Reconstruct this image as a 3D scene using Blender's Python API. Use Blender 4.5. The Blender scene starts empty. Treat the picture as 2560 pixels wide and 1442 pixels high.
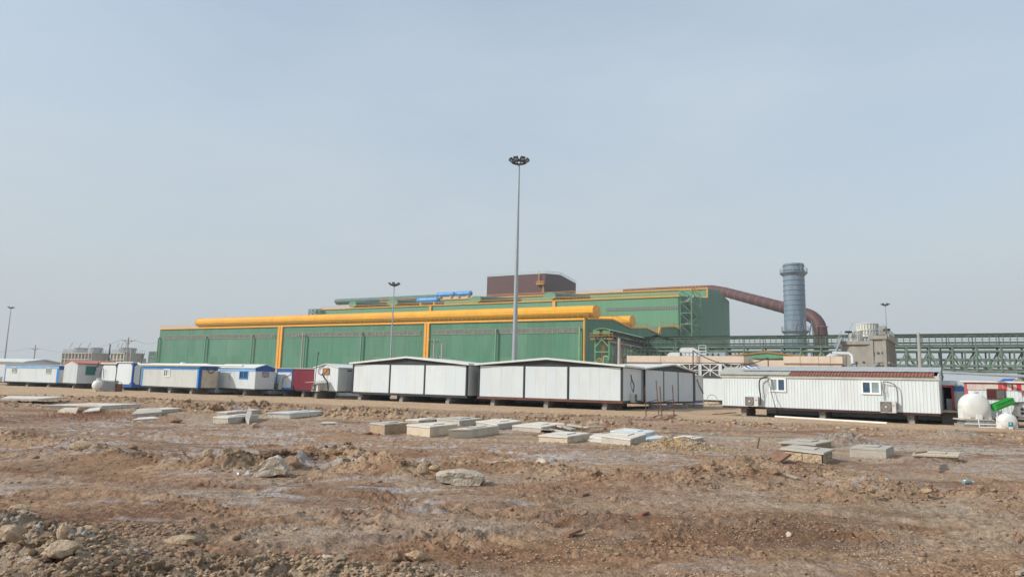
import bpy, math, random
import numpy as np
from mathutils import Vector, Matrix

random.seed(11)
rng = np.random.default_rng(11)
S = bpy.context.scene
COL = S.collection
R = math.radians

# ------------------------------------------------------------------ camera
F, CX, CY, HC = 1720.0, 1280.0, 721.0, 1.9          # focal length in photo pixels, image centre, eye height
PITCH, ROLL = math.atan(239 / 1720), R(1.41)
cam = bpy.data.cameras.new('camera'); co = bpy.data.objects.new('camera', cam); COL.objects.link(co)
cam.sensor_width = 36; cam.lens = F * 36 / 2560; cam.clip_start = .1; cam.clip_end = 9000
CR = Matrix.Rotation(math.pi / 2 + PITCH, 3, 'X') @ Matrix.Rotation(ROLL, 3, 'Z')
co.matrix_world = Matrix.Translation((0, 0, HC)) @ CR.to_4x4()
S.camera = co

# ------------------------------------------------------------------ sky, sun, exposure
SUN_EL, SUN_AZ = R(33), R(72)                        # azimuth measured from straight behind the camera, towards the left
sun_dir = Vector((-math.sin(SUN_AZ) * math.cos(SUN_EL), -math.cos(SUN_AZ) * math.cos(SUN_EL), math.sin(SUN_EL)))
W = bpy.data.worlds.new('World'); S.world = W; W.use_nodes = True
nt = W.node_tree; nt.nodes.clear()
def wn(t, **k):
    n = nt.nodes.new(t)
    for a, b in k.items(): setattr(n, a, b)
    return n
out = wn('ShaderNodeOutputWorld'); bg = wn('ShaderNodeBackground'); sky = wn('ShaderNodeTexSky')
sky.sky_type = 'NISHITA'; sky.sun_disc = False; sky.sun_elevation = SUN_EL
sky.sun_rotation = math.atan2(sun_dir.x, sun_dir.y); sky.altitude = 0; sky.air_density = 1.3; sky.dust_density = 2.2; sky.ozone_density = 2.0
hs = wn('ShaderNodeHueSaturation'); hs.inputs['Saturation'].default_value = .95
tc = wn('ShaderNodeTexCoord'); mp = wn('ShaderNodeMapping'); mp.inputs['Scale'].default_value = (1, 1, 3.2)
mp.inputs['Rotation'].default_value = (.12, -.25, .3)
nz = wn('ShaderNodeTexNoise'); nz.inputs['Scale'].default_value = 1.5; nz.inputs['Detail'].default_value = 5; nz.inputs['Roughness'].default_value = .5
cr = wn('ShaderNodeMapRange'); cr.inputs['From Min'].default_value = .36; cr.inputs['From Max'].default_value = .74
cr.inputs['To Min'].default_value = .5; cr.inputs['To Max'].default_value = .8
mx = wn('ShaderNodeMix', data_type='RGBA')
hc = wn('ShaderNodeMix', data_type='RGBA'); hc.inputs['A'].default_value = (3.3, 3.56, 3.68, 1); hc.inputs['B'].default_value = (4.0, 4.6, 5.1, 1)
L = nt.links.new
L(sky.outputs[0], hs.inputs['Color']); L(hs.outputs[0], mx.inputs['A'])
L(tc.outputs['Generated'], mp.inputs[0]); L(mp.outputs[0], nz.inputs['Vector']); L(nz.outputs['Fac'], cr.inputs['Value'])
sx = wn('ShaderNodeSeparateXYZ'); L(tc.outputs['Generated'], sx.inputs[0])
el = wn('ShaderNodeMapRange'); el.inputs['From Min'].default_value = 0; el.inputs['From Max'].default_value = .55; el.inputs['To Min'].default_value = 1.7; el.inputs['To Max'].default_value = .8; L(sx.outputs['Z'], el.inputs['Value']); he = wn('ShaderNodeMapRange'); he.inputs['From Min'].default_value = 0; he.inputs['From Max'].default_value = .5; L(sx.outputs['Z'], he.inputs['Value']); L(he.outputs[0], hc.inputs['Factor']); L(hc.outputs['Result'], mx.inputs['B'])
ml = wn('ShaderNodeMath', operation='MULTIPLY', use_clamp=True); L(cr.outputs[0], ml.inputs[0]); L(el.outputs[0], ml.inputs[1]); L(ml.outputs[0], mx.inputs['Factor']); L(mx.outputs['Result'], bg.inputs['Color']); L(bg.outputs[0], out.inputs[0])
bg.inputs['Strength'].default_value = .15
sd = bpy.data.lights.new('sun', 'SUN'); sd.energy = 3.1; sd.angle = R(.8); sd.color = (1, .965, .92)
so = bpy.data.objects.new('sun', sd); COL.objects.link(so); so.rotation_euler = sun_dir.to_track_quat('Z', 'Y').to_euler()
so.location = (0, 0, 60)
vs = S.view_settings; vs.view_transform = 'Standard'; vs.look = 'None'; vs.exposure = .1; vs.gamma = 1; vs.use_curve_mapping = False
S.cycles.max_bounces = 6; S.cycles.volume_bounces = 0

# ------------------------------------------------------------------ from the photograph's pixels to places in the world
def ray(px, py):
    return CR @ Vector(((px - CX) / F, (CY - py) / F, -1))
def G(px, py, z=0.0):                                # where the line of sight meets the level z
    d = ray(px, py); t = (z - HC) / d.z
    return Vector((d.x * t, d.y * t, z))
def PD(px, py, Y):                                   # the point at distance Y
    d = ray(px, py); t = Y / d.y
    return Vector((d.x * t, Y, HC + d.z * t))
def zat(xy, py):                                     # height of the vertical line over xy seen at row py
    k = (CY - py) / F
    a = CR.transposed() @ Vector((xy[0], xy[1], -HC)); b = CR.transposed() @ Vector((0, 0, 1))
    return (-k * a.z - a.y) / (b.y + k * b.z)
def XY(px, py, Y): p = PD(px, py, Y); return Vector((p.x, p.y, 0))

# ------------------------------------------------------------------ numpy noise
_tab = np.random.default_rng(5).random((8, 256, 256)) * 2 * np.pi
def pn(x, y, s=0):
    x = np.asarray(x, float); y = np.asarray(y, float)
    xi = np.floor(x).astype(int); yi = np.floor(y).astype(int); fx = x - xi; fy = y - yi
    t = _tab[s % 8]
    def g(i, j, dx, dy):
        a = t[(xi + i) & 255, (yi + j) & 255]; return np.cos(a) * dx + np.sin(a) * dy
    u = fx * fx * fx * (fx * (fx * 6 - 15) + 10); v = fy * fy * fy * (fy * (fy * 6 - 15) + 10)
    return ((g(0, 0, fx, fy) * (1 - u) + g(1, 0, fx - 1, fy) * u) * (1 - v) + (g(0, 1, fx, fy - 1) * (1 - u) + g(1, 1, fx - 1, fy - 1) * u) * v) * 1.5
def fbm(x, y, o=4, s=0, g=.5):
    r = 0; a = 1; 
    for k in range(o): r = r + a * pn(x * 2 ** k + 13.7 * k, y * 2 ** k + 7.1 * k, s + k); a *= g
    return r
def billow(x, y, o=3, s=0):
    r = 0; a = 1
    for k in range(o): r = r + a * (np.abs(pn(x * 2 ** k + 3.3 * k, y * 2 ** k, s + k)) * 2 - .5); a *= .55
    return r
def sst(a, b, x): t = np.clip((x - a) / (b - a), 0, 1); return t * t * (3 - 2 * t)

# ------------------------------------------------------------------ ground height
def pxpath(pts): return [G(a, b) for a, b in pts]
# the concrete chambers: left, near and right foot in photo pixels, top row at the near corner, look
CH = [
    ((925.5, 1081), (960.8, 1086.5), (1017, 1079.5), 1061, 'tan walled chamber with grey slab top, leftmost of the central group', 'conc_tan', 'conc', {}),
    ((1016.6, 1086), (1074, 1092.5), (1142, 1082.5), 1067, 'cream chamber with cracked front and pale lid in the central group', 'conc_cream', 'conc_pale', {}),
    ((1120.6, 1095.5), (1174, 1094.5), (1247, 1083), 1073, 'cream chamber with broken corner, nearest of the central group', 'conc_cream', 'conc_pale', {}),
    ((1014, 1056), (1046.7, 1058.5), (1117, 1052), 1050.5, 'low grey chamber at the back left of the central group', 'conc', 'conc_pale', {}),
    ((1092, 1061), (1148, 1067.5), (1205, 1060), 1051.5, 'grey chamber behind the cream ones with small tan lid', 'conc', 'conc', {}),
    ((1190, 1066), (1241.8, 1075), (1303, 1064.5), 1060.5, 'grey chamber with wide flat slab right of the broken one', 'conc', 'conc_pale', {}),
    ((1281, 1075.5), (1352, 1081), (1413, 1069.5), 1068, 'low rounded grey chamber between two slab heaps', 'conc', 'conc_pale', {}),
    ((1347, 1105), (1418, 1110.5), (1472, 1098.5), 1092, 'pale cream chamber in front of the loose slab heap', 'conc_cream', 'conc_pale', {}),
    ((1503.5, 1109), (1575.7, 1120.5), (1615, 1105), 1097.5, 'grey sided chamber with white lid, widest near the yellow soil', 'conc', 'conc_pale', {}),
    ((1527, 1090), (1606, 1098.5), (1638, 1090), 1084, 'white chamber half hidden behind the grey one', 'conc_pale', 'white', {}),
    ((1686, 1101), (1735, 1106), (1759, 1101), 1097, 'low chamber half buried by yellow soil', 'conc', 'conc_pale', {}),
    ((1953, 1120), (2037, 1125), (2079, 1116), 1109, 'chamber with thin overhanging slab behind the rough stone one', 'conc_tan', 'conc', dict(over=.12)),
    ((1959.5, 1149), (2056.5, 1162.5), (2079, 1151), 1131.5, 'rough yellow stone chamber with cracked slab top', 'stone', 'conc', dict(stones=2.1, over=.1)),
    ((2125, 1141), (2215.4, 1146), (2235, 1136), 1123, 'smooth grey concrete chamber right of the rough stone one', 'conc', 'conc', dict(over=.005)),
    ((2286, 1152), (2389, 1156), (2397, 1148), 1138.5, 'rightmost chamber with pinkish slab and earth piled in front', 'conc_tan', 'conc_cream', dict(over=.1)),
    ((532, 1058), (569, 1060.5), (645, 1051), 1043.5, 'grey block chamber with broken pieces leaning, left group', 'conc', 'conc_pale', {}),
    ((543, 1041), (567, 1042), (648, 1034), 1030.5, 'grey chamber behind the broken block one, left group', 'conc', 'conc_pale', {}),
    ((668.5, 1044), (723.8, 1045.5), (808, 1038.5), 1032.5, 'clean white chamber right of the left group', 'conc_pale', 'white', {}),
    ((106, 1022), (249.8, 1023.5), (352, 1017), 1014.5, 'long white chamber with wide slabs on the far left', 'conc_pale', 'conc_pale', dict(slab2=False)),
    ((342, 1031), (376, 1034), (453, 1028), 1025.5, 'low cream chamber right of the long white one', 'conc_cream', 'conc_pale', dict(slab2=False)),
]
RIDGES = [  # path in photo pixels, width, height
    ([(-80, 1085), (40, 1098), (200, 1125), (330, 1150), (480, 1168), (570, 1175)], .62, .20),
    ([(560, 1172), (660, 1168), (740, 1158), (850, 1150), (930, 1172), (1010, 1190)], .60, .33),
    ([(1010, 1185), (1080, 1172), (1180, 1168)], .5, .14),
    ([(1290, 1178), (1400, 1190), (1500, 1205), (1700, 1215), (1800, 1190), (1900, 1195)], .6, .22),
    ([(1820, 1172), (1900, 1170), (1990, 1192), (2120, 1205), (2230, 1225)], .6, .24),
    ([(2100, 1240), (2250, 1238), (2400, 1245), (2490, 1262), (2640, 1275)], .5, .20),
    ([(1930, 1225), (2050, 1232), (2200, 1240)], .7, .12),
    ([(-60, 1395), (50, 1375), (140, 1395), (180, 1440), (140, 1500)], .5, .30),
    ([(150, 1500), (380, 1465), (520, 1440), (640, 1436), (800, 1442), (960, 1462), (1090, 1480)], .40, .20),
    ([(150, 1330), (300, 1325), (430, 1335)], .25, .05),
    ([(430, 1022), (560, 1028), (700, 1032), (860, 1040), (960, 1045), (1100, 1052), (1180, 1056)], 1.3, .42),
    ([(1250, 1058), (1400, 1058), (1500, 1068), (1580, 1074)], 1.2, .32),
    ([(-100, 998), (100, 1000), (250, 1002), (420, 1010)], 1.8, .30),
    ([(1700, 1058), (1900, 1064), (2150, 1080), (2350, 1088), (2600, 1100)], .9, .13),
    ([(1300, 1034), (1600, 1048), (1760, 1052), (1960, 1062)], .5, .10),
    ([(800, 1190), (900, 1195), (990, 1200)], .3, .10),
    ([(1700, 1330), (1850, 1350), (2000, 1345)], .3, .05),
    ([(1950, 1325), (2100, 1330), (2250, 1345)], .3, .06),
    ([(120, 1048), (200, 1045), (320, 1046)], 1.0, .06),
    ([(0, 1018), (60, 1016), (110, 1020)], 1.6, .22),
]
RIDGES = [(pxpath(p), w, h) for p, w, h in RIDGES]
CHC = [((G(*c[0]) + G(*c[2])) / 2, max(.9, (G(*c[0]) - G(*c[2])).length / 2 + .25)) for c in CH]
BUMPS = [(G(2112, 1108), 1.1, .40), (G(2398, 1098), 1.2, .42), (G(1700, 1122), 1.15, .36), (G(1660, 1128), .7, .2), (G(985, 1084), .35, .22), (G(2310, 1160), .8, .25),
         (G(1410, 1186), .5, .2), (G(1955, 1110), .8, .2), (G(2060, 1178), 2.2, .1)]
TX = np.array([-160, -43, -21, 0, 12.7, 25.9, 120.]); TY = np.array([68, 58, 55, 46.7, 42, 36.5, 22.])
def ridge_mask(x, y):
    best = np.zeros_like(x); hh = np.zeros_like(x)
    for path, w, h in RIDGES:
        for a, b in zip(path[:-1], path[1:]):
            dx, dy = b.x - a.x, b.y - a.y; l2 = dx * dx + dy * dy
            t = np.clip(((x - a.x) * dx + (y - a.y) * dy) / l2, 0, 1)
            d2 = (x - a.x - t * dx) ** 2 + (y - a.y - t * dy) ** 2
            m = np.exp(-d2 / (w * w)); hh = np.maximum(hh, m * h); best = np.maximum(best, m)
    for c, w, h in BUMPS:
        m = np.exp(-((x - c.x) ** 2 + (y - c.y) ** 2) / (w * w)); hh = np.maximum(hh, m * h)
    return hh, best
TRACKS = [pxpath(p) for p in ([(700, 1330), (1100, 1300), (1500, 1275), (1850, 1290), (2200, 1320), (2620, 1370)], [(-120, 1215), (300, 1225), (700, 1245), (1000, 1275), (1400, 1330), (1900, 1420), (2100, 1500)],
    [(1250, 1036), (1500, 1046), (1800, 1064), (2150, 1078), (2640, 1100)], [(-100, 1072), (300, 1085), (700, 1100), (1150, 1125), (1330, 1150)], [(-60, 983), (400, 992), (800, 1002), (1180, 1014), (1500, 1028), (1900, 1052), (2300, 1072), (2640, 1090)])]
def track_depth(x, y):                               # pairs of wheel grooves with a tread, and the soil pushed up beside them
    z = np.zeros_like(x); m_ = np.zeros_like(x); wob = .12 * pn(x * .5, y * .5, 6)
    for path in TRACKS:
        bd = np.full_like(x, 1e9); bs = np.zeros_like(x); acc = 0
        for a, b in zip(path[:-1], path[1:]):
            dx, dy = b.x - a.x, b.y - a.y; ln = math.hypot(dx, dy); t = np.clip(((x - a.x) * dx + (y - a.y) * dy) / (ln * ln), 0, 1)
            d = np.hypot(x - a.x - t * dx, y - a.y - t * dy); k = d < bd; bd = np.where(k, d, bd); bs = np.where(k, acc + t * ln, bs); acc += ln
        d = np.abs(bd + wob - .78); g = np.exp(-(d / .15) ** 2) * sst(-.5, .1, pn(bs * .25, bd * .2 + 3, 2)); sh = np.exp(-((d - .27) / .08) ** 2) * sst(-.5, .1, pn(bs * .25, bd * .2 + 3, 2))
        z = z - g * (.055 + .010 * np.sin(bs * 28)) + sh * .035 * (1 + .8 * pn(x * 5, y * 5, 1)); m_ = np.maximum(m_, g)
    return z, m_
def zone_flat(x, y):                                 # 1 on the smooth strip by the cabins
    yb = np.interp(x, TX, TY) + 1.2 * pn(x * .3, y * .3, 3)
    return sst(0, 2.2, y - yb)
def ground_z(x, y):
    x = np.asarray(x, float); y = np.asarray(y, float)
    hh, rm = ridge_mask(x, y); fl = zone_flat(x, y)
    wx = x + .25 * pn(x * 1.3, y * 1.3, 2); wy = y + .25 * pn(x * 1.3 + 9, y * 1.3, 4)
    rough = sst(-.25, .35, fbm(x * .35, y * .35, 2, 5))
    k = (1 - .93 * fl)
    z = .05 * fbm(x * .16, y * .16, 3, 1) * k + .035 * fbm(wx * .9, wy * .9, 3, 2) * k
    clump = sst(.05, .5, fbm(wx * .75, wy * 1.0, 3, 6))
    far = sst(10, 32, y)
    z = z + k * (.010 + .033 * rough * clump + .02 * far * rough) * billow(wx * 3.1, wy * 3.1, 4, 3)
    z = z + k * (.006 + .014 * clump) * billow(x * 9, y * 9, 2, 1) + k * .007 * sst(16, 11, y) * billow(x * 23, y * 23, 2, 4)
    z = z + hh * (.85 + .34 * billow(wx * 1.5, wy * 1.5, 2, 4)) + rm * k * .045 * np.clip(hh * 4, 0, 1) * billow(wx * 4.3, wy * 4.3, 3, 6) + rm * .018 * k * billow(x * 13, y * 13, 2, 2)
    # wheel ruts running across the site
    q = y + .36 * x + .8 * pn(x * .08, y * .08, 2)
    z = z + .03 * k * np.sin(q * 2.1 + 2 * pn(x * .2, y * .2, 1)) * sst(.0, .4, pn(x * .07 + 4, y * .12, 0) + .2)
    z = z + fl * (.010 * fbm(x * 1.2, y * 1.2, 3, 3) + .012 * billow(x * 3, y * 3, 2, 5))
    z = z + track_depth(x, y)[0] * np.clip(1 - rm * 1.5, 0, 1) * np.clip(1 - .6 * fl, 0, 1)
    for c, w in CHC:
        d2 = ((x - c.x) ** 2 + (y - c.y) ** 2) / (w * w); z = z * (1 - .85 * np.exp(-d2 * d2))
    fade = sst(130, 105, y); return z * fade
def gz(p): return float(ground_z(np.array([p[0]]), np.array([p[1]]))[0])
def on(p): return Vector((p[0], p[1], gz(p)))
def GG(px, py, n=4):                                 # pixel to real ground
    p = G(px, py)
    for _ in range(n): p = G(px, py, gz(p))
    return p

# ------------------------------------------------------------------ materials
def mat(name, rgb, rough=.7, var=.12, scale=3.0, stretch=(1, 1, 1), dirt=None, dirt_amt=.3, dirt_scale=.6, dirt_stretch=(1, 1, .25), bump=0.0, bump_scale=20, metal=0, spec=.4, coord='Object'):
    m = bpy.data.materials.new(name); m.use_nodes = True; t = m.node_tree; b = t.nodes['Principled BSDF']
    b.inputs['Roughness'].default_value = rough; b.inputs['Metallic'].default_value = metal; b.inputs['Specular IOR Level'].default_value = spec
    tcn = t.nodes.new('ShaderNodeTexCoord'); mpn = t.nodes.new('ShaderNodeMapping'); mpn.inputs['Scale'].default_value = stretch
    n = t.nodes.new('ShaderNodeTexNoise'); n.inputs['Scale'].default_value = scale; n.inputs['Detail'].default_value = 6; n.inputs['Roughness'].default_value = .6
    t.links.new(tcn.outputs[coord], mpn.inputs[0]); t.links.new(mpn.outputs[0], n.inputs['Vector'])
    r = t.nodes.new('ShaderNodeMapRange'); r.inputs['From Min'].default_value = .3; r.inputs['From Max'].default_value = .7
    t.links.new(n.outputs['Fac'], r.inputs['Value'])
    x = t.nodes.new('ShaderNodeMix'); x.data_type = 'RGBA'
    x.inputs['A'].default_value = (*[max(0, c * (1 - var)) for c in rgb], 1); x.inputs['B'].default_value = (*[min(1, c * (1 + var)) for c in rgb], 1)
    t.links.new(r.outputs[0], x.inputs['Factor']); last = x.outputs['Result']
    if dirt:
        mp2 = t.nodes.new('ShaderNodeMapping'); mp2.inputs['Scale'].default_value = dirt_stretch; t.links.new(tcn.outputs[coord], mp2.inputs[0])
        n2 = t.nodes.new('ShaderNodeTexNoise'); n2.inputs['Scale'].default_value = dirt_scale; n2.inputs['Detail'].default_value = 8; n2.inputs['Roughness'].default_value = .65
        t.links.new(mp2.outputs[0], n2.inputs['Vector'])
        r2 = t.nodes.new('ShaderNodeMapRange'); r2.inputs['From Min'].default_value = .48; r2.inputs['From Max'].default_value = .75; r2.inputs['To Max'].default_value = dirt_amt
        t.links.new(n2.outputs['Fac'], r2.inputs['Value'])
        y = t.nodes.new('ShaderNodeMix'); y.data_type = 'RGBA'; y.inputs['B'].default_value = (*dirt, 1)
        t.links.new(last, y.inputs['A']); t.links.new(r2.outputs[0], y.inputs['Factor']); last = y.outputs['Result']
    t.links.new(last, b.inputs['Base Color'])
    if bump:
        nb = t.nodes.new('ShaderNodeTexNoise'); nb.inputs['Scale'].default_value = bump_scale; nb.inputs['Detail'].default_value = 5
        t.links.new(tcn.outputs[coord], nb.inputs['Vector']); bb = t.nodes.new('ShaderNodeBump'); bb.inputs['Strength'].default_value = bump; bb.inputs['Distance'].default_value = .05
        t.links.new(nb.outputs['Fac'], bb.inputs['Height']); t.links.new(bb.outputs[0], b.inputs['Normal'])
    return m
DUST = (.36, .29, .21)
M = dict(
    green=mat('green_cladding', (.068, .205, .125), .6, .16, 2.4, (1, 1, .03), dirt=(.14, .26, .17), dirt_amt=.6, dirt_scale=.09, dirt_stretch=(1, 1, .5)),
    green_pale=mat('pale_green_cladding', (.125, .285, .155), .6, .1, 2.4, (1, 1, .03), dirt=(.21, .34, .22), dirt_amt=.5, dirt_scale=.05),
    green_steel=mat('green_painted_steel', (.14, .21, .165), .55, .25, .7, dirt=(.16, .18, .13), dirt_amt=.5),
    green_bright=mat('bright_green_paint', (.17, .34, .17), .5, .1, 1),
    green_grey=mat('grey_green_sheet', (.10, .17, .125), .6, .2, .3, dirt=(.19, .22, .17), dirt_amt=.4),
    yellow=mat('yellow_trim_paint', (.78, .36, .035), .5, .1, .5, dirt=(.62, .38, .14), dirt_amt=.4),
    dull_orange=mat('dull_orange_paint', (.33, .17, .05), .6, .15, .8),
    green_b=mat('faded_green_cladding', (.082, .222, .137), .6, .14, 2.4, (1, 1, .03), dirt=(.15, .27, .18), dirt_amt=.6, dirt_scale=.09, dirt_stretch=(1, 1, .5)),
    green_c=mat('dusty_green_cladding', (.066, .192, .115), .6, .16, 2.4, (1, 1, .03), dirt=(.15, .24, .16), dirt_amt=.6, dirt_scale=.12, dirt_stretch=(1, 1, .4)),
    roofsalmon=mat('faded_red_roof_sheet', (.46, .16, .11), .6, .12, 4, dirt=(.5, .3, .24), dirt_amt=.5),
    yellow_vent=mat('yellow_vent_sheet', (.84, .385, .014), .42, .1, .6, (1, 1, 1), dirt=(.62, .26, .03), dirt_amt=.5, dirt_scale=.12, spec=.5),
    louver=mat('translucent_louvre_sheet', (.14, .155, .125), .5, .25, 1.2, dirt=(.20, .19, .15), dirt_amt=.6, dirt_scale=.4),
    mullion=mat('pale_steel_mullion', (.27, .30, .23), .6),
    brown=mat('brown_cladding', (.098, .038, .028), .6, .12, 1.5, (1, 1, .05)),
    brown_duct=mat('brown_primer_duct', (.092, .038, .030), .6, .16, .5, dirt=(.17, .085, .065), dirt_amt=.4, dirt_scale=.3),
    brown_seam=mat('pale_seam_weld', (.26, .16, .125), .6),
    blue_tank=mat('blue_tank_paint', (.07, .30, .62), .45, .08, 1, dirt=(.2, .4, .6), dirt_amt=.4),
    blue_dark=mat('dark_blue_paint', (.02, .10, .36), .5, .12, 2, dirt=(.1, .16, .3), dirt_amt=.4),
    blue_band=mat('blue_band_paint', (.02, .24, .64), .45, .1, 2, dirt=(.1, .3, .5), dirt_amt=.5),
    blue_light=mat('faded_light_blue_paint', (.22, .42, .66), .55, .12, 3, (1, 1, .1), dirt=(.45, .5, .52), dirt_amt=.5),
    stack=mat('blue_grey_stack_steel', (.155, .215, .265), .55, .16, .8, (1, 1, .2), dirt=(.28, .33, .36), dirt_amt=.6, dirt_scale=.25, dirt_stretch=(1, 1, .3)),
    stack_band=mat('dark_stack_band', (.11, .16, .21), .6),
    white=mat('white_sandwich_panel', (.64, .69, .69), .45, .03, .6, dirt=(.52, .49, .42), dirt_amt=.5, dirt_scale=1.6, dirt_stretch=(1, 1, .18)),
    white2=mat('cool_white_sandwich_panel', (.62, .675, .69), .45, .03, .6, dirt=(.55, .53, .47), dirt_amt=.3, dirt_scale=.9),
    white_corr=mat('white_corrugated_sheet', (.65, .695, .69), .45, .05, 4, (1, 1, .1), dirt=(.52, .49, .42), dirt_amt=.4, dirt_scale=1.2, dirt_stretch=(1, 1, .2)),
    cream=mat('cream_corrugated_sheet', (.60, .61, .57), .5, .06, 4, (1, 1, .1), dirt=(.45, .42, .34), dirt_amt=.5, dirt_scale=.9),
    roofwhite=mat('white_roof_sheet', (.68, .70, .66), .5, .06, 2, dirt=(.50, .47, .38), dirt_amt=.5, dirt_scale=1.0, dirt_stretch=(1, 1, 1)),
    roofgrey=mat('galvanised_roof_sheet', (.42, .44, .43), .45, .12, 3, dirt=(.5, .47, .4), dirt_amt=.4, dirt_scale=1, metal=.2),
    roofcream=mat('cream_roof_sheet', (.50, .49, .42), .5, .1, 3, dirt=(.38, .34, .27), dirt_amt=.5, dirt_scale=1.5),
    roofred=mat('red_tile_sheet', (.29, .10, .066), .6, .2, 5, dirt=(.40, .25, .18), dirt_amt=.5, dirt_scale=2),
    black=mat('black_steel_trim', (.028, .03, .034), .5, .2, 3, dirt=(.09, .085, .08), dirt_amt=.4),
    char=mat('dark_gable_sheet', (.045, .05, .056), .55, .15, 2),
    rust=mat('rusty_beam', (.13, .05, .032), .75, .3, 3, dirt=(.2, .1, .06), dirt_amt=.5, dirt_scale=2),
    beam_dark=mat('dark_maroon_beam', (.05, .02, .02), .7, .2, 3),
    rustpipe=mat('rusty_scaffold_tube', (.15, .07, .042), .8, .35, 8),
    maroon=mat('maroon_painted_wall', (.16, .014, .026), .5, .08, 2, (1, 1, .1)),
    red=mat('red_painted_steel', (.52, .03, .04), .5, .12, 3, dirt=(.5, .3, .28), dirt_amt=.5, dirt_scale=2),
    teal=mat('teal_shutter', (.055, .20, .19), .5, .1, 3),
    glass=mat('window_glass', (.10, .15, .17), .08, .2, 1, spec=.7),
    glass_blue=mat('blue_window_film', (.035, .075, .13), .1, .3, 2, spec=.7),
    glass_bright=mat('pale_window_glass', (.24, .32, .32), .1, .3, 2, spec=.7),
    pvc=mat('white_window_frame', (.80, .81, .80), .35, .03, 2),
    plastic=mat('white_polyethylene', (.72, .72, .68), .38, .04, 2, dirt=(.55, .50, .42), dirt_amt=.35, dirt_scale=2, dirt_stretch=(1, 1, .4)),
    plastic_g=mat('grey_liquid_tank_plastic', (.42, .43, .42), .4, .12, 3),
    cage=mat('galvanised_cage', (.40, .42, .43), .4, .1, 5, metal=.4),
    ac=mat('air_conditioner_casing', (.62, .62, .57), .5, .06, 4, dirt=(.4, .36, .3), dirt_amt=.4, dirt_scale=3),
    acgrille=mat('fan_blades', (.22, .20, .18), .6, .3, 20),
    acdark=mat('fan_grille', (.14, .135, .125), .6, .3, 30),
    block=mat('grey_concrete_block', (.30, .295, .28), .9, .22, 14, dirt=(.42, .38, .31), dirt_amt=.6, dirt_scale=3, dirt_stretch=(1, 1, 1), bump=.6, bump_scale=40),
    blockdk=mat('old_dark_block', (.20, .19, .17), .9, .25, 12, dirt=(.33, .29, .23), dirt_amt=.6, dirt_scale=2, bump=.5, bump_scale=30),
    conc=mat('grey_concrete', (.50, .46, .39), .85, .1, 5, dirt=(.30, .26, .2), dirt_amt=.6, dirt_scale=2.4, dirt_stretch=(1, 1, 1), bump=.4, bump_scale=25),
    conc_pale=mat('pale_concrete', (.70, .65, .56), .85, .08, 5, dirt=(.36, .31, .24), dirt_amt=.6, dirt_scale=2.2, dirt_stretch=(1, 1, 1), bump=.35, bump_scale=25),
    conc_cream=mat('cream_render', (.62, .53, .40), .88, .12, 4, dirt=(.34, .26, .18), dirt_amt=.7, dirt_scale=2.0, dirt_stretch=(1, 1, 1), bump=.5, bump_scale=18),
    conc_tan=mat('tan_block_wall', (.42, .31, .20), .9, .2, 5, dirt=(.3, .2, .13), dirt_amt=.6, dirt_scale=2.5, dirt_stretch=(1, 1, 1), bump=.7, bump_scale=18),
    stone=mat('rough_yellow_stone', (.46, .36, .24), .95, .35, 16, dirt=(.26, .18, .11), dirt_amt=.8, dirt_scale=7, dirt_stretch=(1, 1, 1), bump=1, bump_scale=24),
    tower=mat('tower_concrete', (.33, .305, .26), .9, .14, 1.2, (1, 1, .4), dirt=(.22, .19, .15), dirt_amt=.6, dirt_scale=.7, dirt_stretch=(1, 1, .3), bump=.3, bump_scale=8),
    tower_far=mat('pale_tower_concrete', (.42, .40, .34), .9, .14, .7, dirt=(.3, .28, .24), dirt_amt=.5, dirt_scale=.3),
    fancowl=mat('white_fan_cowl', (.62, .62, .55), .6, .08, 2, dirt=(.45, .42, .34), dirt_amt=.5, dirt_scale=1),
    fancowl_g=mat('grey_fan_cowl', (.40, .42, .42), .6, .1, 1),
    beige=mat('beige_render', (.64, .525, .41), .85, .05, 1, dirt=(.42, .32, .24), dirt_amt=.35, dirt_scale=.5),
    beige_d=mat('brown_string_course', (.30, .23, .18), .85, .1, 1),
    wintan=mat('dark_louvre', (.085, .07, .06), .8, .2, 6, (1, 1, 6)),
    galv=mat('galvanised_pole', (.36, .39, .40), .4, .06, 2, metal=.35),
    polec=mat('concrete_pole', (.36, .35, .32), .85, .1, 3),
    lampd=mat('dark_lamp_housing', (.03, .035, .04), .5),
    lampg=mat('floodlight_glass', (.28, .32, .34), .15, .1, 5, spec=.7),
    hose=mat('black_hose', (.04, .04, .042), .6),
    hoseg=mat('grey_cable', (.20, .20, .20), .6),
    pipew=mat('cream_pvc_pipe', (.74, .66, .58), .45, .06, 2),
    pipeg=mat('grey_steel_pipe', (.34, .36, .37), .45, .1, 2, metal=.3),
    wood=mat('weathered_board', (.40, .33, .25), .85, .2, 4, (.6, 4, 4), bump=.3),
    wood_g=mat('grey_weathered_board', (.36, .34, .30), .85, .2, 4, (.6, 4, 4), bump=.3),
    ply=mat('orange_plywood', (.42, .22, .08), .8, .2, 6),
    woodbrown=mat('brown_plank', (.24, .13, .08), .85, .25, 6),
    chute=mat('green_plastic_bin', (.04, .42, .07), .4, .08, 3),
    leaf=mat('dry_leaf', (.30, .27, .10), .8, .4, 9),
    sticker=mat('teal_sticker', (.02, .26, .28), .5, .1, 6),
    ink=mat('dark_red_lettering', (.12, .012, .02), .6),
    inkblack=mat('black_lettering', (.03, .03, .03), .6),
    paper=mat('pale_yellow_paper', (.62, .60, .38), .7),
    yellowmark=mat('yellow_drum_mark', (.70, .40, .06), .6),
    drum=mat('rusty_drum', (.16, .07, .05), .75, .3, 5, dirt=(.25, .13, .09), dirt_amt=.7, dirt_scale=3),
    silver=mat('silver_duct_wrap', (.60, .61, .60), .4, .1, 3, metal=.3),
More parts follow.
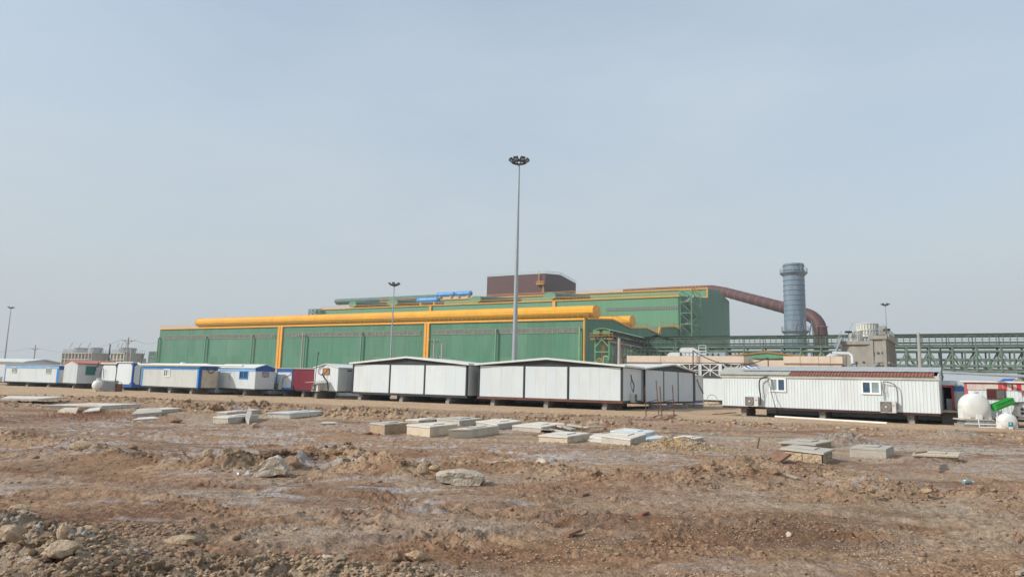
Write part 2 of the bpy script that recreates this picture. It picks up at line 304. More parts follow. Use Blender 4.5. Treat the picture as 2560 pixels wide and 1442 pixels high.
    acgrey=mat('grey_blue_roof_unit', (.25, .30, .35), .5, .1, 1.5),
    boulder_c=mat('crushed_concrete_boulder', (.48, .41, .32), .95, .2, 9, dirt=(.34, .27, .2), dirt_amt=.7, dirt_scale=3, dirt_stretch=(1, 1, 1), bump=.8, bump_scale=22),
    rock=mat('pale_boulder', (.46, .34, .22), .95, .2, 9, dirt=(.36, .27, .19), dirt_amt=.7, dirt_scale=3, dirt_stretch=(1, 1, 1), bump=.8, bump_scale=22),
    rock_g=mat('grey_boulder', (.42, .31, .20), .95, .22, 9, dirt=(.31, .23, .16), dirt_amt=.7, dirt_scale=3, dirt_stretch=(1, 1, 1), bump=.8, bump_scale=22),
    rock_b=mat('brown_clod', (.31, .195, .12), .97, .3, 7, dirt=(.36, .27, .18), dirt_amt=.6, dirt_scale=4, dirt_stretch=(1, 1, 1), bump=.8, bump_scale=26),
    rock_y=mat('tan_clod', (.47, .325, .195), .97, .25, 7, dirt=(.2, .13, .08), dirt_amt=.6, dirt_scale=4, dirt_stretch=(1, 1, 1), bump=.8, bump_scale=26),
    cobble=mat('smooth_cobble', (.55, .47, .36), .8, .15, 6, bump=.15, bump_scale=30),
    interior=mat('dark_interior', (.045, .045, .045), .9),
    fridge=mat('white_appliance', (.45, .48, .50), .4),
    wire=mat('overhead_wire', (.16, .17, .18), .6),
    scrub=mat('dry_red_scrub', (.30, .16, .10), .9, .4, 6),
)

# ------------------------------------------------------------------ mesh builder
def V(*a): return Vector(a)
class MB:
    def __init__(s): s.v = []; s.f = []
    def add(s, vs, fs):
        b = len(s.v); s.v += [tuple(p) for p in vs]; s.f += [[b + i for i in q] for q in fs]; return s
    def obox(s, p, a, b, c):
        p, a, b, c = map(Vector, (p, a, b, c))
        return s.add([p, p + a, p + a + b, p + b, p + c, p + a + c, p + a + b + c, p + b + c],
                     [(0, 3, 2, 1), (4, 5, 6, 7), (0, 1, 5, 4), (1, 2, 6, 5), (2, 3, 7, 6), (3, 0, 4, 7)])
    def box(s, c, sx, sy, sz, ang=0):                # centre of the base
        ux, uy = Vector((math.cos(ang), math.sin(ang), 0)), Vector((-math.sin(ang), math.cos(ang), 0))
        return s.obox(Vector(c) - ux * sx / 2 - uy * sy / 2, ux * sx, uy * sy, Vector((0, 0, sz)))
    def beam(s, a, b, w, h=None):
        a, b = Vector(a), Vector(b); h = h or w; d = (b - a).normalized(); up = Vector((0, 0, 1)) if abs(d.z) < .95 else Vector((0, 1, 0))
        x = d.cross(up).normalized(); y = x.cross(d).normalized()
        return s.obox(a - x * w / 2 - y * h / 2, x * w, y * h, b - a)
    def tube(s, pts, r, n=8, caps=True):
        pts = [Vector(p) for p in pts]; k = len(pts); rs = r if hasattr(r, '__len__') else [r] * k
        px = None; base = len(s.v)
        for i, p in enumerate(pts):
            d = (pts[min(i + 1, k - 1)] - pts[max(i - 1, 0)]).normalized()
            up = px if px is not None else (Vector((0, 0, 1)) if abs(d.z) < .9 else Vector((1, 0, 0)))
            x = (up - d * up.dot(d)).normalized(); y = d.cross(x); px = x
            for j in range(n):
                a = 2 * math.pi * j / n; s.v.append(tuple(p + (x * math.cos(a) + y * math.sin(a)) * rs[i]))
        for i in range(k - 1):
            for j in range(n):
                a = base + i * n + j; b2 = base + i * n + (j + 1) % n
                s.f.append([a, b2, b2 + n, a + n])
        if caps: s.f.append([base + j for j in range(n)][::-1]); s.f.append([base + (k - 1) * n + j for j in range(n)])
        return s
    def lathe(s, c, prof, n=24, ax=None, caps=True):   # prof: (radius, distance along the axis)
        c = Vector(c); ax = Vector(ax or (0, 0, 1)).normalized(); t = Vector((1, 0, 0)) if abs(ax.x) < .9 else Vector((0, 1, 0))
        x = (t - ax * t.dot(ax)).normalized(); y = ax.cross(x); base = len(s.v)
        for r, z in prof:
            for j in range(n): a = 2 * math.pi * j / n; s.v.append(tuple(c + ax * z + (x * math.cos(a) + y * math.sin(a)) * r))
        for i in range(len(prof) - 1):
            for j in range(n):
                a = base + i * n + j; b = base + i * n + (j + 1) % n; s.f.append([a, b, b + n, a + n])
        if caps: s.f.append([base + j for j in range(n)][::-1]); s.f.append([base + (len(prof) - 1) * n + j for j in range(n)])
        return s
    def prism(s, poly, ext):
        poly = [Vector(p) for p in poly]; ext = Vector(ext); n = len(poly); b = len(s.v)
        s.v += [tuple(p) for p in poly] + [tuple(p + ext) for p in poly]
        s.f.append([b + i for i in range(n)][::-1]); s.f.append([b + n + i for i in range(n)])
        for i in range(n): j = (i + 1) % n; s.f.append([b + i, b + j, b + n + j, b + n + i])
        return s
    def mesh(s, name, m, off=Vector((0, 0, 0)), smooth=False):
        me = bpy.data.meshes.new(name); me.from_pydata([(p[0] - off.x, p[1] - off.y, p[2] - off.z) for p in s.v], [], s.f)
        me.materials.append(M[m] if isinstance(m, str) else m)
        bmfix(me)
        if smooth:
            me.shade_smooth()
            try: me.set_sharp_from_angle(angle=R(40))
            except Exception: pass
        return me
    def build(s, name, m, parent=None, smooth=False, stuff=False, label=None):
        off = worldloc(parent) if parent else Vector((0, 0, 0))
        o = bpy.data.objects.new(name, s.mesh(name, m, off, smooth)); COL.objects.link(o); o.parent = parent
        if stuff: o['kind'] = 'stuff'
        if label: o['label'] = label
        return o
import bmesh
def bmfix(me):
    bm = bmesh.new(); bm.from_mesh(me); bmesh.ops.recalc_face_normals(bm, faces=bm.faces); bm.to_mesh(me); bm.free()
def worldloc(o):
    p = Vector((0, 0, 0))
    while o: p = p + o.location; o = o.parent
    return p
def thing(name, label, cat, loc, group=None):
    o = bpy.data.objects.new(name, None); COL.objects.link(o); o.location = loc; o.empty_display_size = .3
    o['label'] = label; o['category'] = cat
    if group: o['group'] = group
    return o
def solo(mb, name, m, label, cat, group=None, smooth=False, loc=None):
    if loc is None:
        a = np.array(mb.v); loc = Vector((a[:, 0].mean(), a[:, 1].mean(), a[:, 2].min()))
    o = bpy.data.objects.new(name, mb.mesh(name, m, Vector(loc), smooth)); COL.objects.link(o); o.location = loc
    o['label'] = label; o['category'] = cat
    if group: o['group'] = group
    return o
def structure(o): o['kind'] = 'structure'; return o

class Face:                                          # an upright plane: origin, direction along it, outward normal
    def __init__(s, o, u, n=None):
        s.o = Vector((o[0], o[1], 0)); s.u = Vector((u[0], u[1], 0)).normalized(); s.n = Vector((s.u.y, -s.u.x, 0)) if n is None else Vector((n[0], n[1], 0)).normalized()
    def at(s, a, z, d=0): return s.o + s.u * a + s.n * d + Vector((0, 0, z))
    def px(s, x, y):
        r = ray(x, y); den = r.x * s.n.x + r.y * s.n.y; t = (s.o.x * s.n.x + s.o.y * s.n.y) / den
        p = Vector((r.x * t, r.y * t, HC + r.z * t)); return (p - s.o).dot(s.u), p.z
    def box(s, mb, a0, a1, z0, z1, d0, d1): return mb.obox(s.at(a0, z0, d0), s.u * (a1 - a0), s.n * (d1 - d0), Vector((0, 0, z1 - z0)))
    def rect(s, x0, y0, x1, y1):
        a0, _ = s.px(x0, (y0 + y1) / 2); a1, _ = s.px(x1, (y0 + y1) / 2); xm = (x0 + x1) / 2
        _, z1 = s.px(xm, y0); _, z0 = s.px(xm, y1); return min(a0, a1), max(a0, a1), z0, z1

# ================================================================== GROUND
def build_ground():
    nr, nc = 940, 1080
    k = np.linspace(0, 1, nr); rows = 3268.0 / (760 * (1 - k) ** 1.25 + 27)
    ang = np.linspace(-R(43), R(43), nc)
    YY = np.repeat(rows[:, None], nc, 1); XX = YY * np.tan(ang)[None, :]
    # a slight warp so that the rows are not ruler straight
    ZZ = ground_z(XX.ravel(), YY.ravel()).reshape(XX.shape)
    x, y, z = XX.ravel(), YY.ravel(), ZZ.ravel()
    idx = np.arange(nr * nc).reshape(nr, nc)
    q = np.stack([idx[:-1, :-1], idx[:-1, 1:], idx[1:, 1:], idx[1:, :-1]], -1).reshape(-1, 4)
    # outer skirt: out to the horizon, to the sides and behind the camera
    vx = [x, ]; vy = [y]; vz = [z]; qs = [q]
    base = nr * nc
    far = [125, 160, 230, 400, 900, 2500, 7000]
    pc = np.arange(0, nc, 49); pc[-1] = nc - 1; prev = idx[-1, :]
    # far rows use every column so the seam is closed
    for Y in far:
        ids = base + np.arange(nc); base += nc
        vx.append(Y * np.tan(ang)); vy.append(np.full(nc, float(Y))); vz.append(np.full(nc, 0.0))
        qs.append(np.stack([prev[:-1], prev[1:], ids[1:], ids[:-1]], -1)); prev = ids
    allrows = list(idx[:, 0]), list(idx[:, -1])
    lastcol0 = [idx[i, 0] for i in range(nr)]; lastcol1 = [idx[i, -1] for i in range(nr)]
    b2 = nr * nc
    for i in range(len(far)): lastcol0.append(b2 + i * nc); lastcol1.append(b2 + i * nc + nc - 1)
    X = np.concatenate(vx); Y = np.concatenate(vy); Z = np.concatenate(vz)
    for cols, sg in ((lastcol0, -1), (lastcol1, 1)):
        cols = np.array(cols); ids = base + np.arange(len(cols)); base += len(cols)
        X = np.concatenate([X, X[cols] + sg * (60 + 6 * Y[cols])]); Y = np.concatenate([Y, Y[cols] * 1.0]); Z = np.concatenate([Z, Z[cols] * 0])
        qq = np.stack([cols[:-1], ids[:-1], ids[1:], cols[1:]], -1) if sg > 0 else np.stack([ids[:-1], cols[:-1], cols[1:], ids[1:]], -1)
        qs.append(qq)
        if sg < 0: leftid = ids[0]
        else: rightid = ids[0]
    fr = idx[0, :]; ids = base + np.arange(nc); base += nc
    X = np.concatenate([X, X[fr] * 3]); Y = np.concatenate([Y, np.full(nc, -200.0)]); Z = np.concatenate([Z, np.zeros(nc)])
    qs.append(np.stack([ids[:-1], ids[1:], fr[1:], fr[:-1]], -1))
    Q = np.concatenate(qs).astype(np.int32)
    me = bpy.data.meshes.new('ground'); me.vertices.add(len(X)); me.vertices.foreach_set('co', np.stack([X, Y, Z], -1).astype(np.float32).ravel())
    me.loops.add(Q.size); me.loops.foreach_set('vertex_index', Q.ravel()); me.polygons.add(len(Q))
    me.polygons.foreach_set('loop_start', np.arange(0, Q.size, 4, dtype=np.int32)); me.polygons.foreach_set('loop_total', np.full(len(Q), 4, dtype=np.int32))
    me.update(calc_edges=True); me.validate(); me.shade_smooth()
    # soil colours (albedo): where each kind of soil lies
    fl = zone_flat(X, Y); hh, rm = ridge_mask(X, Y)
    st1 = fbm(X * .22, Y * .55, 4, 2, .6); st2 = fbm(X * 1.1 + 5, Y * 2.4, 4, 4, .6); st3 = fbm(X * .5 + 31, Y * .9, 4, 6, .6)
    def C(r, g, b): return np.array([r, g, b])[None, :]
    brown, redb, dark, grey, tan, salt, yel = C(.375, .235, .142), C(.33, .178, .105), C(.18, .106, .064), C(.415, .31, .225), C(.55, .385, .235), C(.56, .54, .53), C(.44, .30, .14)
    lin = lambda a, b, t: a * (1 - t[:, None]) + b * t[:, None]
    c = lin(brown, grey, sst(-.35, .5, st1 + .3 * st2))
    c = lin(c, redb, .5 * sst(.05, .55, st3)); c = lin(c, dark, .5 * sst(.3, .8, st2 + .3 * st3))
    sandy = sst(.15, .6, fbm(X * .12 + 3, Y * .22 + 8, 3, 1)); c = lin(c, tan * .85, .55 * sandy)
    # white salt crust between the chambers, and in front of them on the left
    band = sst(14.5, 17.5, Y) * sst(34, 26, Y); left = sst(12, -8, X) * .4 + .6
    crust = band * left * sst(-.1, .35, fbm(X * .45, Y * .6 + 2, 4, 3, .6)) * sst(-.15, .25, fbm(X * 4, Y * 6, 3, 1, .7))
    c = lin(c, salt * .95, .8 * crust)
    thin = sst(.3, .6, fbm(X * .6 + 40, Y * 1.6, 3, 5)) * sst(16, 13, Y); c = lin(c, salt * .85, .2 * thin)
    bank = np.clip(hh * 4.5, 0, 1)
    mix = sst(-.1, .25, fbm(X * 1.3, Y * 1.3, 3, 7)); bankc = lin(lin(np.repeat(brown, len(X), 0), tan * .82, mix), dark, .5 * sst(.2, .6, fbm(X * .7, Y * .7, 2, 0)))
    c = lin(c, bankc, .8 * bank)
    pale = np.exp(-(((X + 2.2) / 3.4) ** 2)) * sst(8.9, 7.6, Y); c = lin(c, C(.45, .36, .255) * np.ones((len(X), 1)), .75 * pale * bank)
    pale = sst(-3.6, -4.6, X) * sst(9.6, 8.6, Y); c = lin(c, C(.43, .35, .26) * np.ones((len(X), 1)), .7 * pale)
    c = lin(c, tan * (1 + .07 * st2[:, None]), fl * (.88 + .1 * np.clip(st1, -1, 1)))
    fl2 = fl * sst(.25, .6, fbm(X * .3, Y * .3 + 9, 3, 0)); c = lin(c, C(.36, .26, .17) * np.ones((len(X), 1)), .45 * fl2)
    for (px, py, w, col, am) in ((1700, 1122, 1.25, (.50, .31, .10), .85), (1580, 1230, 1.2, (.25, .12, .07), .5), (1190, 1250, 1.4, (.30, .17, .10), .5), (280, 1290, .8, (.20, .11, .07), .8), (1900, 1345, .9, (.21, .13, .09), .5),
                                 (215, 1330, .7, (.19, .11, .07), .6), (985, 1086, .45, (.22, .10, .06), .9), (1620, 1300, .25, (.30, .10, .04), .8), (60, 1050, 3.5, (.26, .15, .10), .6), (1160, 1098, .9, (.45, .33, .2), .6),
                                 (1480, 1112, 1.2, (.42, .33, .23), .6), (2300, 1290, 1.6, (.42, .33, .22), .55), (1700, 1275, 1.6, (.38, .28, .19), .45), (2480, 1170, 2.5, (.5, .47, .44), .3)):
        g = G(px, py); m = np.exp(-((X - g.x) ** 2 / (w * w * 1.6) + (Y - g.y) ** 2 / (w * w))); m = np.clip(m * (1 + .8 * st2), 0, 1)
        c = lin(c, C(*col) * np.ones((len(X), 1)), am * m)
    for (px, py, w, wy) in ((2112, 1108, 2.0, 1.2), (2398, 1098, 1.3, 1.0), (2300, 1125, 3.6, .9), (1850, 1095, 2.8, 1.1), (2500, 1130, 2.4, 1.0), (2170, 1118, 2.0, .8)):
        g = G(px, py); m = np.exp(-(((X - g.x) / w) ** 2 + ((Y - g.y) / wy) ** 2) * 1.2); c = lin(c, C(.40, .36, .30) * np.ones((len(X), 1)), .8 * m)
    for cc, w in CHC:
        d2 = ((X - cc.x) ** 2 + (Y - cc.y) ** 2) / (w * w * 1.3); c = lin(c, C(.46, .35, .235) * np.ones((len(X), 1)), .75 * np.clip(np.exp(-d2 * d2) * (1 + .5 * st2), 0, 1))
    spk = sst(.35, .75, fbm(X * 4.5, Y * 4.5, 4, 3, .8)) * (1 - fl); c = lin(c, dark * 1.05, .55 * spk)
    spk = sst(.45, .8, fbm(X * 5.5 + 9, Y * 5.5, 4, 0, .8)) * (1 - fl); c = lin(c, tan * .95, .5 * spk)
    tm = track_depth(X, Y)[1] * np.clip(1 - rm * 1.5, 0, 1); c = lin(c, C(.31, .20, .128) * np.ones((len(X), 1)) * (1 + .3 * fl[:, None]), .6 * tm)
    damp = sst(.12, .5, fbm(X * .17 + 50, Y * .42 + 3, 4, 1, .55)) * (1 - fl); c = c * (1 - .30 * damp[:, None] * np.array([[.8, 1.0, 1.12]]))
    strk = sst(.32, .62, fbm(X * .38 + 7, Y * 2.1 + 5, 4, 2, .65)) * sst(.0, .4, fbm(X * .1, Y * .2 + 17, 2, 3)) * (1 - fl); c = lin(c, salt * .9, .55 * strk)
    c = c * (1 + .20 * pn(X * 7, Y * 7, 2) + .16 * pn(X * 17, Y * 17, 5))[:, None]
    c = np.clip(c * .93, .02, .9)
    at = me.color_attributes.new('soil', 'FLOAT_COLOR', 'POINT'); at.data.foreach_set('color', np.concatenate([c, np.ones((len(c), 1))], 1).astype(np.float32).ravel())
    m = bpy.data.materials.new('dug_up_soil'); m.use_nodes = True; t = m.node_tree; b = t.nodes['Principled BSDF']; b.inputs['Roughness'].default_value = .95; b.inputs['Specular IOR Level'].default_value = .15
    a = t.nodes.new('ShaderNodeAttribute'); a.attribute_name = 'soil'; tcn = t.nodes.new('ShaderNodeTexCoord')
    n1 = t.nodes.new('ShaderNodeTexNoise'); n1.inputs['Scale'].default_value = 26; n1.inputs['Detail'].default_value = 7; n1.inputs['Roughness'].default_value = .7
    n2 = t.nodes.new('ShaderNodeTexNoise'); n2.inputs['Scale'].default_value = 5.5; n2.inputs['Detail'].default_value = 8; n2.inputs['Roughness'].default_value = .7
    for n in (n1, n2): t.links.new(tcn.outputs['Object'], n.inputs['Vector'])
    r1 = t.nodes.new('ShaderNodeMapRange'); r1.inputs['From Min'].default_value = .32; r1.inputs['From Max'].default_value = .68; r1.inputs['To Min'].default_value = .74; r1.inputs['To Max'].default_value = 1.26
    t.links.new(n1.outputs['Fac'], r1.inputs['Value'])
    r2 = t.nodes.new('ShaderNodeMapRange'); r2.inputs['From Min'].default_value = .35; r2.inputs['From Max'].default_value = .65; r2.inputs['To Min'].default_value = .84; r2.inputs['To Max'].default_value = 1.16
    t.links.new(n2.outputs['Fac'], r2.inputs['Value'])
    mu = t.nodes.new('ShaderNodeMath'); mu.operation = 'MULTIPLY'; t.links.new(r1.outputs[0], mu.inputs[0]); t.links.new(r2.outputs[0], mu.inputs[1])
    vm = t.nodes.new('ShaderNodeVectorMath'); vm.operation = 'SCALE'; t.links.new(a.outputs['Color'], vm.inputs[0]); t.links.new(mu.outputs[0], vm.inputs['Scale'])
    t.links.new(vm.outputs[0], b.inputs['Base Color'])
    bp = t.nodes.new('ShaderNodeBump'); bp.inputs['Strength'].default_value = .85; bp.inputs['Distance'].default_value = .035; t.links.new(n1.outputs['Fac'], bp.inputs['Height'])
    bp2 = t.nodes.new('ShaderNodeBump'); bp2.inputs['Strength'].default_value = .6; bp2.inputs['Distance'].default_value = .09; t.links.new(n2.outputs['Fac'], bp2.inputs['Height'])
    t.links.new(bp2.outputs[0], bp.inputs['Normal']); t.links.new(bp.outputs[0], b.inputs['Normal'])
    me.materials.append(m)
    o = bpy.data.objects.new('ground', me); COL.objects.link(o); structure(o); o['label'] = 'dug up brown and grey earth of the building site'
build_ground()

# ================================================================== GREEN HALLS
HU, HV = Vector((-.884, .468, 0)).normalized(), Vector((.468, .884, 0)).normalized()      # along the facade (leftwards), into depth
HO = Vector((19.5, 184, 0))
END = Face(HO, HV, -HU)                              # the end wall
def off(o, v): return Face(o + HV * v, HU, -HV)      # a plane parallel to the facade
FR = off(HO, 0)
def prof(pts, face=END): return [face.px(*p) for p in pts]
def rail(mb, a, b, n, h=1.1, r=.05, mid=True):
    a, b = Vector(a), Vector(b); u = Vector((0, 0, 1))
    mb.beam(a + u * h, b + u * h, r * 1.4)
    if mid: mb.beam(a + u * h * .5, b + u * h * .5, r)
    for i in range(n + 1): p = a.lerp(b, i / n); mb.beam(p, p + u * h, r)
    return mb

def green_hall():
    L1, _ = FR.px(402, 824); L1 = L1
    zt = FR.px(1461.5, 795)[1]
    h = thing('factory_hall', 'long green steel clad hall with yellow trim and yellow ridge ventilators', 'factory hall', HO + HU * L1 / 2)
    P = [(0, zt)] + prof([(1471, 796.5), (1530, 798), (1576.5, 819.5), (1615, 819.5), (1645, 834), (1647.5, 817.5), (1684, 816), (1697.5, 822)])
    P.append((P[-1][0] + 3, P[-1][1] - 1))
    endp = [HO + HV * d + Vector((0, 0, z)) for d, z in P]
    MB().prism([HO + HV * P[-1][0], HO] + endp, HU * .3).build('end_wall', 'green', h)
    MB().prism([HO + HU * L1 + HV * P[-1][0], HO + HU * L1] + [p + HU * L1 for p in endp], HU * .3).build('end_wall', 'green', h)
    m = MB(); FR.box(m, .3, L1, 0, zt - .05, -.3, -.06); m.build('front_wall', 'green', h)
    n = 42; rr = random.Random(2); w = (L1 - .3) / n; zs = [0, zt * .47, zt - .06]
    for i in range(n):
        for j in (0, 1): m = MB(); FR.box(m, .3 + i * w + .012, .3 + (i + 1) * w - .012, zs[j] + .01, zs[j + 1], -.05, -.012 + rr.uniform(-.02, .008) + .0); m.build('wall_sheet', rr.choice(['green', 'green', 'green_b', 'green_c']), h)
    m = MB(); b = HO + HV * P[-1][0]; m.obox(b + HU * .3, HU * (L1 - .3), -HV * .3, Vector((0, 0, P[-1][1] - .1))); m.build('back_wall', 'green', h)
    m = MB()
    for p, q in zip(endp[:-1], endp[1:]): m.add([p + HU * .3, q + HU * .3, q + HU * L1, p + HU * L1, p + HU * .3 - V(0, 0, .25), q + HU * .3 - V(0, 0, .25), q + HU * L1 - V(0, 0, .25), p + HU * L1 - V(0, 0, .25)],
                                               [(0, 1, 2, 3), (4, 5, 6, 7), (0, 1, 5, 4), (2, 3, 7, 6), (0, 3, 7, 4), (1, 2, 6, 5)])
    m.build('roof', 'green_grey', h)
    # trims
    m = MB(); FR.box(m, -.3, L1 + .3, zt - .5, zt + .02, 0, .4); m.build('eaves_trim', 'yellow', h)
    m = MB()
    for p, q in zip(endp[1:], endp[2:]): m.beam(p - HU * .2, q - HU * .2, .35, .42)
    m.build('gable_trim', 'yellow', h)
    m = MB(); END.box(m, -.35, .35, 0, zt, 0, .3); m.build('corner_trim', 'yellow', h)
    for x0, x1 in ((694.5, 706), (1061, 1073)):
        a0, a1, _, _ = FR.rect(x0, 860, x1, 861); w = a1 - a0
        for k in (0, 1):
            m = MB(); FR.box(m, a0 + k * w * .56, a0 + k * w * .56 + w * .44, 0, zt - .51, .005, .45); m.build('rain_channel', 'yellow', h)
    # translucent window bands with their bars
    for x0, x1, y00, y01, y10, y11 in ((411, 689, 840, 848, 833, 843), (714, 1052, 833, 842, 826, 837), (1084, 1449, 825, 836, 818, 829.5)):
        a0, z1 = FR.px(x0, y00); _, z0 = FR.px(x0, y01); a1, z3 = FR.px(x1, y10); _, z2 = FR.px(x1, y11)
        zt1, zt0 = (z1 + z3) / 2, (z0 + z2) / 2; a0, a1 = min(a0, a1), max(a0, a1)
        m = MB(); FR.box(m, a0, a1, zt0, zt1, .005, .08); band = m.build('window_band', 'louver', h)
        n = int((a1 - a0) / 1.55); m = MB()
        for i in range(n + 1): a = a0 + (a1 - a0) * i / n; FR.box(m, a - .07, a + .07, zt0, zt1, .085, .16)
        FR.box(m, a0, a1, zt0 - .12, zt0, .0, .16); FR.box(m, a0, a1, zt1, zt1 + .1, .0, .16)
        for i in range(0, n - 1, 2): m.beam(FR.at(a0 + (a1 - a0) * i / n, zt1, .12), FR.at(a0 + (a1 - a0) * (i + 1) / n, zt0, .12), .09)
        m.build('window_bars', 'mullion', band, stuff=True)
    a0, z1 = END.px(1472, 820); a1, z0 = END.px(1487, 829); m = MB(); END.box(m, a0, a1, z0, z1, .0, .08); m.build('window_band', 'louver', h)
    # vertical rain pipes
    for x, y in ((401, 845), (519, 842), (635, 838.5), (767.5, 835.5), (908, 832.8), (1243, 824), (1452, 821)):
        a, z = FR.px(x, y); m = MB(); m.tube([FR.at(a, 0, .75), FR.at(a, z - .6, .75), FR.at(a + .1, z, .55), FR.at(a + .1, z, .05)], .26, 10); m.build('rain_pipe', 'green_bright' if x > 1400 else 'green_pale', h, True)
    # walkway rail along the eaves
    m = rail(MB(), FR.at(0, zt + .05, .35), FR.at(L1, zt + .05, .35), 110, 1.15, .07); m.build('handrail', 'yellow', h, stuff=True)
    for a, b in ((0, 1), (1, 2), (2, 3), (3, 4), (4, 5), (6, 7), (7, 8)):
        rail(MB(), endp[a] - HU * .2 + V(0, 0, .3), endp[b] - HU * .2 + V(0, 0, .3), 6, 1.1, .07).build('handrail', 'yellow', h, stuff=True)
    m = MB(); p, q = endp[5], endp[6]; m.beam(V(q.x, q.y, p.z) - HU * .2, q - HU * .2, .8, .8); m.build('gable_trim', 'yellow', h)
    return h, zt, L1, P
hall, ZT, L1, PROF = green_hall()

def bulb(w, h):
    return [(-.2, 0), (-.2, .1), (-.42, .26), (-.5, .42), (-.5, .66), (-.42, .84), (-.28, .96), (-.12, 1), (.12, 1), (.28, .96), (.42, .84), (.5, .66), (.5, .42), (.42, .26), (.2, .1), (.2, 0)], w, h
def ridge_vent(parent, c, ax, length, w, h, m_body, m_end, seams=0):
    side = Vector((-ax.y, ax.x, 0)); pr, w, h = bulb(w, h); poly = [c + side * (x * w) + V(0, 0, z * h) for x, z in pr]
    b = MB().prism(poly, ax * length).build('ridge_ventilator', m_body, parent)
    for s0 in (-.08, length):
        pl = [c + side * (x * w * 1.02) + V(0, 0, .02 + (z * h * 1.01)) + ax * s0 for x, z in pr]
        MB().prism(pl, ax * .08).build('end_plate', m_end, b)
    for i in range(seams):
        t = length * (i + 1) / (seams + 1); pl = [c + side * (x * w * 1.012) + V(0, 0, .01 + z * h * 1.006) + ax * t for x, z in pr[1:-1]]
        MB().prism(pl, ax * .1).build('seam', m_end, b)
    return b
# the two long yellow ridge ventilators
v1, _ = END.px(1501, 797); zr = END.px(1501, 797.3)[1]; ztop = END.px(1501, 763.5)[1]
pl = off(HO, v1); aend = pl.px(505, 810)[0]; b0 = 1.2
ridge_vent(hall, HO + HV * v1 + HU * b0 + V(0, 0, zr), HU, aend - b0, 6.4, ztop - zr, 'yellow_vent', 'yellow_vent', 7)
v2, _ = END.px(1590, 818); zr2 = END.px(1590, 819.5)[1]; zt2 = END.px(1590, 789.5)[1]
ridge_vent(hall, HO + HV * v2 + HU * b0 + V(0, 0, zr2), HU, 150, 6.4, zt2 - zr2, 'yellow_vent', 'yellow_vent', 4)

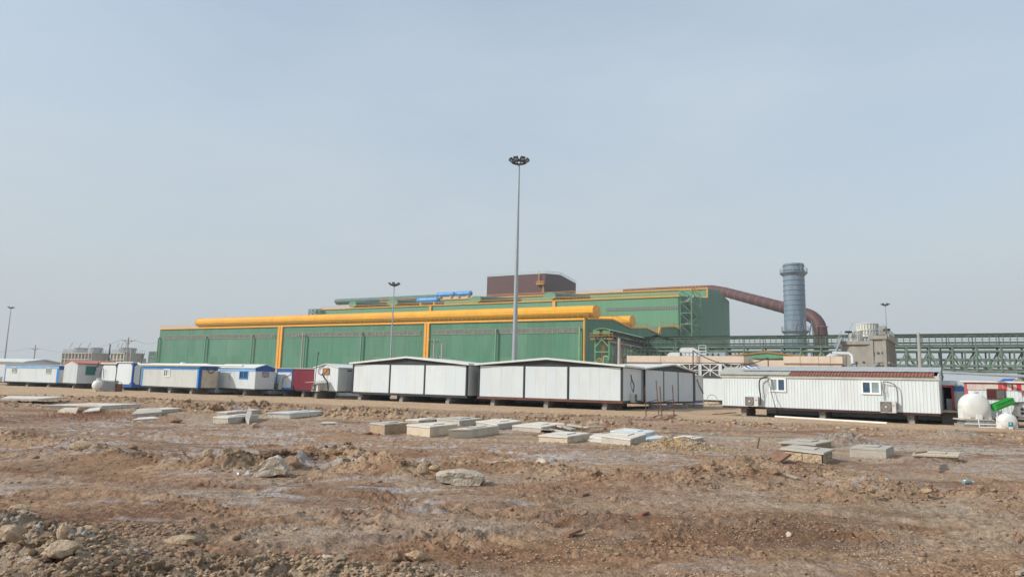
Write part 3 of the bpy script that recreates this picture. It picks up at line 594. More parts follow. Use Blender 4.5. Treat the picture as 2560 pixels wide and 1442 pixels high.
# ---------------------------- the tall hall behind
D1 = END.px(1697, 800)[0]; D2 = END.px(1767, 740)[0]
FT = off(HO, D1); FU = off(HO, D2)
def tall_hall():
    a0 = 0; aL, _ = FT.px(790, 775); zt = FT.px(1695.6, 739.4)[1]; aU, _ = FU.px(786.4, 764); zu = FU.px(1766, 720.5)[1]; zl = FU.px(1766, 744)[1]
    print('tall', zt, zl, zu, aL, aU, D1, D2)
    h = thing('factory_hall', 'tall stepped green hall behind the yellow vents, with lattice stair tower', 'factory hall', HO + HV * (D1 + 50) + HU * aL / 2)
    d3, z3 = END.px(1796, 727); d4, z4 = END.px(1823, 748); z3 = max(z3, zu); z4 = min(z4, z3 - 2)
    P = [(D1, 0), (D1, zt), (D2, zl), (D2, zu), (d3, z3), (d4, z4), (d4, 0)]
    LL = aL
    poly = [HO + HV * d + V(0, 0, z) for d, z in P]
    MB().prism(poly, HU * .4).build('end_wall', 'green', h)
    MB().prism([p + HU * LL for p in poly], HU * .4).build('end_wall', 'green', h)
    m = MB(); FT.box(m, .4, LL, 0, zt, -.4, 0); m.build('front_wall', 'green_pale', h)
    m = MB(); FU.box(m, .4, LL, zl - 1, zu, -.4, 0); m.build('upper_wall', 'green_pale', h)
    m = MB()
    for i in (1, 3, 4):
        p, q = poly[i] + HU * .4, poly[i + 1] + HU * .4; e = HU * (LL - .4); d = V(0, 0, .3)
        m.add([p, q, q + e, p + e, p - d, q - d, q + e - d, p + e - d], [(0, 1, 2, 3), (4, 5, 6, 7), (0, 1, 5, 4), (2, 3, 7, 6), (0, 3, 7, 4), (1, 2, 6, 5)])
    m.build('roof', 'green_grey', h)
    m = MB(); m.obox(poly[5] + HU * .4, HU * (LL - .4), -HV * .4, V(0, 0, -poly[5].z)); m.build('back_wall', 'green', h)
    m = MB(); FT.box(m, -.3, LL - 4, zt - .35, zt + .12, .0, .5); m.build('eaves_trim', 'yellow', h)
    m = MB(); FU.box(m, -.3, LL, zu - .4, zu + .12, .0, .5); m.build('upper_eaves_trim', 'yellow', h)
    m = MB(); END.box(m, D2 - .7, D2 + .7, zl, zu, .0, .5); m.build('corner_trim', 'yellow', h)
    p = FU.px(1724, 744); m = MB(); FU.box(m, .0, p[0], zl - .6, zl + .3, .0, .7); m.build('lower_trim', 'yellow', h)
    for x0, x1 in ((1382, 1389.5), (1075, 1080)):
        b0, b1, _, _ = FT.rect(x0, 760, x1, 761); m = MB(); FT.box(m, b0, b1, zt - 14, zt - .51, .01, .6); m.build('rain_channel', 'yellow', h)
    b0, z1 = FT.px(1516, 770); _, z0 = FT.px(1516, 778); m = MB(); FT.box(m, .5, b0, z0, z1, .01, .1); band = m.build('window_band', 'louver', h)
    m = MB(); n = 44
    for i in range(n + 1): a = .5 + (b0 - .5) * i / n; FT.box(m, a - .1, a + .1, z0, z1, .105, .2)
    m.build('window_bars', 'mullion', band, stuff=True)
    rail(MB(), FT.at(0, zt + .2, .3), FT.at(LL - 4, zt + .2, .3), 120, 1.2, .09).build('handrail', 'yellow', h, stuff=True)
    rail(MB(), FU.at(0, zu + .2, .3), FU.at(LL, zu + .2, .3), 110, 1.2, .09).build('handrail', 'yellow', h, stuff=True)
    # short ventilators standing across the lower roof
    slope = (zl - zt) / (D2 - D1)
    for i, (x0, x1, y0, y1, x2) in enumerate(((872, 890, 754, 768, 973), (969, 994, 749, 765, 1046), (1175, 1202, 740.5, 755, 1259), (1358, 1389, 731.5, 748, 1441))):
        fv = off(HO, D1 + 3); a0, a1, z0, z1 = fv.rect(x0, y0, x1, y1); ww = a1 - a0; zb = zt + .6
        ridge_vent(h, HO + HV * (D1 + 3) + HU * ((a0 + a1) / 2) + V(0, 0, zb), V(HV.x, HV.y, slope), min(D2 - D1 - 6, 42), min(ww, 9), max(2.4, z1 - zb), 'green_grey', 'green_pale')
    fv = off(HO, D2 + 6); a0, z = fv.px(844, 754); a1, z2 = fv.px(1100, 743)
    ridge_vent(h, HO + HV * (D2 + 6) + HU * a1 + V(0, 0, zu + .2), HU, a0 - a1, 5.5, 3.6, 'green_grey', 'green_grey', 5)
    # lattice stair tower at the corner
    s = thing('stair_tower', 'green steel lattice stair tower on the corner of the tall hall', 'stair tower', HO + HV * D1)
    s0, s1 = D1 + .5, END.px(1722, 800)[0]; ztop = END.px(1710, 733)[1]; out_ = 5.0
    cs = [END.at(s0, 0, .4), END.at(s1, 0, .4), END.at(s1, 0, out_), END.at(s0, 0, out_)]
    for c in cs: MB().beam(c, c + V(0, 0, ztop), .36).build('column', 'green_bright', s)
    nz_ = 9
    for k in range(nz_):
        za, zb = ztop * k / nz_, ztop * (k + 1) / nz_
        for i in range(4):
            p, q = cs[i], cs[(i + 1) % 4]; MB().beam(p + V(0, 0, zb), q + V(0, 0, zb), .2).build('girt', 'green_bright', s)
            MB().beam(p + V(0, 0, za), q + V(0, 0, zb), .17).build('brace', 'green_steel', s)
        p, q = (cs[0] + cs[3]) / 2, (cs[1] + cs[2]) / 2
        if k % 2: p, q = q, p
        MB().beam(p + V(0, 0, za), q + V(0, 0, zb), 1.0, .22).build('stair_flight', 'mullion', s)
    c = sum(cs, V(0, 0, 0)) / 4
    rail(MB(), cs[3] + V(0, 0, ztop), cs[2] + V(0, 0, ztop), 5, 1.3, .12).build('handrail', 'yellow', s, stuff=True)
    # small frame at the far left end
    s = thing('lattice_rack', 'dark steel frame at the left end of the tall hall roof', 'steel frame', FT.at(aL, 0))
    b0, b1, z0, z1 = FT.rect(777.5, 774, 808, 788)
    for i in range(4):
        a = b0 + (b1 - b0) * i / 3; MB().beam(FT.at(a, z0 - 6, 1.5), FT.at(a, z1, 1.5), .5).build('post', 'green_steel', s)
        if i < 3:
            b = b0 + (b1 - b0) * (i + 1) / 3; MB().beam(FT.at(a, z0, 1.5), FT.at(b, z1, 1.5), .35).build('brace', 'green_steel', s); MB().beam(FT.at(b, z0, 1.5), FT.at(a, z1, 1.5), .35).build('brace', 'green_steel', s)
    MB().beam(FT.at(b0, z1, 1.5), FT.at(b1, z1, 1.5), .5).build('beam', 'green_steel', s); MB().beam(FT.at(b0, z0, 1.5), FT.at(b1, z0, 1.5), .5).build('beam', 'green_steel', s)
    return h, zt, zl, zu, d4, z4
tall, ZTT, ZTL, ZTU, D4, Z4 = tall_hall()

def brown_house():
    Db = D2 + 8; f = off(HO, Db); aR, zR = f.px(1363.5, 683.5); aL, _ = f.px(1219.3, 690)
    P0 = HO + HV * Db + HU * aR; ef = Face(P0, HV, -HU)
    pr = [(0, zR)] + [ef.px(*p) for p in ((1401, 687), (1439.7, 708))]
    h = thing('roof_house', 'dark brown clad penthouse on the roof of the tall green hall', 'building', P0 + V(0, 0, ZTU))
    zb = ZTU - .5; w = aL - aR
    poly = [P0 + V(0, 0, zb)] + [P0 + HV * d + V(0, 0, z) for d, z in pr] + [P0 + HV * pr[-1][0] + V(0, 0, zb)]
    MB().prism(poly, HU * .3).build('end_wall', 'brown', h); MB().prism([p + HU * w for p in poly], HU * .3).build('end_wall', 'brown', h)
    m = MB(); f.box(m, aR + .3, aR + w, zb, zR, -.3, 0); m.build('front_wall', 'brown', h)
    m = MB(); m.obox(poly[-1] + HU * .3, HU * (w - .3), -HV * .3, V(0, 0, pr[-1][1] - zb)); m.build('back_wall', 'brown', h)
    m = MB()
    for p, q in ((poly[1], poly[2]), (poly[2], poly[3])):
        p = p + HU * .3; q = q + HU * .3; e = HU * (w - .3); d = V(0, 0, .3); m.add([p, q, q + e, p + e, p - d, q - d, q + e - d, p + e - d], [(0, 1, 2, 3), (4, 5, 6, 7), (0, 1, 5, 4), (2, 3, 7, 6), (0, 3, 7, 4), (1, 2, 6, 5)])
    m.build('roof', 'brown', h)
    m = rail(MB(), f.at(aR, zR, .05), f.at(aL, zR, .05), 26, 1.3, .1)
    rail(m, poly[1], poly[2], 7, 1.3, .1); rail(m, poly[2], poly[3], 8, 1.3, .1); m.build('handrail', 'roofgrey', h, stuff=True)
    s0, s1, z0, z1 = f.rect(1344, 706, 1362, 712); m = MB(); f.box(m, s0, s1, z0, z0 + .35, .05, 2); m.build('platform', 'yellow', h)
    rail(MB(), f.at(s0, z0 + .35, 1.9), f.at(s1, z0 + .35, 1.9), 4, 1.3, .14).build('platform_rail', 'yellow', h, stuff=True)
    for xx, ya, yb in ((1349, 678, 708), (1359.5, 712, 732)):
        a, zt = f.px(xx, ya); _, zb2 = f.px(xx, yb); m = MB()
        for d in (-.35, .35): m.beam(f.at(a + d, zb2, .9), f.at(a + d, zt, .9), .14)
        for i in range(14): z = zb2 + (zt - zb2) * (i + .5) / 14; m.beam(f.at(a - .35, z, .9), f.at(a + .35, z, .9), .1)
        m.build('ladder', 'yellow', h)
brown_house()

# blue tanks on the roof
for (x0, x1, y0, y1, dv, lab) in ((1043, 1099, 743, 758, D1 + 14, 'blue cylindrical tank lowest and leftmost on the green hall roof'), (1091, 1139, 730, 742.5, D2 + 2, 'blue cylindrical tank, middle one of three on the green hall roof'), (1140, 1180, 727.5, 741, D2 + 2, 'blue cylindrical tank, rightmost of three on the green hall roof')):
    f = off(HO, dv); a0, a1, z0, z1 = f.rect(x0, y0, x1, y1); r = (z1 - z0) / 2; c = f.at(a0, (z0 + z1) / 2, 0)
    t = thing('blue_tank', lab, 'tank', f.at((a0 + a1) / 2, z0), 'blue tanks on the green hall roof')
    l = a1 - a0; MB().lathe(c, [(r * .3, 0), (r * .7, .25), (r * .9, .8), (r * .95, 1.4), (r * .95, l - 1.4), (r * .9, l - .8), (r * .7, l - .25), (r * .3, l)], 24, HU).build('shell', 'blue_tank', t, True)
    for k in (.1, .5, .9): MB().lathe(c + HU * l * k, [(r * .96, -.25), (r * 1.02, -.2), (r * 1.02, .2), (r * .96, .25)], 24, HU).build('hoop', 'blue_tank', t, True)
    for k in (.2, .8):
        m = MB(); zroof = (ZTU if dv > D2 else ZTT + (ZTL - ZTT) * 14 / (D2 - D1)) - .6; p = c + HU * l * k; m.obox(V(p.x, p.y, zroof) - HV * r * .7 - HU * .4, HU * .8, HV * r * 1.4, V(0, 0, z0 + r * .3 - zroof)); m.build('saddle', 'yellow', t)

# brown duct from the tall hall to the ground by the stack
def duct():
    t = thing('exhaust_duct', 'large brown exhaust duct running from the tall hall roof down past the stack', 'duct', PD(2053, 880, 300))
    pts = [PD(1560, 734, 428), PD(1700, 727, 410), PD(1780, 724.5, 392), PD(1812, 730, 384), PD(1960, 769, 325), PD(2018, 786, 304)]
    e = PD(2053, 838, 298)
    c0, c2 = pts[-1], V(e.x, e.y, e.z); c1 = V(e.x, e.y, PD(2053, 797, 298).z)
    arc = [c0.lerp(c1, k).lerp(c1.lerp(c2, k), k) for k in (0, .2, .4, .6, .8, 1)]
    path = pts[:-1] + arc + [V(e.x, e.y, 0)]
    MB().tube(path, 2.75, 20).build('duct_body', 'brown_duct', t, True)
    def ring(p, d, r=2.82, w=.35): MB().lathe(p - d * w / 2, [(r - .1, 0), (r, 0), (r, w), (r - .1, w)], 24, d).build('flange', 'brown_seam', t)
    for a, b, n in ((pts[3], pts[4], 8), (pts[4], pts[5], 2)):
        d = (b - a).normalized()
        for i in range(n): ring(a.lerp(b, (i + .1) / n), d)
    ring(V(e.x, e.y, PD(2053, 817, 298).z), V(0, 0, 1))
    for dx in (-4, 4): MB().beam(V(e.x + dx - 8, e.y - 3, 0), V(e.x - 5, e.y - 3, PD(2030, 800, 298).z), .4).build('support', 'stack_band', t)
duct()

def stack():
    Y = 262; c = PD(1989, 838, Y); c.z = 0; zt = zat(c, 661); t = thing('smoke_stack', 'tall blue grey steel chimney stack with two ring platforms', 'chimney', c)
    r = (PD(2016, 820, Y) - PD(1961, 820, Y)).x / 2 * .94
    z1, z2 = zat(c, 683), zat(c, 828)
    MB().lathe(c, [(r * 1.06, 0), (r * 1.0, z2), (r * .985, z1 * .7), (r * .97, z1), (r * .95, zt), (r * .86, zt), (r * .86, zt - 6)], 36).build('shell', 'stack', t, True)
    n = 22
    for i in range(n):
        z = zt - .8 - i * (zt - 8) / n; MB().lathe(c, [(r * .95, z), (r * 1.012, z), (r * 1.012, z + .12), (r * .95, z + .12)], 36).build('stiffening_ring', 'stack_band', t)
    for z, nm in ((z1, 'upper'), (z2, 'lower')):
        pf = MB().lathe(c, [(r * .96, z - 1.3), (r * 1.27, z - .15), (r * 1.27, z + .1), (r * .96, z + .1)], 36).build('ring_platform', 'stack', t)
        m = MB(); N = 22
        for i in range(N):
            a, b = 2 * math.pi * i / N, 2 * math.pi * (i + 1) / N; p = c + V(math.cos(a) * r * 1.25, math.sin(a) * r * 1.25, z); q = c + V(math.cos(b) * r * 1.25, math.sin(b) * r * 1.25, z)
            m.beam(p, p + V(0, 0, 1.7), .09)
            for hh in (.85, 1.7): m.beam(p + V(0, 0, hh), q + V(0, 0, hh), .09)
        m.build('guard_rail', 'galv', pf, stuff=True)
    m = MB(); a = R(-75)
    for d in (-.3, .3): p = c + V(math.cos(a) * r * 1.08 + d, math.sin(a) * r * 1.08, 0); m.beam(p + V(0, 0, z1), p + V(0, 0, zt), .1)
    for i in range(12): p = c + V(math.cos(a) * r * 1.08, math.sin(a) * r * 1.08, z1 + (zt - z1) * i / 12); m.beam(p - V(.3, 0, 0), p + V(.3, 0, 0), .08)
    m.build('ladder', 'galv', t)
    for s in (-.6, .5): MB().beam(c + V(s * r, -r * 1.0, z2 + .3), c + V(s * r - .9, -r * 1.2, z2 + 4.2), .18).build('davit', 'galv', t)
stack()

# ================================================================== PIPE RACK
RU = -HU
RO = XY(1631, 850, 148)
RF = Face(RO, RU)
def rackz(x, y): return RF.px(x, y)[1]
def pipe_rack():
    ztop, zc, z2, zb = rackz(2400, 837.5), rackz(2400, 866), rackz(2400, 877), rackz(2400, 927)
    print('rack', ztop, zc, z2, zb)
    sm = RF.px(2640, 880)[0]
    t = thing('pipe_rack', 'long elevated green steel pipe rack with barred gallery and truss girders', 'pipe rack', RF.at(sm / 2, 0))
    for dd, front in ((0, True), (-4.5, False)):
        for z, w in ((ztop, .3), (zc, .28), (z2, .3), (zb, .3), ((z2 + zb) / 2 + .35, .2), (zb + .9, .26)):
            MB().beam(RF.at(-6, z, dd), RF.at(sm, z, dd), w).build('chord', 'green_steel', t)
        for k in range(1, 5 if front else 2): z = zc + (ztop - zc) * k / 5; MB().beam(RF.at(-6, z, dd), RF.at(sm, z, dd), .09).build('gallery_bar', 'green_steel', t)
        n = int((sm + 6) / 1.0)
        for i in range(0, n, 1 if front else 4):
            a = -6 + i * 1.0; MB().beam(RF.at(a, zc, dd + .1), RF.at(a, ztop, dd + .1), .11, .11).build('gallery_post', 'green_steel', t)
        nb = int((sm + 6) / 3.56)
        for i in range(nb + 1):
            a = -6 + i * 3.56
            MB().beam(RF.at(a, zb, dd + .16), RF.at(a, zc, dd + .16), .26).build('post', 'green_steel', t)
            MB().beam(RF.at(a - 1.78, zb, dd + .05), RF.at(a - 1.78, z2, dd + .05), .2).build('post', 'green_steel', t)
            for sg in (-1, 1): MB().beam(RF.at(a, z2 - .1, dd + .02), RF.at(a + sg * 1.78, zb + .1, dd + .02), .24).build('diagonal', 'green_bright' if front and a < 34 else 'green_steel', t)
    n = int(sm / 3.56)
    for i in range(n + 1): MB().beam(RF.at(i * 3.56, ztop, 0), RF.at(i * 3.56, ztop, -4.5), .2).build('cross_beam', 'green_steel', t)
    m = MB(); N = 220
    for i in range(N):
        a = -6 + (sm + 6) * i / N; w = (sm + 6) / N
        m.add([RF.at(a, ztop + .2, .5), RF.at(a + w / 2, ztop + .3, .5), RF.at(a + w, ztop + .2, .5), RF.at(a, ztop + .2, -5), RF.at(a + w / 2, ztop + .3, -5), RF.at(a + w, ztop + .2, -5)], [(0, 1, 4, 3), (1, 2, 5, 4)])
    m.build('roof_sheet', 'green_grey', t)
    for dz, r, mt in ((.35, .16, 'pipeg'), (1.0, .22, 'pipeg'), (1.9, .12, 'pipeg')): MB().tube([RF.at(-6, zb + dz, -2.2), RF.at(sm, zb + dz, -2.2)], r, 8).build('pipe', mt, t, True)
    for dz, r, mt in ((.3, .2, 'pipeg'), (.9, .14, 'green_steel')): MB().tube([RF.at(-6, zc + dz, -3.2), RF.at(sm, zc + dz, -3.2)], r, 8).build('pipe', mt, t, True)
    for i in range(0, nb + 1, 5):
        a = -6 + i * 3.56
        for dd in (0, -4.5): MB().beam(RF.at(a, 0, dd), RF.at(a, zb, dd), .45).build('leg', 'green_steel', t)
    s2 = RF.px(2550, 940)[0]; MB().beam(RF.at(s2, 0, -.2), RF.at(s2, zb, -.2), .4).build('leg', 'green_steel', t)
pipe_rack()

# ---------------------------- conveyor gallery in front of the hall's end wall
def conveyor():
    O = XY(1488, 850, 131); fr = Face(O, RU); side = Face(fr.at(fr.px(1523, 850)[0], 0), HV, RU); w = fr.px(1523, 850)[0]
    ztop = fr.px(1505, 821)[1]; ze = fr.px(1505, 826)[1]; zfl = fr.px(1505, 848)[1]; zh = fr.px(1505, 840)[1]; Ld = side.px(1628, 860)[0]
    print('conv', w, ztop, zfl, Ld)
    t = thing('conveyor_gallery', 'roofed conveyor gallery on green trestles beside the end of the green hall', 'conveyor gallery', O)
    # arched roof ribs
    def arch(s):
        pts = []
        for k in range(9):
            a = -1 + 2 * k / 8; pts.append(fr.at(w / 2 + a * w * .62, ze + (ztop - ze) * (1 - a * a), 0) + HV * s)
        return pts
    n = 13
    for i in range(n + 1):
        s = Ld * i / n; m = MB().tube(arch(s), .09, 5); m.build('roof_rib', 'cage' if i % 2 else 'green_bright', t)
        for k in (0, 1): p = fr.at(w * k, zfl, 0) + HV * s; MB().beam(p, V(p.x, p.y, ze + .1), .16).build('gallery_post', 'green_steel', t)
        MB().beam(fr.at(0, zfl, 0) + HV * s, fr.at(w, zfl, 0) + HV * s, .2).build('floor_beam', 'green_steel', t)
    a0, a1 = arch(.2), arch(Ld); m = MB()
    m.add(a0 + a1, [(i, i + 1, i + 10, i + 9) for i in range(8)]); m.build('roof_sheet', 'green_grey', t)
    for k in (0, 1):
        for j, z in enumerate((zfl, zfl + .6, zfl + 1.2, zfl - .35)): MB().beam(fr.at(w * k, z, .0) , fr.at(w * k, z, 0) + HV * Ld, .13 if j != 3 else .3).build('side_rail', 'rust' if k and j < 3 else 'pipeg', t)
    m = MB(); m.obox(fr.at(.2, zfl + .1), RU * (w - .4), HV * Ld, V(0, 0, .25)); m.build('walkway', 'green_steel', t)
    m = MB(); m.obox(fr.at(w * .35, zfl + .4), RU * (w * .3), HV * Ld, V(0, 0, .5)); m.build('belt', 'interior', t)
    # open louvred head end
    for k in range(6):
        z = zfl + .6 + (ze - zfl - .6) * k / 6
        for a, b in ((-.3, w * .36), (w * .6, w + .25)): m = MB(); m.obox(fr.at(a, z, .1), RU * (b - a), -HV * .35, V(0, 0, .12)); m.build('louvre', 'green_bright', t)
    for a in (-.5, w): m = MB(); m.obox(fr.at(a - .2, zfl - .1, .8), RU * 1.0, HV * 1.6, V(0, 0, .25)); m.build('platform', 'dull_orange', t)
    rail(MB(), fr.at(-.7, zfl + .1, .8), fr.at(w + 1., zfl + .1, .8), 6, 1.0, .09).build('handrail', 'dull_orange', t, stuff=True)
    # trestles
    for i, s in enumerate([0, 5, 10, 15, 20, 25, Ld]):
        for k in (0, 1): p = fr.at(w * k, 0, 0) + HV * s; MB().beam(p, p + V(0, 0, zfl), .28).build('trestle_leg', 'green_bright' if i == 0 else 'green_steel', t)
        if s < Ld:
            p = fr.at(w + .05, 0, 0) + HV * s; q = p + HV * 2.5; r_ = p + HV * 5; MB().beam(p, q + V(0, 0, zfl * .72), .2).build('brace', 'green_steel', t); MB().beam(r_, q + V(0, 0, zfl * .72), .2).build('brace', 'green_steel', t)
    for z in (.3, .5, .72): MB().beam(fr.at(w + .05, zfl * z, 0), fr.at(w + .05, zfl * z, 0) + HV * Ld, .2).build('girt', 'green_steel', t)
    for k, z in enumerate((.35, .5, .62, .78)): MB().beam(fr.at(0, zfl * z, .1), fr.at(w, zfl * z, .1), .16).build('rung', 'green_bright', t)
    for sg in (0, 1): MB().beam(fr.at(w * sg, zfl * .86, .1), fr.at(w / 2, zfl, .1), .16).build('knee_brace', 'green_bright', t)
    MB().beam(fr.at(w * .5, 0, -.6), fr.at(w * .5, zfl + 1.8, -.6), .5).build('lift_shaft', 'dull_orange', t)
    # pipework at the foot
    for a, h_, mt, r in ((w * .3, .66, 'dull_orange', .16), (w * .76, .7, 'green_bright', .2), (w * .68, .66, 'green_pale', .1)):
        MB().tube([fr.at(a, 0, 1), fr.at(a, zfl * h_ - .4, 1), fr.at(a + .15, zfl * h_ - .1, 1), fr.at(a + .45, zfl * h_, 1), fr.at(a + .9, zfl * h_ - .2, 1), fr.at(a + 1, zfl * h_ - .7, 1)], r, 8).build('process_pipe', mt, t, True)
    c = fr.at(w + 1.6, 0, .3)
    for k in (0, 1):
        MB().beam(c + RU * 1.4 * k, c + RU * 1.4 * k + V(0, 0, zfl * .98), .16).build('stair_post', 'rust', t)
    for k in range(12): MB().beam(c + V(0, 0, zfl * k / 12), c + RU * 1.4 + V(0, 0, zfl * (k + .5) / 12), .12).build('stair_rung', 'dull_orange' if k < 6 else 'rust', t)
    # small second canopy
    m = MB(); q = side.at(21, 0, 3.0); zz = ze - .2; m.add([q - RU * 3 + V(0, 0, zz), q + V(0, 0, zz + .9), q + RU * 5 + V(0, 0, zz - .6), q - RU * 3 + HV * 8 + V(0, 0, zz), q + HV * 8 + V(0, 0, zz + .9), q + RU * 5 + HV * 8 + V(0, 0, zz - .6)], [(0, 1, 4, 3), (1, 2, 5, 4)])
    m.build('canopy', 'green_grey', t)
    for a in (-2.6, 4.2): MB().beam(q + RU * a, q + RU * a + V(0, 0, zz - .3), .2).build('canopy_post', 'green_steel', t)
conveyor()

# ================================================================== COOLING TOWERS
def tower_right():
    RU, HV = V(.83, -.557, 0), V(.557, .83, 0)
    A = XY(2106, 880, 106); f = Face(A, RU); wl = f.px(2176, 880)[0]; zt = f.px(2140, 853)[1]
    t = thing('cooling_tower', 'weathered concrete cooling tower with white ribbed fan cowls on top', 'cooling tower', f.at(wl, 0))
    D = 11
    m = MB(); f.box(m, 0, wl, 0, zt, -D, 0); m.build('left_block', 'tower', t)
    a1 = f.px(2216, 880)[0]; zr = f.px(2195, 840)[1]
    f2 = Face(f.at(wl + .02, 0, .5), RU); w2 = f2.px(2216, 870)[0]
    m = MB(); f2.box(m, 0, w2, 0, zr, -D - 1, 0); m.build('right_block', 'tower', t)
    # frames proud of the walls
    for ff, w, z1 in ((f, wl, zt), (f2, w2, zr)):
        m = MB()
        for a in (0, w - .45): ff.box(m, a, a + .45, 0, z1 - .5, .003, .16)
        ff.box(m, -.15, w + .15, z1 - .5, z1 + .02, .003, .35)
        for zz in (z1 * .62, z1 * .36) if ff is f2 else (z1 * .58,): ff.box(m, .46, w - .46, zz, zz + .22, .003, .13)
        m.build('frame', 'tower', t)
    sf = Face(f2.at(w2, 0), HV, RU)
    for i in range(13): m = MB(); a = .2 + i * (D + .4) / 13; sf.box(m, a, a + .22, 0, zr - .6, .003, .28); m.build('rib', 'tower', t)
    m = MB(); sf.box(m, 0, D + 1, zr * .6, zr * .6 + .3, .004, .34); sf.box(m, 0, D + 1, zr - .6, zr + .3, .004, .45); m.build('ledge', 'tower', t)
    # fans
    for ff, x0, x1, y0, y1, dep in ((f, 2122, 2158, 829.5, 851, 2.2), (f2, 2142, 2196, 810.5, 838, 3.6)):
        fp = Face(ff.at(0, 0, -dep), RU); s0, s1, z0, z1 = fp.rect(x0, y0, x1, y1); r = (s1 - s0) / 2; c = fp.at((s0 + s1) / 2, 0, 0); z0 = (zt if ff is f else zr) + .02
        if ff is f2: z0 = zr + .02
        cow = MB().lathe(c, [(r, z0), (r * .93, z0 + .4 * (z1 - z0)), (r * .98, z1), (r * .94, z1), (r * .88, z0 + .4 * (z1 - z0)), (r * .9, z0)], 30).build('fan_cowl', 'fancowl', t, True)
        for i in range(24):
            a = 2 * math.pi * i / 24; d = V(math.cos(a), math.sin(a), 0); MB().beam(c + d * r * .99 + V(0, 0, z0), c + d * r * 1.0 + V(0, 0, z1), .1, .14).build('cowl_rib', 'fancowl', cow)
        for k in (.02, .5, .97): MB().lathe(c, [(r * .95, z0 + (z1 - z0) * k), (r * 1.05, z0 + (z1 - z0) * k), (r * 1.05, z0 + (z1 - z0) * k + .1), (r * .95, z0 + (z1 - z0) * k + .1)], 30).build('cowl_ring', 'fancowl', cow)
    m = rail(MB(), f.at(0, zt, .2), f.at(wl, zt, .2), 8, 1.05, .06); rail(m, f2.at(0, zr, .2), f2.at(w2, zr, .2), 5, 1.05, .06); rail(m, sf.at(0, zr, .2), sf.at(D, zr, .2), 9, 1.05, .06)
    m.build('handrail', 'galv', t, stuff=True)
    m = MB(); b = f2.px(2210, 822); f2.box(m, w2 * .62, w2 * 1.0, zr, zr + 1.5, -2, -.3); m.build('plant_box', 'tower', t)
    # pipes stubs and marks
    for x, y in ((2183, 882), (2195.5, 882), (2207, 882), (2196, 904), (2207.5, 904), (2183, 887), (2207.5, 914), (2159, 905), (2141, 906)):
        ff = f2 if x > 2178 else f; a, z = ff.px(x, y); MB().lathe(ff.at(a, z, .0), [(.16, 0), (.16, .12)], 10, -HV).build('pipe_stub', 'char', t)
    m = MB(); m.beam(f2.at(f2.px(2181, 920)[0], f2.px(2181, 920)[1], .4), f2.at(f2.px(2194, 905)[0], f2.px(2194, 905)[1], .4), .25); m.build('brace_pipe', 'pipeg', t)
    # stair on the left
    a0, z0 = f.px(2089, 884); a1_, z1 = f.px(2106, 845)
    for d in (.3, 1.1): m = MB(); m.beam(f.at(a0, z0, d), f.at(a1_, z1, d), .1, .25); m.beam(f.at(a0, z0 + 1, d), f.at(a1_, z1 + 1, d), .07); m.build('stair_string', 'galv', t)
    for k in range(14): p = k / 14; m = MB(); m.obox(f.at(a0 + (a1_ - a0) * p, z0 + (z1 - z0) * p, .3), RU * .25, -HV * -.8 * -1, V(0, 0, .05)); m.build('stair_tread', 'galv', t)
    # floodlight arms
    for (ff, x, y, x2, y2) in ((f, 2120, 830, 2131, 806), (f2, 2215, 824, 2205, 808)):
        a, z = ff.px(x, y); a2, z2 = ff.px(x2, y2); zb_ = (zt if ff is f else zr); MB().beam(ff.at(a, zb_, -.5), ff.at(a, z, -.5), .12).build('lamp_post', 'galv', t); MB().beam(ff.at(a, z, -.5), ff.at(a2, z2, -.5), .1).build('lamp_arm', 'galv', t)
        m = MB(); m.box(ff.at(a, z - .1, -.5), .9, .5, .3); m.build('floodlight', 'lampd', t)
tower_right()

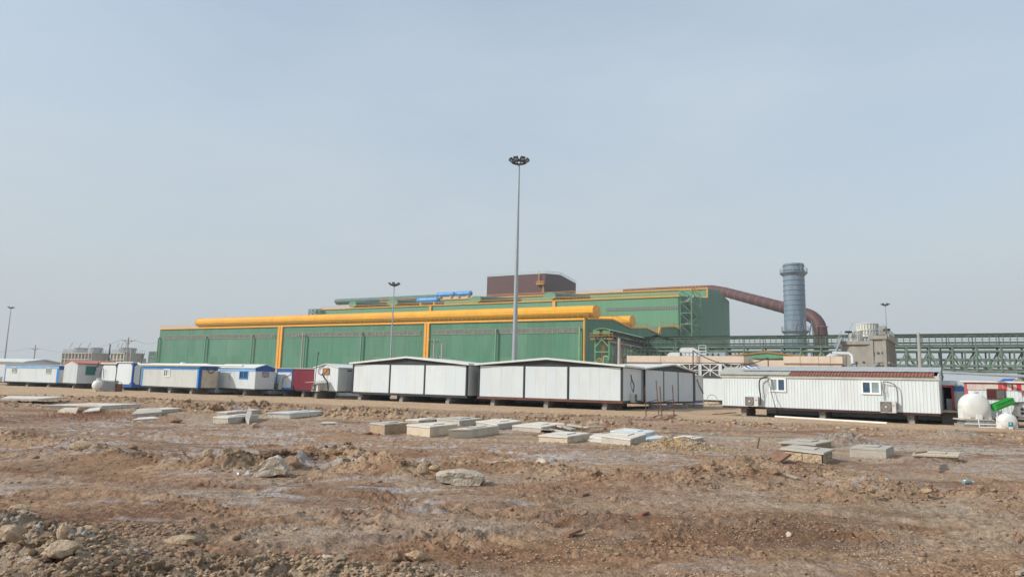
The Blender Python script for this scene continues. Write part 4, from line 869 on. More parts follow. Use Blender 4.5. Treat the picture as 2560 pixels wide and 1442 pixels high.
def tower_left(x0, x1, x2, y0, Y, cols, fans, lab):
    A = XY(x0, 900, Y); B = XY(x1, 900, Y * .975); u = (B - A).normalized(); v = V(-u.y, u.x, 0); f = Face(A, u); w = (B - A).length; zt = f.px((x0 + x1) / 2, y0)[1]
    D = 14
    for _ in range(20):
        sf = Face(B, v, u)
    a2 = sf.px(x2, 900)[0]; D = min(max(a2, 8), 40)
    t = thing('cooling_tower', lab, 'cooling tower', f.at(w / 2, 0), 'far cooling towers on the left')
    m = MB(); f.box(m, 0, w, 0, zt, -D, 0); m.build('body', 'tower_far', t)
    rows = 4
    for i in range(cols + 1): m = MB(); a = w * i / cols; f.box(m, max(a - .25, 0), min(a + .25, w), 0, zt, .003, .7); m.build('pilaster', 'tower_far', t)
    for k in range(1, rows + 1): m = MB(); z = zt * k / rows; f.box(m, 0, w, z - .45, z, .005, .62); m.build('ledge', 'tower_far', t)
    for k in (2, 4): m = MB(); z = zt * k / rows; sf.box(m, 0, D, z - .5, z, .0, .5); m.build('ledge', 'tower_far', t)
    m = MB(); sf.box(m, D * .7, D * .95, zt * .62, zt * .8, .51, 3); m.build('side_box', 'tower_far', t)
    for (fx0, fx1, fy0, fy1) in fans:
        fp = Face(f.at(0, 0, -D * .45), u); s0, s1, z0, z1 = fp.rect(fx0, fy0, fx1, fy1); c = fp.at((s0 + s1) / 2, 0); r = (s1 - s0) / 2
        MB().lathe(c, [(r * .88, zt + .02), (r * .92, zt + (z1 - zt) * .4), (r, z1), (r * .9, z1), (r * .82, zt + .02)], 24).build('fan_cowl', 'fancowl_g', t, True)
    m = MB()
    for i in range(cols * 3 + 1): a = w * i / (cols * 3); m.beam(f.at(a, zt, .2), f.at(a, zt + 1.6, .2), .16)
    m.beam(f.at(0, zt + .8, .2), f.at(w, zt + .8, .2), .1)
    for i in range(8): a = D * i / 7; m.beam(sf.at(a, zt, .2), sf.at(a, zt + 1.6, .2), .16)
    m.build('guard_rail', 'fancowl_g', t, stuff=True)
    for k in range(3):
        a = w * (.12 + .3 * k); MB().beam(f.at(a, zt + 2.2, -1), f.at(a + 1.6, zt + 4.6, -1), .2).build('lamp_arm', 'galv', t)
tower_left(157, 232, 264, 881, 322, 9, [(190.7, 213, 869.5, 880), (230, 251, 869, 880)], 'left concrete cooling tower with two grey fan cowls on the horizon')
tower_left(279, 314, 342, 881.5, 318, 4, [(308.6, 328.7, 869.5, 881)], 'narrower concrete cooling tower with one fan cowl behind the power pole')
# dark lattice rack beside the hall
def far_rack():
    A = XY(372, 900, 292); f = Face(A, RU); w = f.px(397, 900)[0]; zt = f.px(385, 879)[1]; t = thing('lattice_rack', 'dark steel lattice rack beside the left end of the green hall', 'steel frame', A)
    n = 5
    for i in range(n + 1):
        a = w * i / n; MB().beam(f.at(a, 0), f.at(a, zt), .45).build('post', 'green_steel', t)
    for k in range(1, 7):
        z = zt * k / 6; MB().beam(f.at(0, z), f.at(w, z), .4).build('beam', 'green_steel', t)
        for i in range(n):
            MB().beam(f.at(w * i / n, z), f.at(w * (i + 1) / n, z - zt / 6), .3).build('brace', 'green_steel', t)
far_rack()

# ================================================================== BEIGE BUILDING
def beige():
    A = XY(1570.5, 900, 99); f = Face(A, RU); s1 = f.px(1857, 900)[0]; s2 = f.px(1962, 900)[0]; s3 = f.px(2103, 900)[0]; zt = f.px(1850, 891)[1]; zt = (zt + f.px(1600, 888)[1]) / 2
    print('beige', s1, s3, zt)
    t = thing('office_building', 'low beige rendered building with braced windows behind the white cabins', 'building', f.at(s3 / 2, 0))
    D = 12
    def block(a, b, dep, z1, name='wall'):
        m = MB(); f.box(m, a, b, 0, z1 - .02, -D, dep); m.build(name, 'beige', t)
    z_p = zt - 1.05
    m = MB(); f.box(m, 0, s1, 0, z_p, -D, 0); m.build('wall', 'beige', t)
    m = MB(); f.box(m, -.15, s1 + .15, z_p + .15, zt, -D, .18); m.build('parapet', 'beige', t)
    m = MB(); f.box(m, -.1, s1 + .1, z_p, z_p + .15, -D, .1); m.build('string_course', 'beige_d', t)
    m = MB(); f.box(m, s1 + .16, s2 - .01, 0, zt - .35, -D, -4.2); m.build('recessed_wall', 'beige', t)
    m = MB(); f.box(m, s1 + .16, s2 - .01, zt - 1.3, zt - 1.2, -4.2, -4.1); m.build('string_course', 'beige_d', t)
    m = MB(); f.box(m, s2, s3, 0, z_p, -D, 0); m.build('wall', 'beige', t)
    m = MB(); f.box(m, s2 - .15, s3 + .15, z_p + .15, zt, -D, .18); m.build('parapet', 'beige', t)
    m = MB(); f.box(m, s2 - .1, s3 + .1, z_p, z_p + .15, -D, .1); m.build('string_course', 'beige_d', t)
    for x in (1652, 1749, 2046, 2075, 2000): a = f.px(x, 895)[0]; m = MB(); f.box(m, a, a + .05, 0, zt, .181, .2); m.build('joint', 'beige_d', t)
    # window bays
    for x0, x1 in ((1656, 1696), (1702.5, 1747), (1754, 1798), (1805, 1852)):
        a0, a1, z0, z1 = f.rect(x0, 907.5, x1, 935); z0 -= .3; z1 = z_p - .05
        m = MB(); f.box(m, a0, a1, z0, z1, .002, .05); w = m.build('window', 'wintan', t)
        m = MB(); am, zm = (a0 + a1) / 2, (z0 + z1) / 2; d = .12
        for p, q in (((a0, z0), (a1, z1)), ((a0, z1), (a1, z0)), ((am, z0), (am, z1)), ((a0, zm), (a1, zm)), ((a0, z0), (a1, z0)), ((a0, z1), (a1, z1)), ((a0, z0), (a0, z1)), ((a1, z0), (a1, z1))): m.beam(f.at(*p, d), f.at(*q, d), .09)
        m.build('window_frame', 'pvc', w)
    for x in (1699, 1750.5, 1801.5): a = f.px(x, 920)[0]; m = MB(); f.box(m, a - .2, a + .2, 0, z_p - .01, .002, .3); m.build('column', 'white', t)
    # rooftop plant
    def roofbox(x0, y0, x1, y1, dep, thick, mt, nm, lab, cat):
        fp = Face(f.at(0, 0, -dep), RU); a0, a1, z0, z1 = fp.rect(x0, y0, x1, y1); tt = thing(nm, lab, cat, fp.at((a0 + a1) / 2, zt)); m = MB(); fp.box(m, a0, a1, zt + .01, z1, -thick, 0); m.build('casing', mt, tt); return tt, fp, a0, a1, z1
    tt, fp, a0, a1, z1 = roofbox(1703, 880, 1752, 889, 3.5, 2.2, 'acgrey', 'roof_unit', 'grey rooftop air handler with silver wrapped top duct', 'roof unit')
    for i in range(5): a = a0 + (a1 - a0) * (i + .3) / 5; m = MB(); fp.box(m, a, a + .35, zt + .2, z1 - .15, .003, .04); m.build('access_panel', 'silver', tt)
    b0, _ = fp.px(1699, 875); b1, zz = fp.px(1745, 869); m = MB(); m.prism([fp.at(b0, z1 + .01, 0), fp.at(b0, zz - .15, 0), fp.at(b0 + .3, zz, 0), fp.at(b1 - .7, zz, 0), fp.at(b1, zz - .45, 0), fp.at(b1, z1 + .01, 0)], HV * 2.2); m.build('duct_top', 'silver', tt)
    b0, _ = fp.px(1669, 885); b1, zz = fp.px(1701, 881); m = MB(); m.prism([fp.at(b0, zt + .01, .5), fp.at(b0 + .1, zz - .3, .5), fp.at(b0 + .5, zz, .5), fp.at(b1, zz, .5), fp.at(b1, zt + .01, .5)], HV * 1.6); m.build('side_duct', 'silver', tt)
    for i in range(4):
        a = fp.px(1738, 880)[0] + i * .62; m = MB()
    m = MB()
    a = fp.px(1750, 880)[0]; m.beam(fp.at(a, zt, .8), fp.at(a, zz + .9, .8), .06); m.beam(fp.at(a + 1, zt, .8), fp.at(a + 1, zz + .9, .8), .06)
    for k in range(4): m.beam(fp.at(a, zt + .4 + .4 * k, .8), fp.at(a + 1, zt + .4 + .4 * k, .8), .05)
    m.build('access_ladder', 'pvc', tt)
    tt, fp, a0, a1, z1 = roofbox(1754, 880, 1813, 889, 3.5, 2.2, 'acgrey', 'roof_unit', 'long blue grey chiller with triangular vents on the beige roof', 'roof unit')
    for i in range(3): a = fp.px(1768 + 14 * i, 885)[0]; m = MB(); m.prism([fp.at(a - .3, zt + .05, .004), fp.at(a + .3, zt + .05, .004), fp.at(a, z1 - .1, .004)], -HV * .03); m.build('vent', 'char', tt)
    # low pitched shed roof behind
    fp = Face(f.at(0, 0, -14), RU); a0, z0 = fp.px(1815, 892); am, zm = fp.px(1915, 881.5); a1, z1 = fp.px(2015, 893)
    tt = thing('open_shed', 'open shed with shallow green roof and yellow edge behind beige building', 'shed', fp.at(am, 0))
    m = MB(); m.prism([fp.at(a0, z0), fp.at(am, zm), fp.at(a1, z1), fp.at(am, zm - .9)], HV * 8); m.build('roof', 'green_pale', tt)
    for p, q in (((a0, z0 + .1), (am, zm + .1)), ((am, zm + .1), (a1, z1 + .1))): MB().beam(fp.at(*p, .1), fp.at(*q, .1), .15, .22).build('edge_trim', 'dull_orange', tt)
    for a in (a0 + .6, am, a1 - .6): MB().beam(fp.at(a, 0, -.3), fp.at(a, z0 - .2, -.3), .25).build('post', 'green_steel', tt)
    # silver duct elbow and floodlight at the right corner
    fp = Face(f.at(0, 0, .9), RU); a, z = fp.px(2110, 893); b, z2 = fp.px(2130, 893); _, z3 = fp.px(2127, 935)
    tt = thing('ventilation_duct', 'silver duct bending down at the right end of the beige building', 'duct', fp.at(b, 0))
    m = MB(); m.tube([fp.at(a - 1.4, zt + .45, -2), fp.at(b - .4, zt + .4, -2), fp.at(b, zt + .1, -1.9), fp.at(b, zt - .5, -1.8), fp.at(b, 0, -1.8)], .23, 12); m.build('duct_pipe', 'silver', tt, True)
    MB().lathe(fp.at(a - 1.4, zt + .02, -2), [(.7, 0), (.75, .08), (.5, .3), (.1, .36)], 20).build('vent_cowl', 'silver', tt, True)
    q = fp.at(fp.px(2129, 915)[0], fp.px(2129, 921)[1], .2); fl = thing('floodlight', 'dark square floodlight at the corner of the beige building', 'floodlight', q)
    m = MB(); m.obox(q, RU * .62, HV * .25, V(0, 0, .6)); m.build('housing', 'lampd', fl); m = MB(); m.obox(q + RU * .1 + V(0, 0, .1) - HV * .02, RU * .42, HV * .02, V(0, 0, .4)); m.build('lens', 'lampg', fl)
beige()

# ================================================================== MASTS, POLES, WIRES
def mast(px, pb, top, Y, lab, w0, heads=8, group='high floodlight masts'):
    c = PD(px[1], pb, Y); c.z = 0; zt = zat(c, top)
    # keep the measured position of the top
    t = thing('floodlight_mast', lab, 'light mast', c, group)
    MB().lathe(c, [(w0 * 1.25, 0), (w0 * 1.25, .4), (w0, .45), (w0 * .34, zt - .4)], 14).build('pole', 'galv', t, True)
    for k in (.22, .42, .66, .85): r = w0 * (1 - .66 * k); MB().lathe(c, [(r * 1.0, zt * k), (r * 1.07, zt * k), (r * 1.07, zt * k + .2), (r * 1.0, zt * k + .2)], 14).build('joint_collar', 'galv', t)
    MB().lathe(c, [(.9, zt - .35), (1.0, zt - .35), (1.0, zt - .2), (.9, zt - .2)], 16, None, False).build('head_ring', 'lampd', t)
    for i in range(heads):
        a = 2 * math.pi * (i + .5) / heads; d = V(math.cos(a), math.sin(a), 0); s = V(-d.y, d.x, 0)
        MB().beam(c + V(0, 0, zt - .7), c + d * .85 + V(0, 0, zt - .28), .08).build('arm', 'lampd', t)
        up = (V(0, 0, 1) * .55 + d * .84).normalized(); n = d.cross(s); nn = up.cross(s).normalized()
        p = c + d * .7 + V(0, 0, zt - .45) - s * .3
        lm = MB().obox(p, s * .6, up * .8, nn * .22).build('lamp', 'lampd', t)
        q = p + s * .08 + up * .2
        MB().obox(q - nn * .012, s * .44, up * .44, nn * .01).build('lamp_glass', 'lampg', lm)
        MB().obox(q + nn * .222, s * .44, up * .44, nn * .01).build('lamp_glass', 'lampg', lm)
mast((1297, 1286), 897, 401, 86, 'nearest and tallest floodlight mast, grey, rising behind the white cabins', .36)
mast((985, 977), 890, 709, 150, 'thin floodlight mast in front of the green hall wall', .27, 6)
mast((28, 12), 895, 768, 300, 'far floodlight mast at the left edge', .38, 6)
mast((2211, 2217), 840, 760, 215, 'far floodlight mast rising behind the concrete cooling tower', .3, 6)

def power_pole(x, top, xb, Y, lab, arms, mt='polec', r=.17, tr=False):
    c = PD(xb, 905, Y); c.z = 0; zt = zat(c, top); t = thing('power_pole', lab, 'power pole', c, 'power poles')
    MB().lathe(c, [(r * 1.5, 0), (r, zt)], 8).build('pole', mt, t, True)
    for dz, w in arms:
        MB().beam(c + V(-w, 0, zt - dz), c + V(w, 0, zt - dz), .12).build('crossarm', 'rust', t)
        for s in (-1, 1): MB().beam(c + V(0, 0, zt - dz - w * .55), c + V(s * w * .6, 0, zt - dz), .08).build('arm_brace', 'rust', t)
        for s in (-1, -.45, .45, 1): MB().lathe(c + V(s * w, 0, zt - dz), [(.05, 0), (.11, .08), (.05, .18), (.11, .26), (.03, .4)], 8).build('insulator', 'roofgrey', t)
    if tr: m = MB().lathe(c + V(.9, -.5, zt - 6.8), [(.45, 0), (.5, .1), (.5, 1.1), (.4, 1.2)], 12); m.build('transformer', 'roofgrey', t, True)
    return c, zt
p1 = power_pole(89, 862, 84, 255, 'far left power pole with T crossarm', [(1.4, 1.6)])
p2 = power_pole(318.7, 843, 315.5, 185, 'power pole with wide crossarm beside the narrow cooling tower', [(.9, 1.8)])
power_pole(757, 832, 753, 176, 'concrete power pole in front of the green hall, left of its second yellow strip', [(.8, 1.1)])
power_pole(1086, 846, 1084, 150, 'double crossarm power pole with transformer in front of the green hall', [(.6, 1.2), (4.2, 1.3)], tr=True)
power_pole(1549, 845, 1548, 92, 'pale concrete pole between green conveyor and beige building', [], r=.19)
power_pole(2296, 832, 2300, 100, 'slim concrete pole in front of the right part of the pipe rack', [], r=.2)
def post(x0, y0, x1, y1, Y, r, mt, lab, name='steel_post'):
    c = PD(x1, y1, Y); c.z = 0; zt = zat(c, y0); solo(MB().tube([c, c + V(0, 0, zt)], r, 8), name, mt, lab, 'post', loc=c)
    return c + V(0, 0, zt)
post(1105, 858, 1105, 890, 150, .22, 'polec', 'short concrete post right of the transformer pole', 'concrete_post')
post(274.5, 860, 271, 906, 120, .1, 'char', 'thin dark post between the two far cooling towers')
post(329, 869, 326, 903, 150, .2, 'polec', 'pale post just right of the crossarm power pole', 'concrete_post')
post(2349, 868, 2354, 926, 60, .07, 'char', 'thin dark post rising behind the right end of the long cabin')
post(355, 886, 352, 925, 83, .05, 'char', 'short pipe post at the left corner of the bright blue cabin')
def wire(a, b, sag, r, lab, name='power_line', n=14, mt='wire', cat='wire'):
    a, b = Vector(a), Vector(b); pts = [a.lerp(b, i / n) - V(0, 0, sag * 4 * (i / n) * (1 - i / n)) for i in range(n + 1)]
    solo(MB().tube(pts, r, 5), name, mt, lab, cat, loc=(a + b) / 2)
wire(p1[0] + V(1.6, 0, p1[1] - 1.2), p2[0] + V(-1.8, 0, p2[1] - .7), 2.2, .035, 'upper overhead wire between the two left power poles')
wire(p2[0] + V(1.8, 0, p2[1] - .7), HO + HU * L1 + V(0, 0, 15), 1.0, .03, 'overhead wire from the crossarm pole to the green hall')
wire(p1[0] + V(-1.6, 0, p1[1] - 1.2), p1[0] + V(-60, 40, p1[1] - 1.2), 1.4, .035, 'overhead wire leaving the far left pole to the left')

# ================================================================== SITE CABINS
def corr(face, a0, a1, z0, z1, d, pitch=.2, depth=.035, ztop=None):
    m = MB(); n = max(2, int((a1 - a0) / pitch)); w = (a1 - a0) / n; pr = [(0, 0), (.30, 0), (.38, 1), (.62, 1), (.70, 0)]
    pts = [(a0 + (i + p) * w, q) for i in range(n) for p, q in pr] + [(a1, 0)]
    vs = []
    for a, q in pts:
        vs += [face.at(a, z0, d + q * depth), face.at(a, (ztop(a) if ztop else z1), d + q * depth)]
    m.add(vs, [(2 * i, 2 * i + 2, 2 * i + 3, 2 * i + 1) for i in range(len(pts) - 1)]); return m
def window(face, a0, a1, z0, z1, parent, fm='pvc', glasses=('glass', 'glass'), fw=.07, bars=None, d=.04):
    m = MB(); face.box(m, a0, a1, z0, z0 + fw, .0, d + .04); face.box(m, a0, a1, z1 - fw, z1, .0, d + .04); n = len(glasses); w = (a1 - a0) / n
    for i in range(n + 1):
        c = a0 + i * w; l, r = (c - fw / 2, c + fw / 2) if 0 < i < n else ((a0, a0 + fw) if i == 0 else (a1 - fw, a1)); face.box(m, l, r, z0 + fw, z1 - fw, .0, d + .036)
    wd = m.build('window', fm, parent)
    for i, g in enumerate(glasses):
        m = MB(); face.box(m, a0 + i * w + fw * .5, a0 + (i + 1) * w - fw * .5, z0 + fw * .9, z1 - fw * .9, .0, d); m.build('pane', g, wd)
    if bars:
        for i in range(bars): m = MB(); a = a0 + (a1 - a0) * (i + .5) / bars; face.box(m, a - .012, a + .012, z0 + fw, z1 - fw, d + .05, d + .07); m.build('bar', fm, wd)
    return wd
class Cabin:
    def __init__(s, label, A, B, Wd, name='site_cabin', zb=None, zt=None, group='portable site cabins'):
        # A, B: (px, y_base, y_top, Y) of the two front corners
        a = PD(A[0], A[1], A[3]); b = PD(B[0], B[1], B[3]); a0 = V(a.x, a.y, 0); b0 = V(b.x, b.y, 0)
        s.z0 = zb if zb is not None else (a.z + b.z) / 2; s.z1 = zt if zt is not None else (zat(a0, A[2]) + zat(b0, B[2])) / 2
        s.u = (b0 - a0).normalized(); s.v = V(-s.u.y, s.u.x, 0); s.L = (b0 - a0).length; s.W = Wd
        s.A, s.B = a0, b0
        s.front = Face(a0, s.u, -s.v); s.right = Face(b0, s.v, s.u); s.left = Face(a0 + s.v * Wd, -s.v, -s.u); s.back = Face(b0 + s.v * Wd, -s.u, s.v)
        s.t = thing(name, label, 'cabin', a0 + s.u * s.L / 2 + s.v * Wd / 2, group)
        print('cabin', label[:40], 'L %.1f z0 %.2f z1 %.2f' % (s.L, s.z0, s.z1), 'dir', tuple(round(c, 2) for c in s.u))
    def walls(s, m='white', style='flat', faces=('front', 'right', 'left', 'back'), ridge=None, rise=0, pitch=.2, mats={}):
        th = .06
        for nm in faces:
            f = getattr(s, nm); w = s.L if nm in ('front', 'back') else s.W; mm = mats.get(nm, m)
            end = (ridge == 'v' and nm in ('front', 'back')) or (ridge == 'u' and nm in ('left', 'right'))
            zt = (lambda a, w=w: s.z1 + rise * (1 - abs(2 * a / w - 1))) if end else None
            e = .004 if nm in ('front', 'back') else .0
            poly = [f.at(e, s.z0), f.at(w - e, s.z0), f.at(w - e, s.z1)] + ([f.at(w / 2, s.z1 + rise)] if end else []) + [f.at(e, s.z1)]
            inner = [p - f.n * th for p in poly]
            k = th if nm in ('left', 'right') else 0
            if k: inner = [f.at(th + .005, s.z0, -th), f.at(w - th - .005, s.z0, -th), f.at(w - th - .005, s.z1, -th)] + ([f.at(w / 2, s.z1 + rise, -th)] if end else []) + [f.at(th + .005, s.z1, -th)]
            mb = MB(); n = len(poly); mb.add(poly + inner, [tuple(range(n))[::-1], tuple(range(n, 2 * n))] + [(i, (i + 1) % n, n + (i + 1) % n, n + i) for i in range(n)])
            mb.build('wall', mm, s.t)
            if style == 'corr' or (isinstance(style, dict) and style.get(nm) == 'corr'):
                c = corr(f, .02, w - .02, s.z0 + .01, s.z1 - .01, .003, pitch, .018, (lambda a, g=zt: g(a) - .02) if zt else None); c.build('wall_sheet', mm, s.t)
        s.rise = rise; s.ridge = ridge
    def roof(s, m='roofwhite', th=.07, over=.18, overe=None):
        o = over; e = overe if overe is not None else over
        if not s.ridge:
            mb = MB(); mb.obox(s.front.at(-e, s.z1 + .004, o), s.u * (s.L + 2 * e), s.v * (s.W + 2 * o), V(0, 0, th)); return mb.build('roof', m, s.t)
        z = s.z1 + .006; r = s.rise
        if s.ridge == 'u':
            k = r / (s.W / 2)
            A = [(-o, z - k * o), (s.W / 2, z + r), (s.W + o, z - k * o)]
            P = [s.front.at(-e, zz, -d) for d, zz in A] + [s.front.at(-e, zz + th, -d) for d, zz in A[::-1]]; ext = s.u * (s.L + 2 * e)
        else:
            k = r / (s.L / 2); A = [(-e, z - k * e), (s.L / 2, z + r), (s.L + e, z - k * e)]
            P = [s.front.at(a, zz, o) for a, zz in A] + [s.front.at(a, zz + th, o) for a, zz in A[::-1]]; ext = s.v * (s.W + 2 * o)
        b = len(P); mb = MB(); n = 6; Q = [p + ext for p in P]
        mb.add(P + Q, [(0, 1, 4, 5), (1, 2, 3, 4), (6, 7, 10, 11), (7, 8, 9, 10), (0, 1, 7, 6), (1, 2, 8, 7), (2, 3, 9, 8), (3, 4, 10, 9), (4, 5, 11, 10), (5, 0, 6, 11)])
        return mb.build('roof', m, s.t)
    def band(s, nm, m, a0, a1, z0, z1, d0=.0, d1=.05, part='trim', label=None):
        f = getattr(s, nm); mb = MB(); f.box(mb, a0, a1, z0, z1, d0, d1); return mb.build(part, m, s.t, label=label)
    def base(s, m='black', h=.14):
        mb = MB(); mb.obox(s.front.at(.02, s.z0 - h, -.02), s.u * (s.L - .04), s.v * (s.W - .04), V(0, 0, h - .004)); mb.build('base_frame', m, s.t); s.zb = s.z0 - h
    def corners(s, m, w=.12, z0=None, z1=None, d=.045):
        z0 = s.z0 if z0 is None else z0; z1 = s.z1 if z1 is None else z1
        s.band('front', m, 0, w, z0, z1, .0, d, 'corner_trim'); s.band('front', m, s.L - w, s.L + d, z0, z1, .0, d, 'corner_trim'); s.band('right', m, .001, w, z0, z1, .0, d - .002, 'corner_trim'); s.band('right', m, s.W - w, s.W, z0, z1, .0, d, 'corner_trim')

BLK = None
def pier(c, u, n_len, rows, label, group, bl=(.4, .19, .2), m='block', sp=None, top=None):
    # a low wall of blocks running back under a cabin; c = front centre on the ground
    v = V(-u.y, u.x, 0); t = thing('block_pier', label, 'block pier', V(c.x, c.y, gz(c) - .02), group)
    z0 = gz(c) - .03; h = ((top - z0) / rows) if top else bl[1]; me = {}
    for r in range(rows):
        for i in range(n_len):
            key = 'a'
            if key not in me: me[key] = MB().box(V(0, 0, 0), bl[2] * 2 - .012, bl[0] - .012, h - .012).mesh('block', m)
            o = bpy.data.objects.new('block', me[key]); COL.objects.link(o); o.parent = t
            p = V(c.x, c.y, 0) + v * ((i + .5) * bl[0] + random.uniform(-.02, .02) + (.08 if r % 2 else 0)) + u * random.uniform(-.015, .015)
            o.location = p - V(t.location.x, t.location.y, 0) + V(0, 0, (z0 + r * h) - t.location.z); o.rotation_euler.z = math.atan2(u.y, u.x) + random.uniform(-.03, .03)
    return t

def aircon(face, x0, y0, x1, y1, lab, dep=.32, gap=.06, left_fan=True, size=None):
    a0, a1, z0, z1 = face.rect(x0, y0, x1, y1)
    if size: a1 = a0 + size[0]; z1 = z0 + size[1]
    t = thing('air_conditioner', lab, 'air conditioner', face.at((a0 + a1) / 2, z0, gap + dep / 2), 'outdoor air conditioning units')
    w = a1 - a0; h = z1 - z0; m = MB(); face.box(m, a0, a1, z0, z1, gap, gap + dep); m.build('casing', 'ac', t)
    c = face.at(a0 + w * (.36 if left_fan else .64), z0 + h * .5, gap + dep)
    ca = a0 + w * (.36 if left_fan else .64); m = MB(); face.box(m, ca - h * .45, ca + h * .45, z0 + h * .06, z0 + h * .94, gap + dep, gap + dep + .012); m.build('grille_panel', 'acdark', t)
    MB().lathe(c, [(h * .42, .013), (h * .42, .02), (h * .02, .03)], 28, face.n).build('fan_grille', 'acgrille', t)
    for k in (.2, .41): MB().lathe(c, [(h * k, .022), (h * k + .008, .022), (h * k + .008, .045), (h * k, .045)], 24, face.n, False).build('guard_ring', 'acdark', t)
    MB().lathe(c, [(.06, .03), (.06, .06)], 12, face.n).build('fan_hub', 'ac', t)
    m = MB(); b0, b1 = (a0 + w * .78, a0 + w * .94) if left_fan else (a0 + w * .06, a0 + w * .22); face.box(m, b0, b1, z0 + h * .6, z0 + h * .66, gap + dep, gap + dep + .006); m.build('name_strip', 'acdark', t)
    m = MB()
    for s in (.15, .85): m.beam(face.at(a0 + w * s, z0 - .04, 0), face.at(a0 + w * s, z0 - .04, gap + dep + .05), .05)
    m.build('bracket', 'rust', t, stuff=True)
    return t
def cable(pts, r, lab, m='hose', name='cable', cat='cable', smooth_n=4):
    P = [Vector(p) for p in pts]; out_ = []
    for i in range(len(P) - 1):
        p0, p1, p2, p3 = P[max(i - 1, 0)], P[i], P[i + 1], P[min(i + 2, len(P) - 1)]
        for k in range(smooth_n):
            t = k / smooth_n; out_.append(.5 * ((2 * p1) + (p2 - p0) * t + (2 * p0 - 5 * p1 + 4 * p2 - p3) * t * t + (3 * p1 - p0 - 3 * p2 + p3) * t ** 3))
    out_.append(P[-1]); return solo(MB().tube(out_, r, 6), name, m, lab, cat, loc=P[-1])
def onface(f, pts, d): return [f.at(*f.px(x, y), d) for x, y in pts]

# --- cabins on the left
c0 = Cabin('grey walled cabin with white roof cut by the left edge', (-60, 951, 902, 103), (56, 953, 905, 101), 6, zb=.45)
c0.walls('white2', ridge='u', rise=.4); c0.roof('roofwhite', .12, .3); c0.base()
c1 = Cabin('white cabin with faded blue top band and two small windows, leftmost', (9.5, 952, 911.6, 97), (144, 956.6, 915, 93), 3.0)
c1.walls('white', 'flat', ridge='v', rise=.12); c1.roof('roofgrey', .05, .12); c1.base()
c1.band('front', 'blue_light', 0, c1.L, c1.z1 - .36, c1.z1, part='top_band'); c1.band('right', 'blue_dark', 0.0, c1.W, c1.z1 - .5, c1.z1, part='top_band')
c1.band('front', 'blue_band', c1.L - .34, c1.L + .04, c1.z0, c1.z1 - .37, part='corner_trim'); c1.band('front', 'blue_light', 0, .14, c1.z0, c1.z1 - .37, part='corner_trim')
for x0, x1, y0, y1 in ((31, 42, 917, 931.5), (116, 128, 918, 933.5)): window(c1.front, *c1.front.rect(x0, y0, x1, y1), c1.t, 'cream', ('glass', 'glass_bright', 'glass'), .1)
aircon(c1.front, -3, 939, 11, 953, 'air conditioner beside the leftmost cabin at the left edge', size=(.85, .65))
# red roofed cabin standing end on
c2 = Cabin('small cabin with red sheet roof and teal shuttered window', (156.5, 955.8, 909.2, 92), (190, 957.8, 909.5, 88.5), 6.2)
c2.walls('white_corr', {'front': 'corr'}, ridge='v', rise=.42, pitch=.17, mats={'right': 'white2'}); c2.roof('roofsalmon', .1, .15); c2.base()
window(c2.right, *c2.right.rect(214, 915.5, 238, 937), c2.t, 'teal', ('teal', 'teal', 'teal', 'teal'), .07)
cable([c2.right.at(*c2.right.px(x, y), .08) for x, y in ((245, 905), (246, 912), (241, 917), (236, 919), (240, 926))], .05, 'black cable loop beside the teal shuttered window')
m = MB(); N = 24
for i in range(N): a = c2.W * i / N; m.obox(c2.right.at(a, c2.z1 - .02, .12), c2.v * .12, c2.u * .1, V(0, 0, .14))
m.build('roof_ribs', 'roofred', c2.t, stuff=True)
# pair of white cabins with dark blue frames
def octpanel(cab, nm, a0, a1, z0, z1, cut, m='white', d=.02):
    f = getattr(cab, nm); P = [(a0 + cut, z0), (a1 - cut, z0), (a1, z0 + cut), (a1, z1 - cut), (a1 - cut, z1), (a0 + cut, z1), (a0, z1 - cut), (a0, z0 + cut)]
    MB().prism([f.at(a, z, .001) for a, z in P], f.n * d).build('wall_panel', m, cab.t)
c3 = Cabin('white end panel cabin with thin dark frame between red roof and blue frame cabins', (252, 958.5, 909, 88.5), (288, 959, 910.5, 86.6), 5)
c3.walls('char'); c3.roof('roofwhite', .14, .15); c3.base(); octpanel(c3, 'front', .06, c3.L - .08, c3.z0 + .02, c3.z1 - .15, .3)
c3b = Cabin('white cabin with octagonal panels in dark blue frame', (289, 960.5, 908.5, 86.5), (328.5, 961.5, 905, 84.5), 3.4)
c3b.walls('blue_dark'); c3b.roof('roofwhite', .12, .15); c3b.base('blue_dark', .3)
octpanel(c3b, 'front', .05, c3b.L - .18, c3b.z0 + .06, c3b.z1 - .1, .33); octpanel(c3b, 'right', .2, c3b.W - .1, c3b.z0 + .06, c3b.z1 - .12, .33, 'white2')
# bright blue trimmed cabin
c4 = Cabin('white cabin with bright blue frame and one small window', (352, 964, 915.5, 81), (495, 968, 915.5, 74.5), 2.15)
c4.walls('cream', {'front': 'corr'}, ridge='u', rise=.28, pitch=.24, mats={'right': 'conc_cream'}); c4.roof('roofwhite', .09, .2); c4.base()
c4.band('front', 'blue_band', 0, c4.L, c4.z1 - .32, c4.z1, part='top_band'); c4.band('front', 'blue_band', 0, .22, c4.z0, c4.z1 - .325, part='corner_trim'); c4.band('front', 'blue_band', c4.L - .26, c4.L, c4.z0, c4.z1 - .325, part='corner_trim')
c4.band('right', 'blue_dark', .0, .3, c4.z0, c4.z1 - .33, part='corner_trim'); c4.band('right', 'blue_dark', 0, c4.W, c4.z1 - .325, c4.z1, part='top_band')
MB().prism([c4.right.at(0, c4.z1 + .002, .001), c4.right.at(c4.W, c4.z1 + .002, .001), c4.right.at(c4.W / 2, c4.z1 + .26, .001)], c4.u * .045).build('gable_panel', 'blue_dark', c4.t)
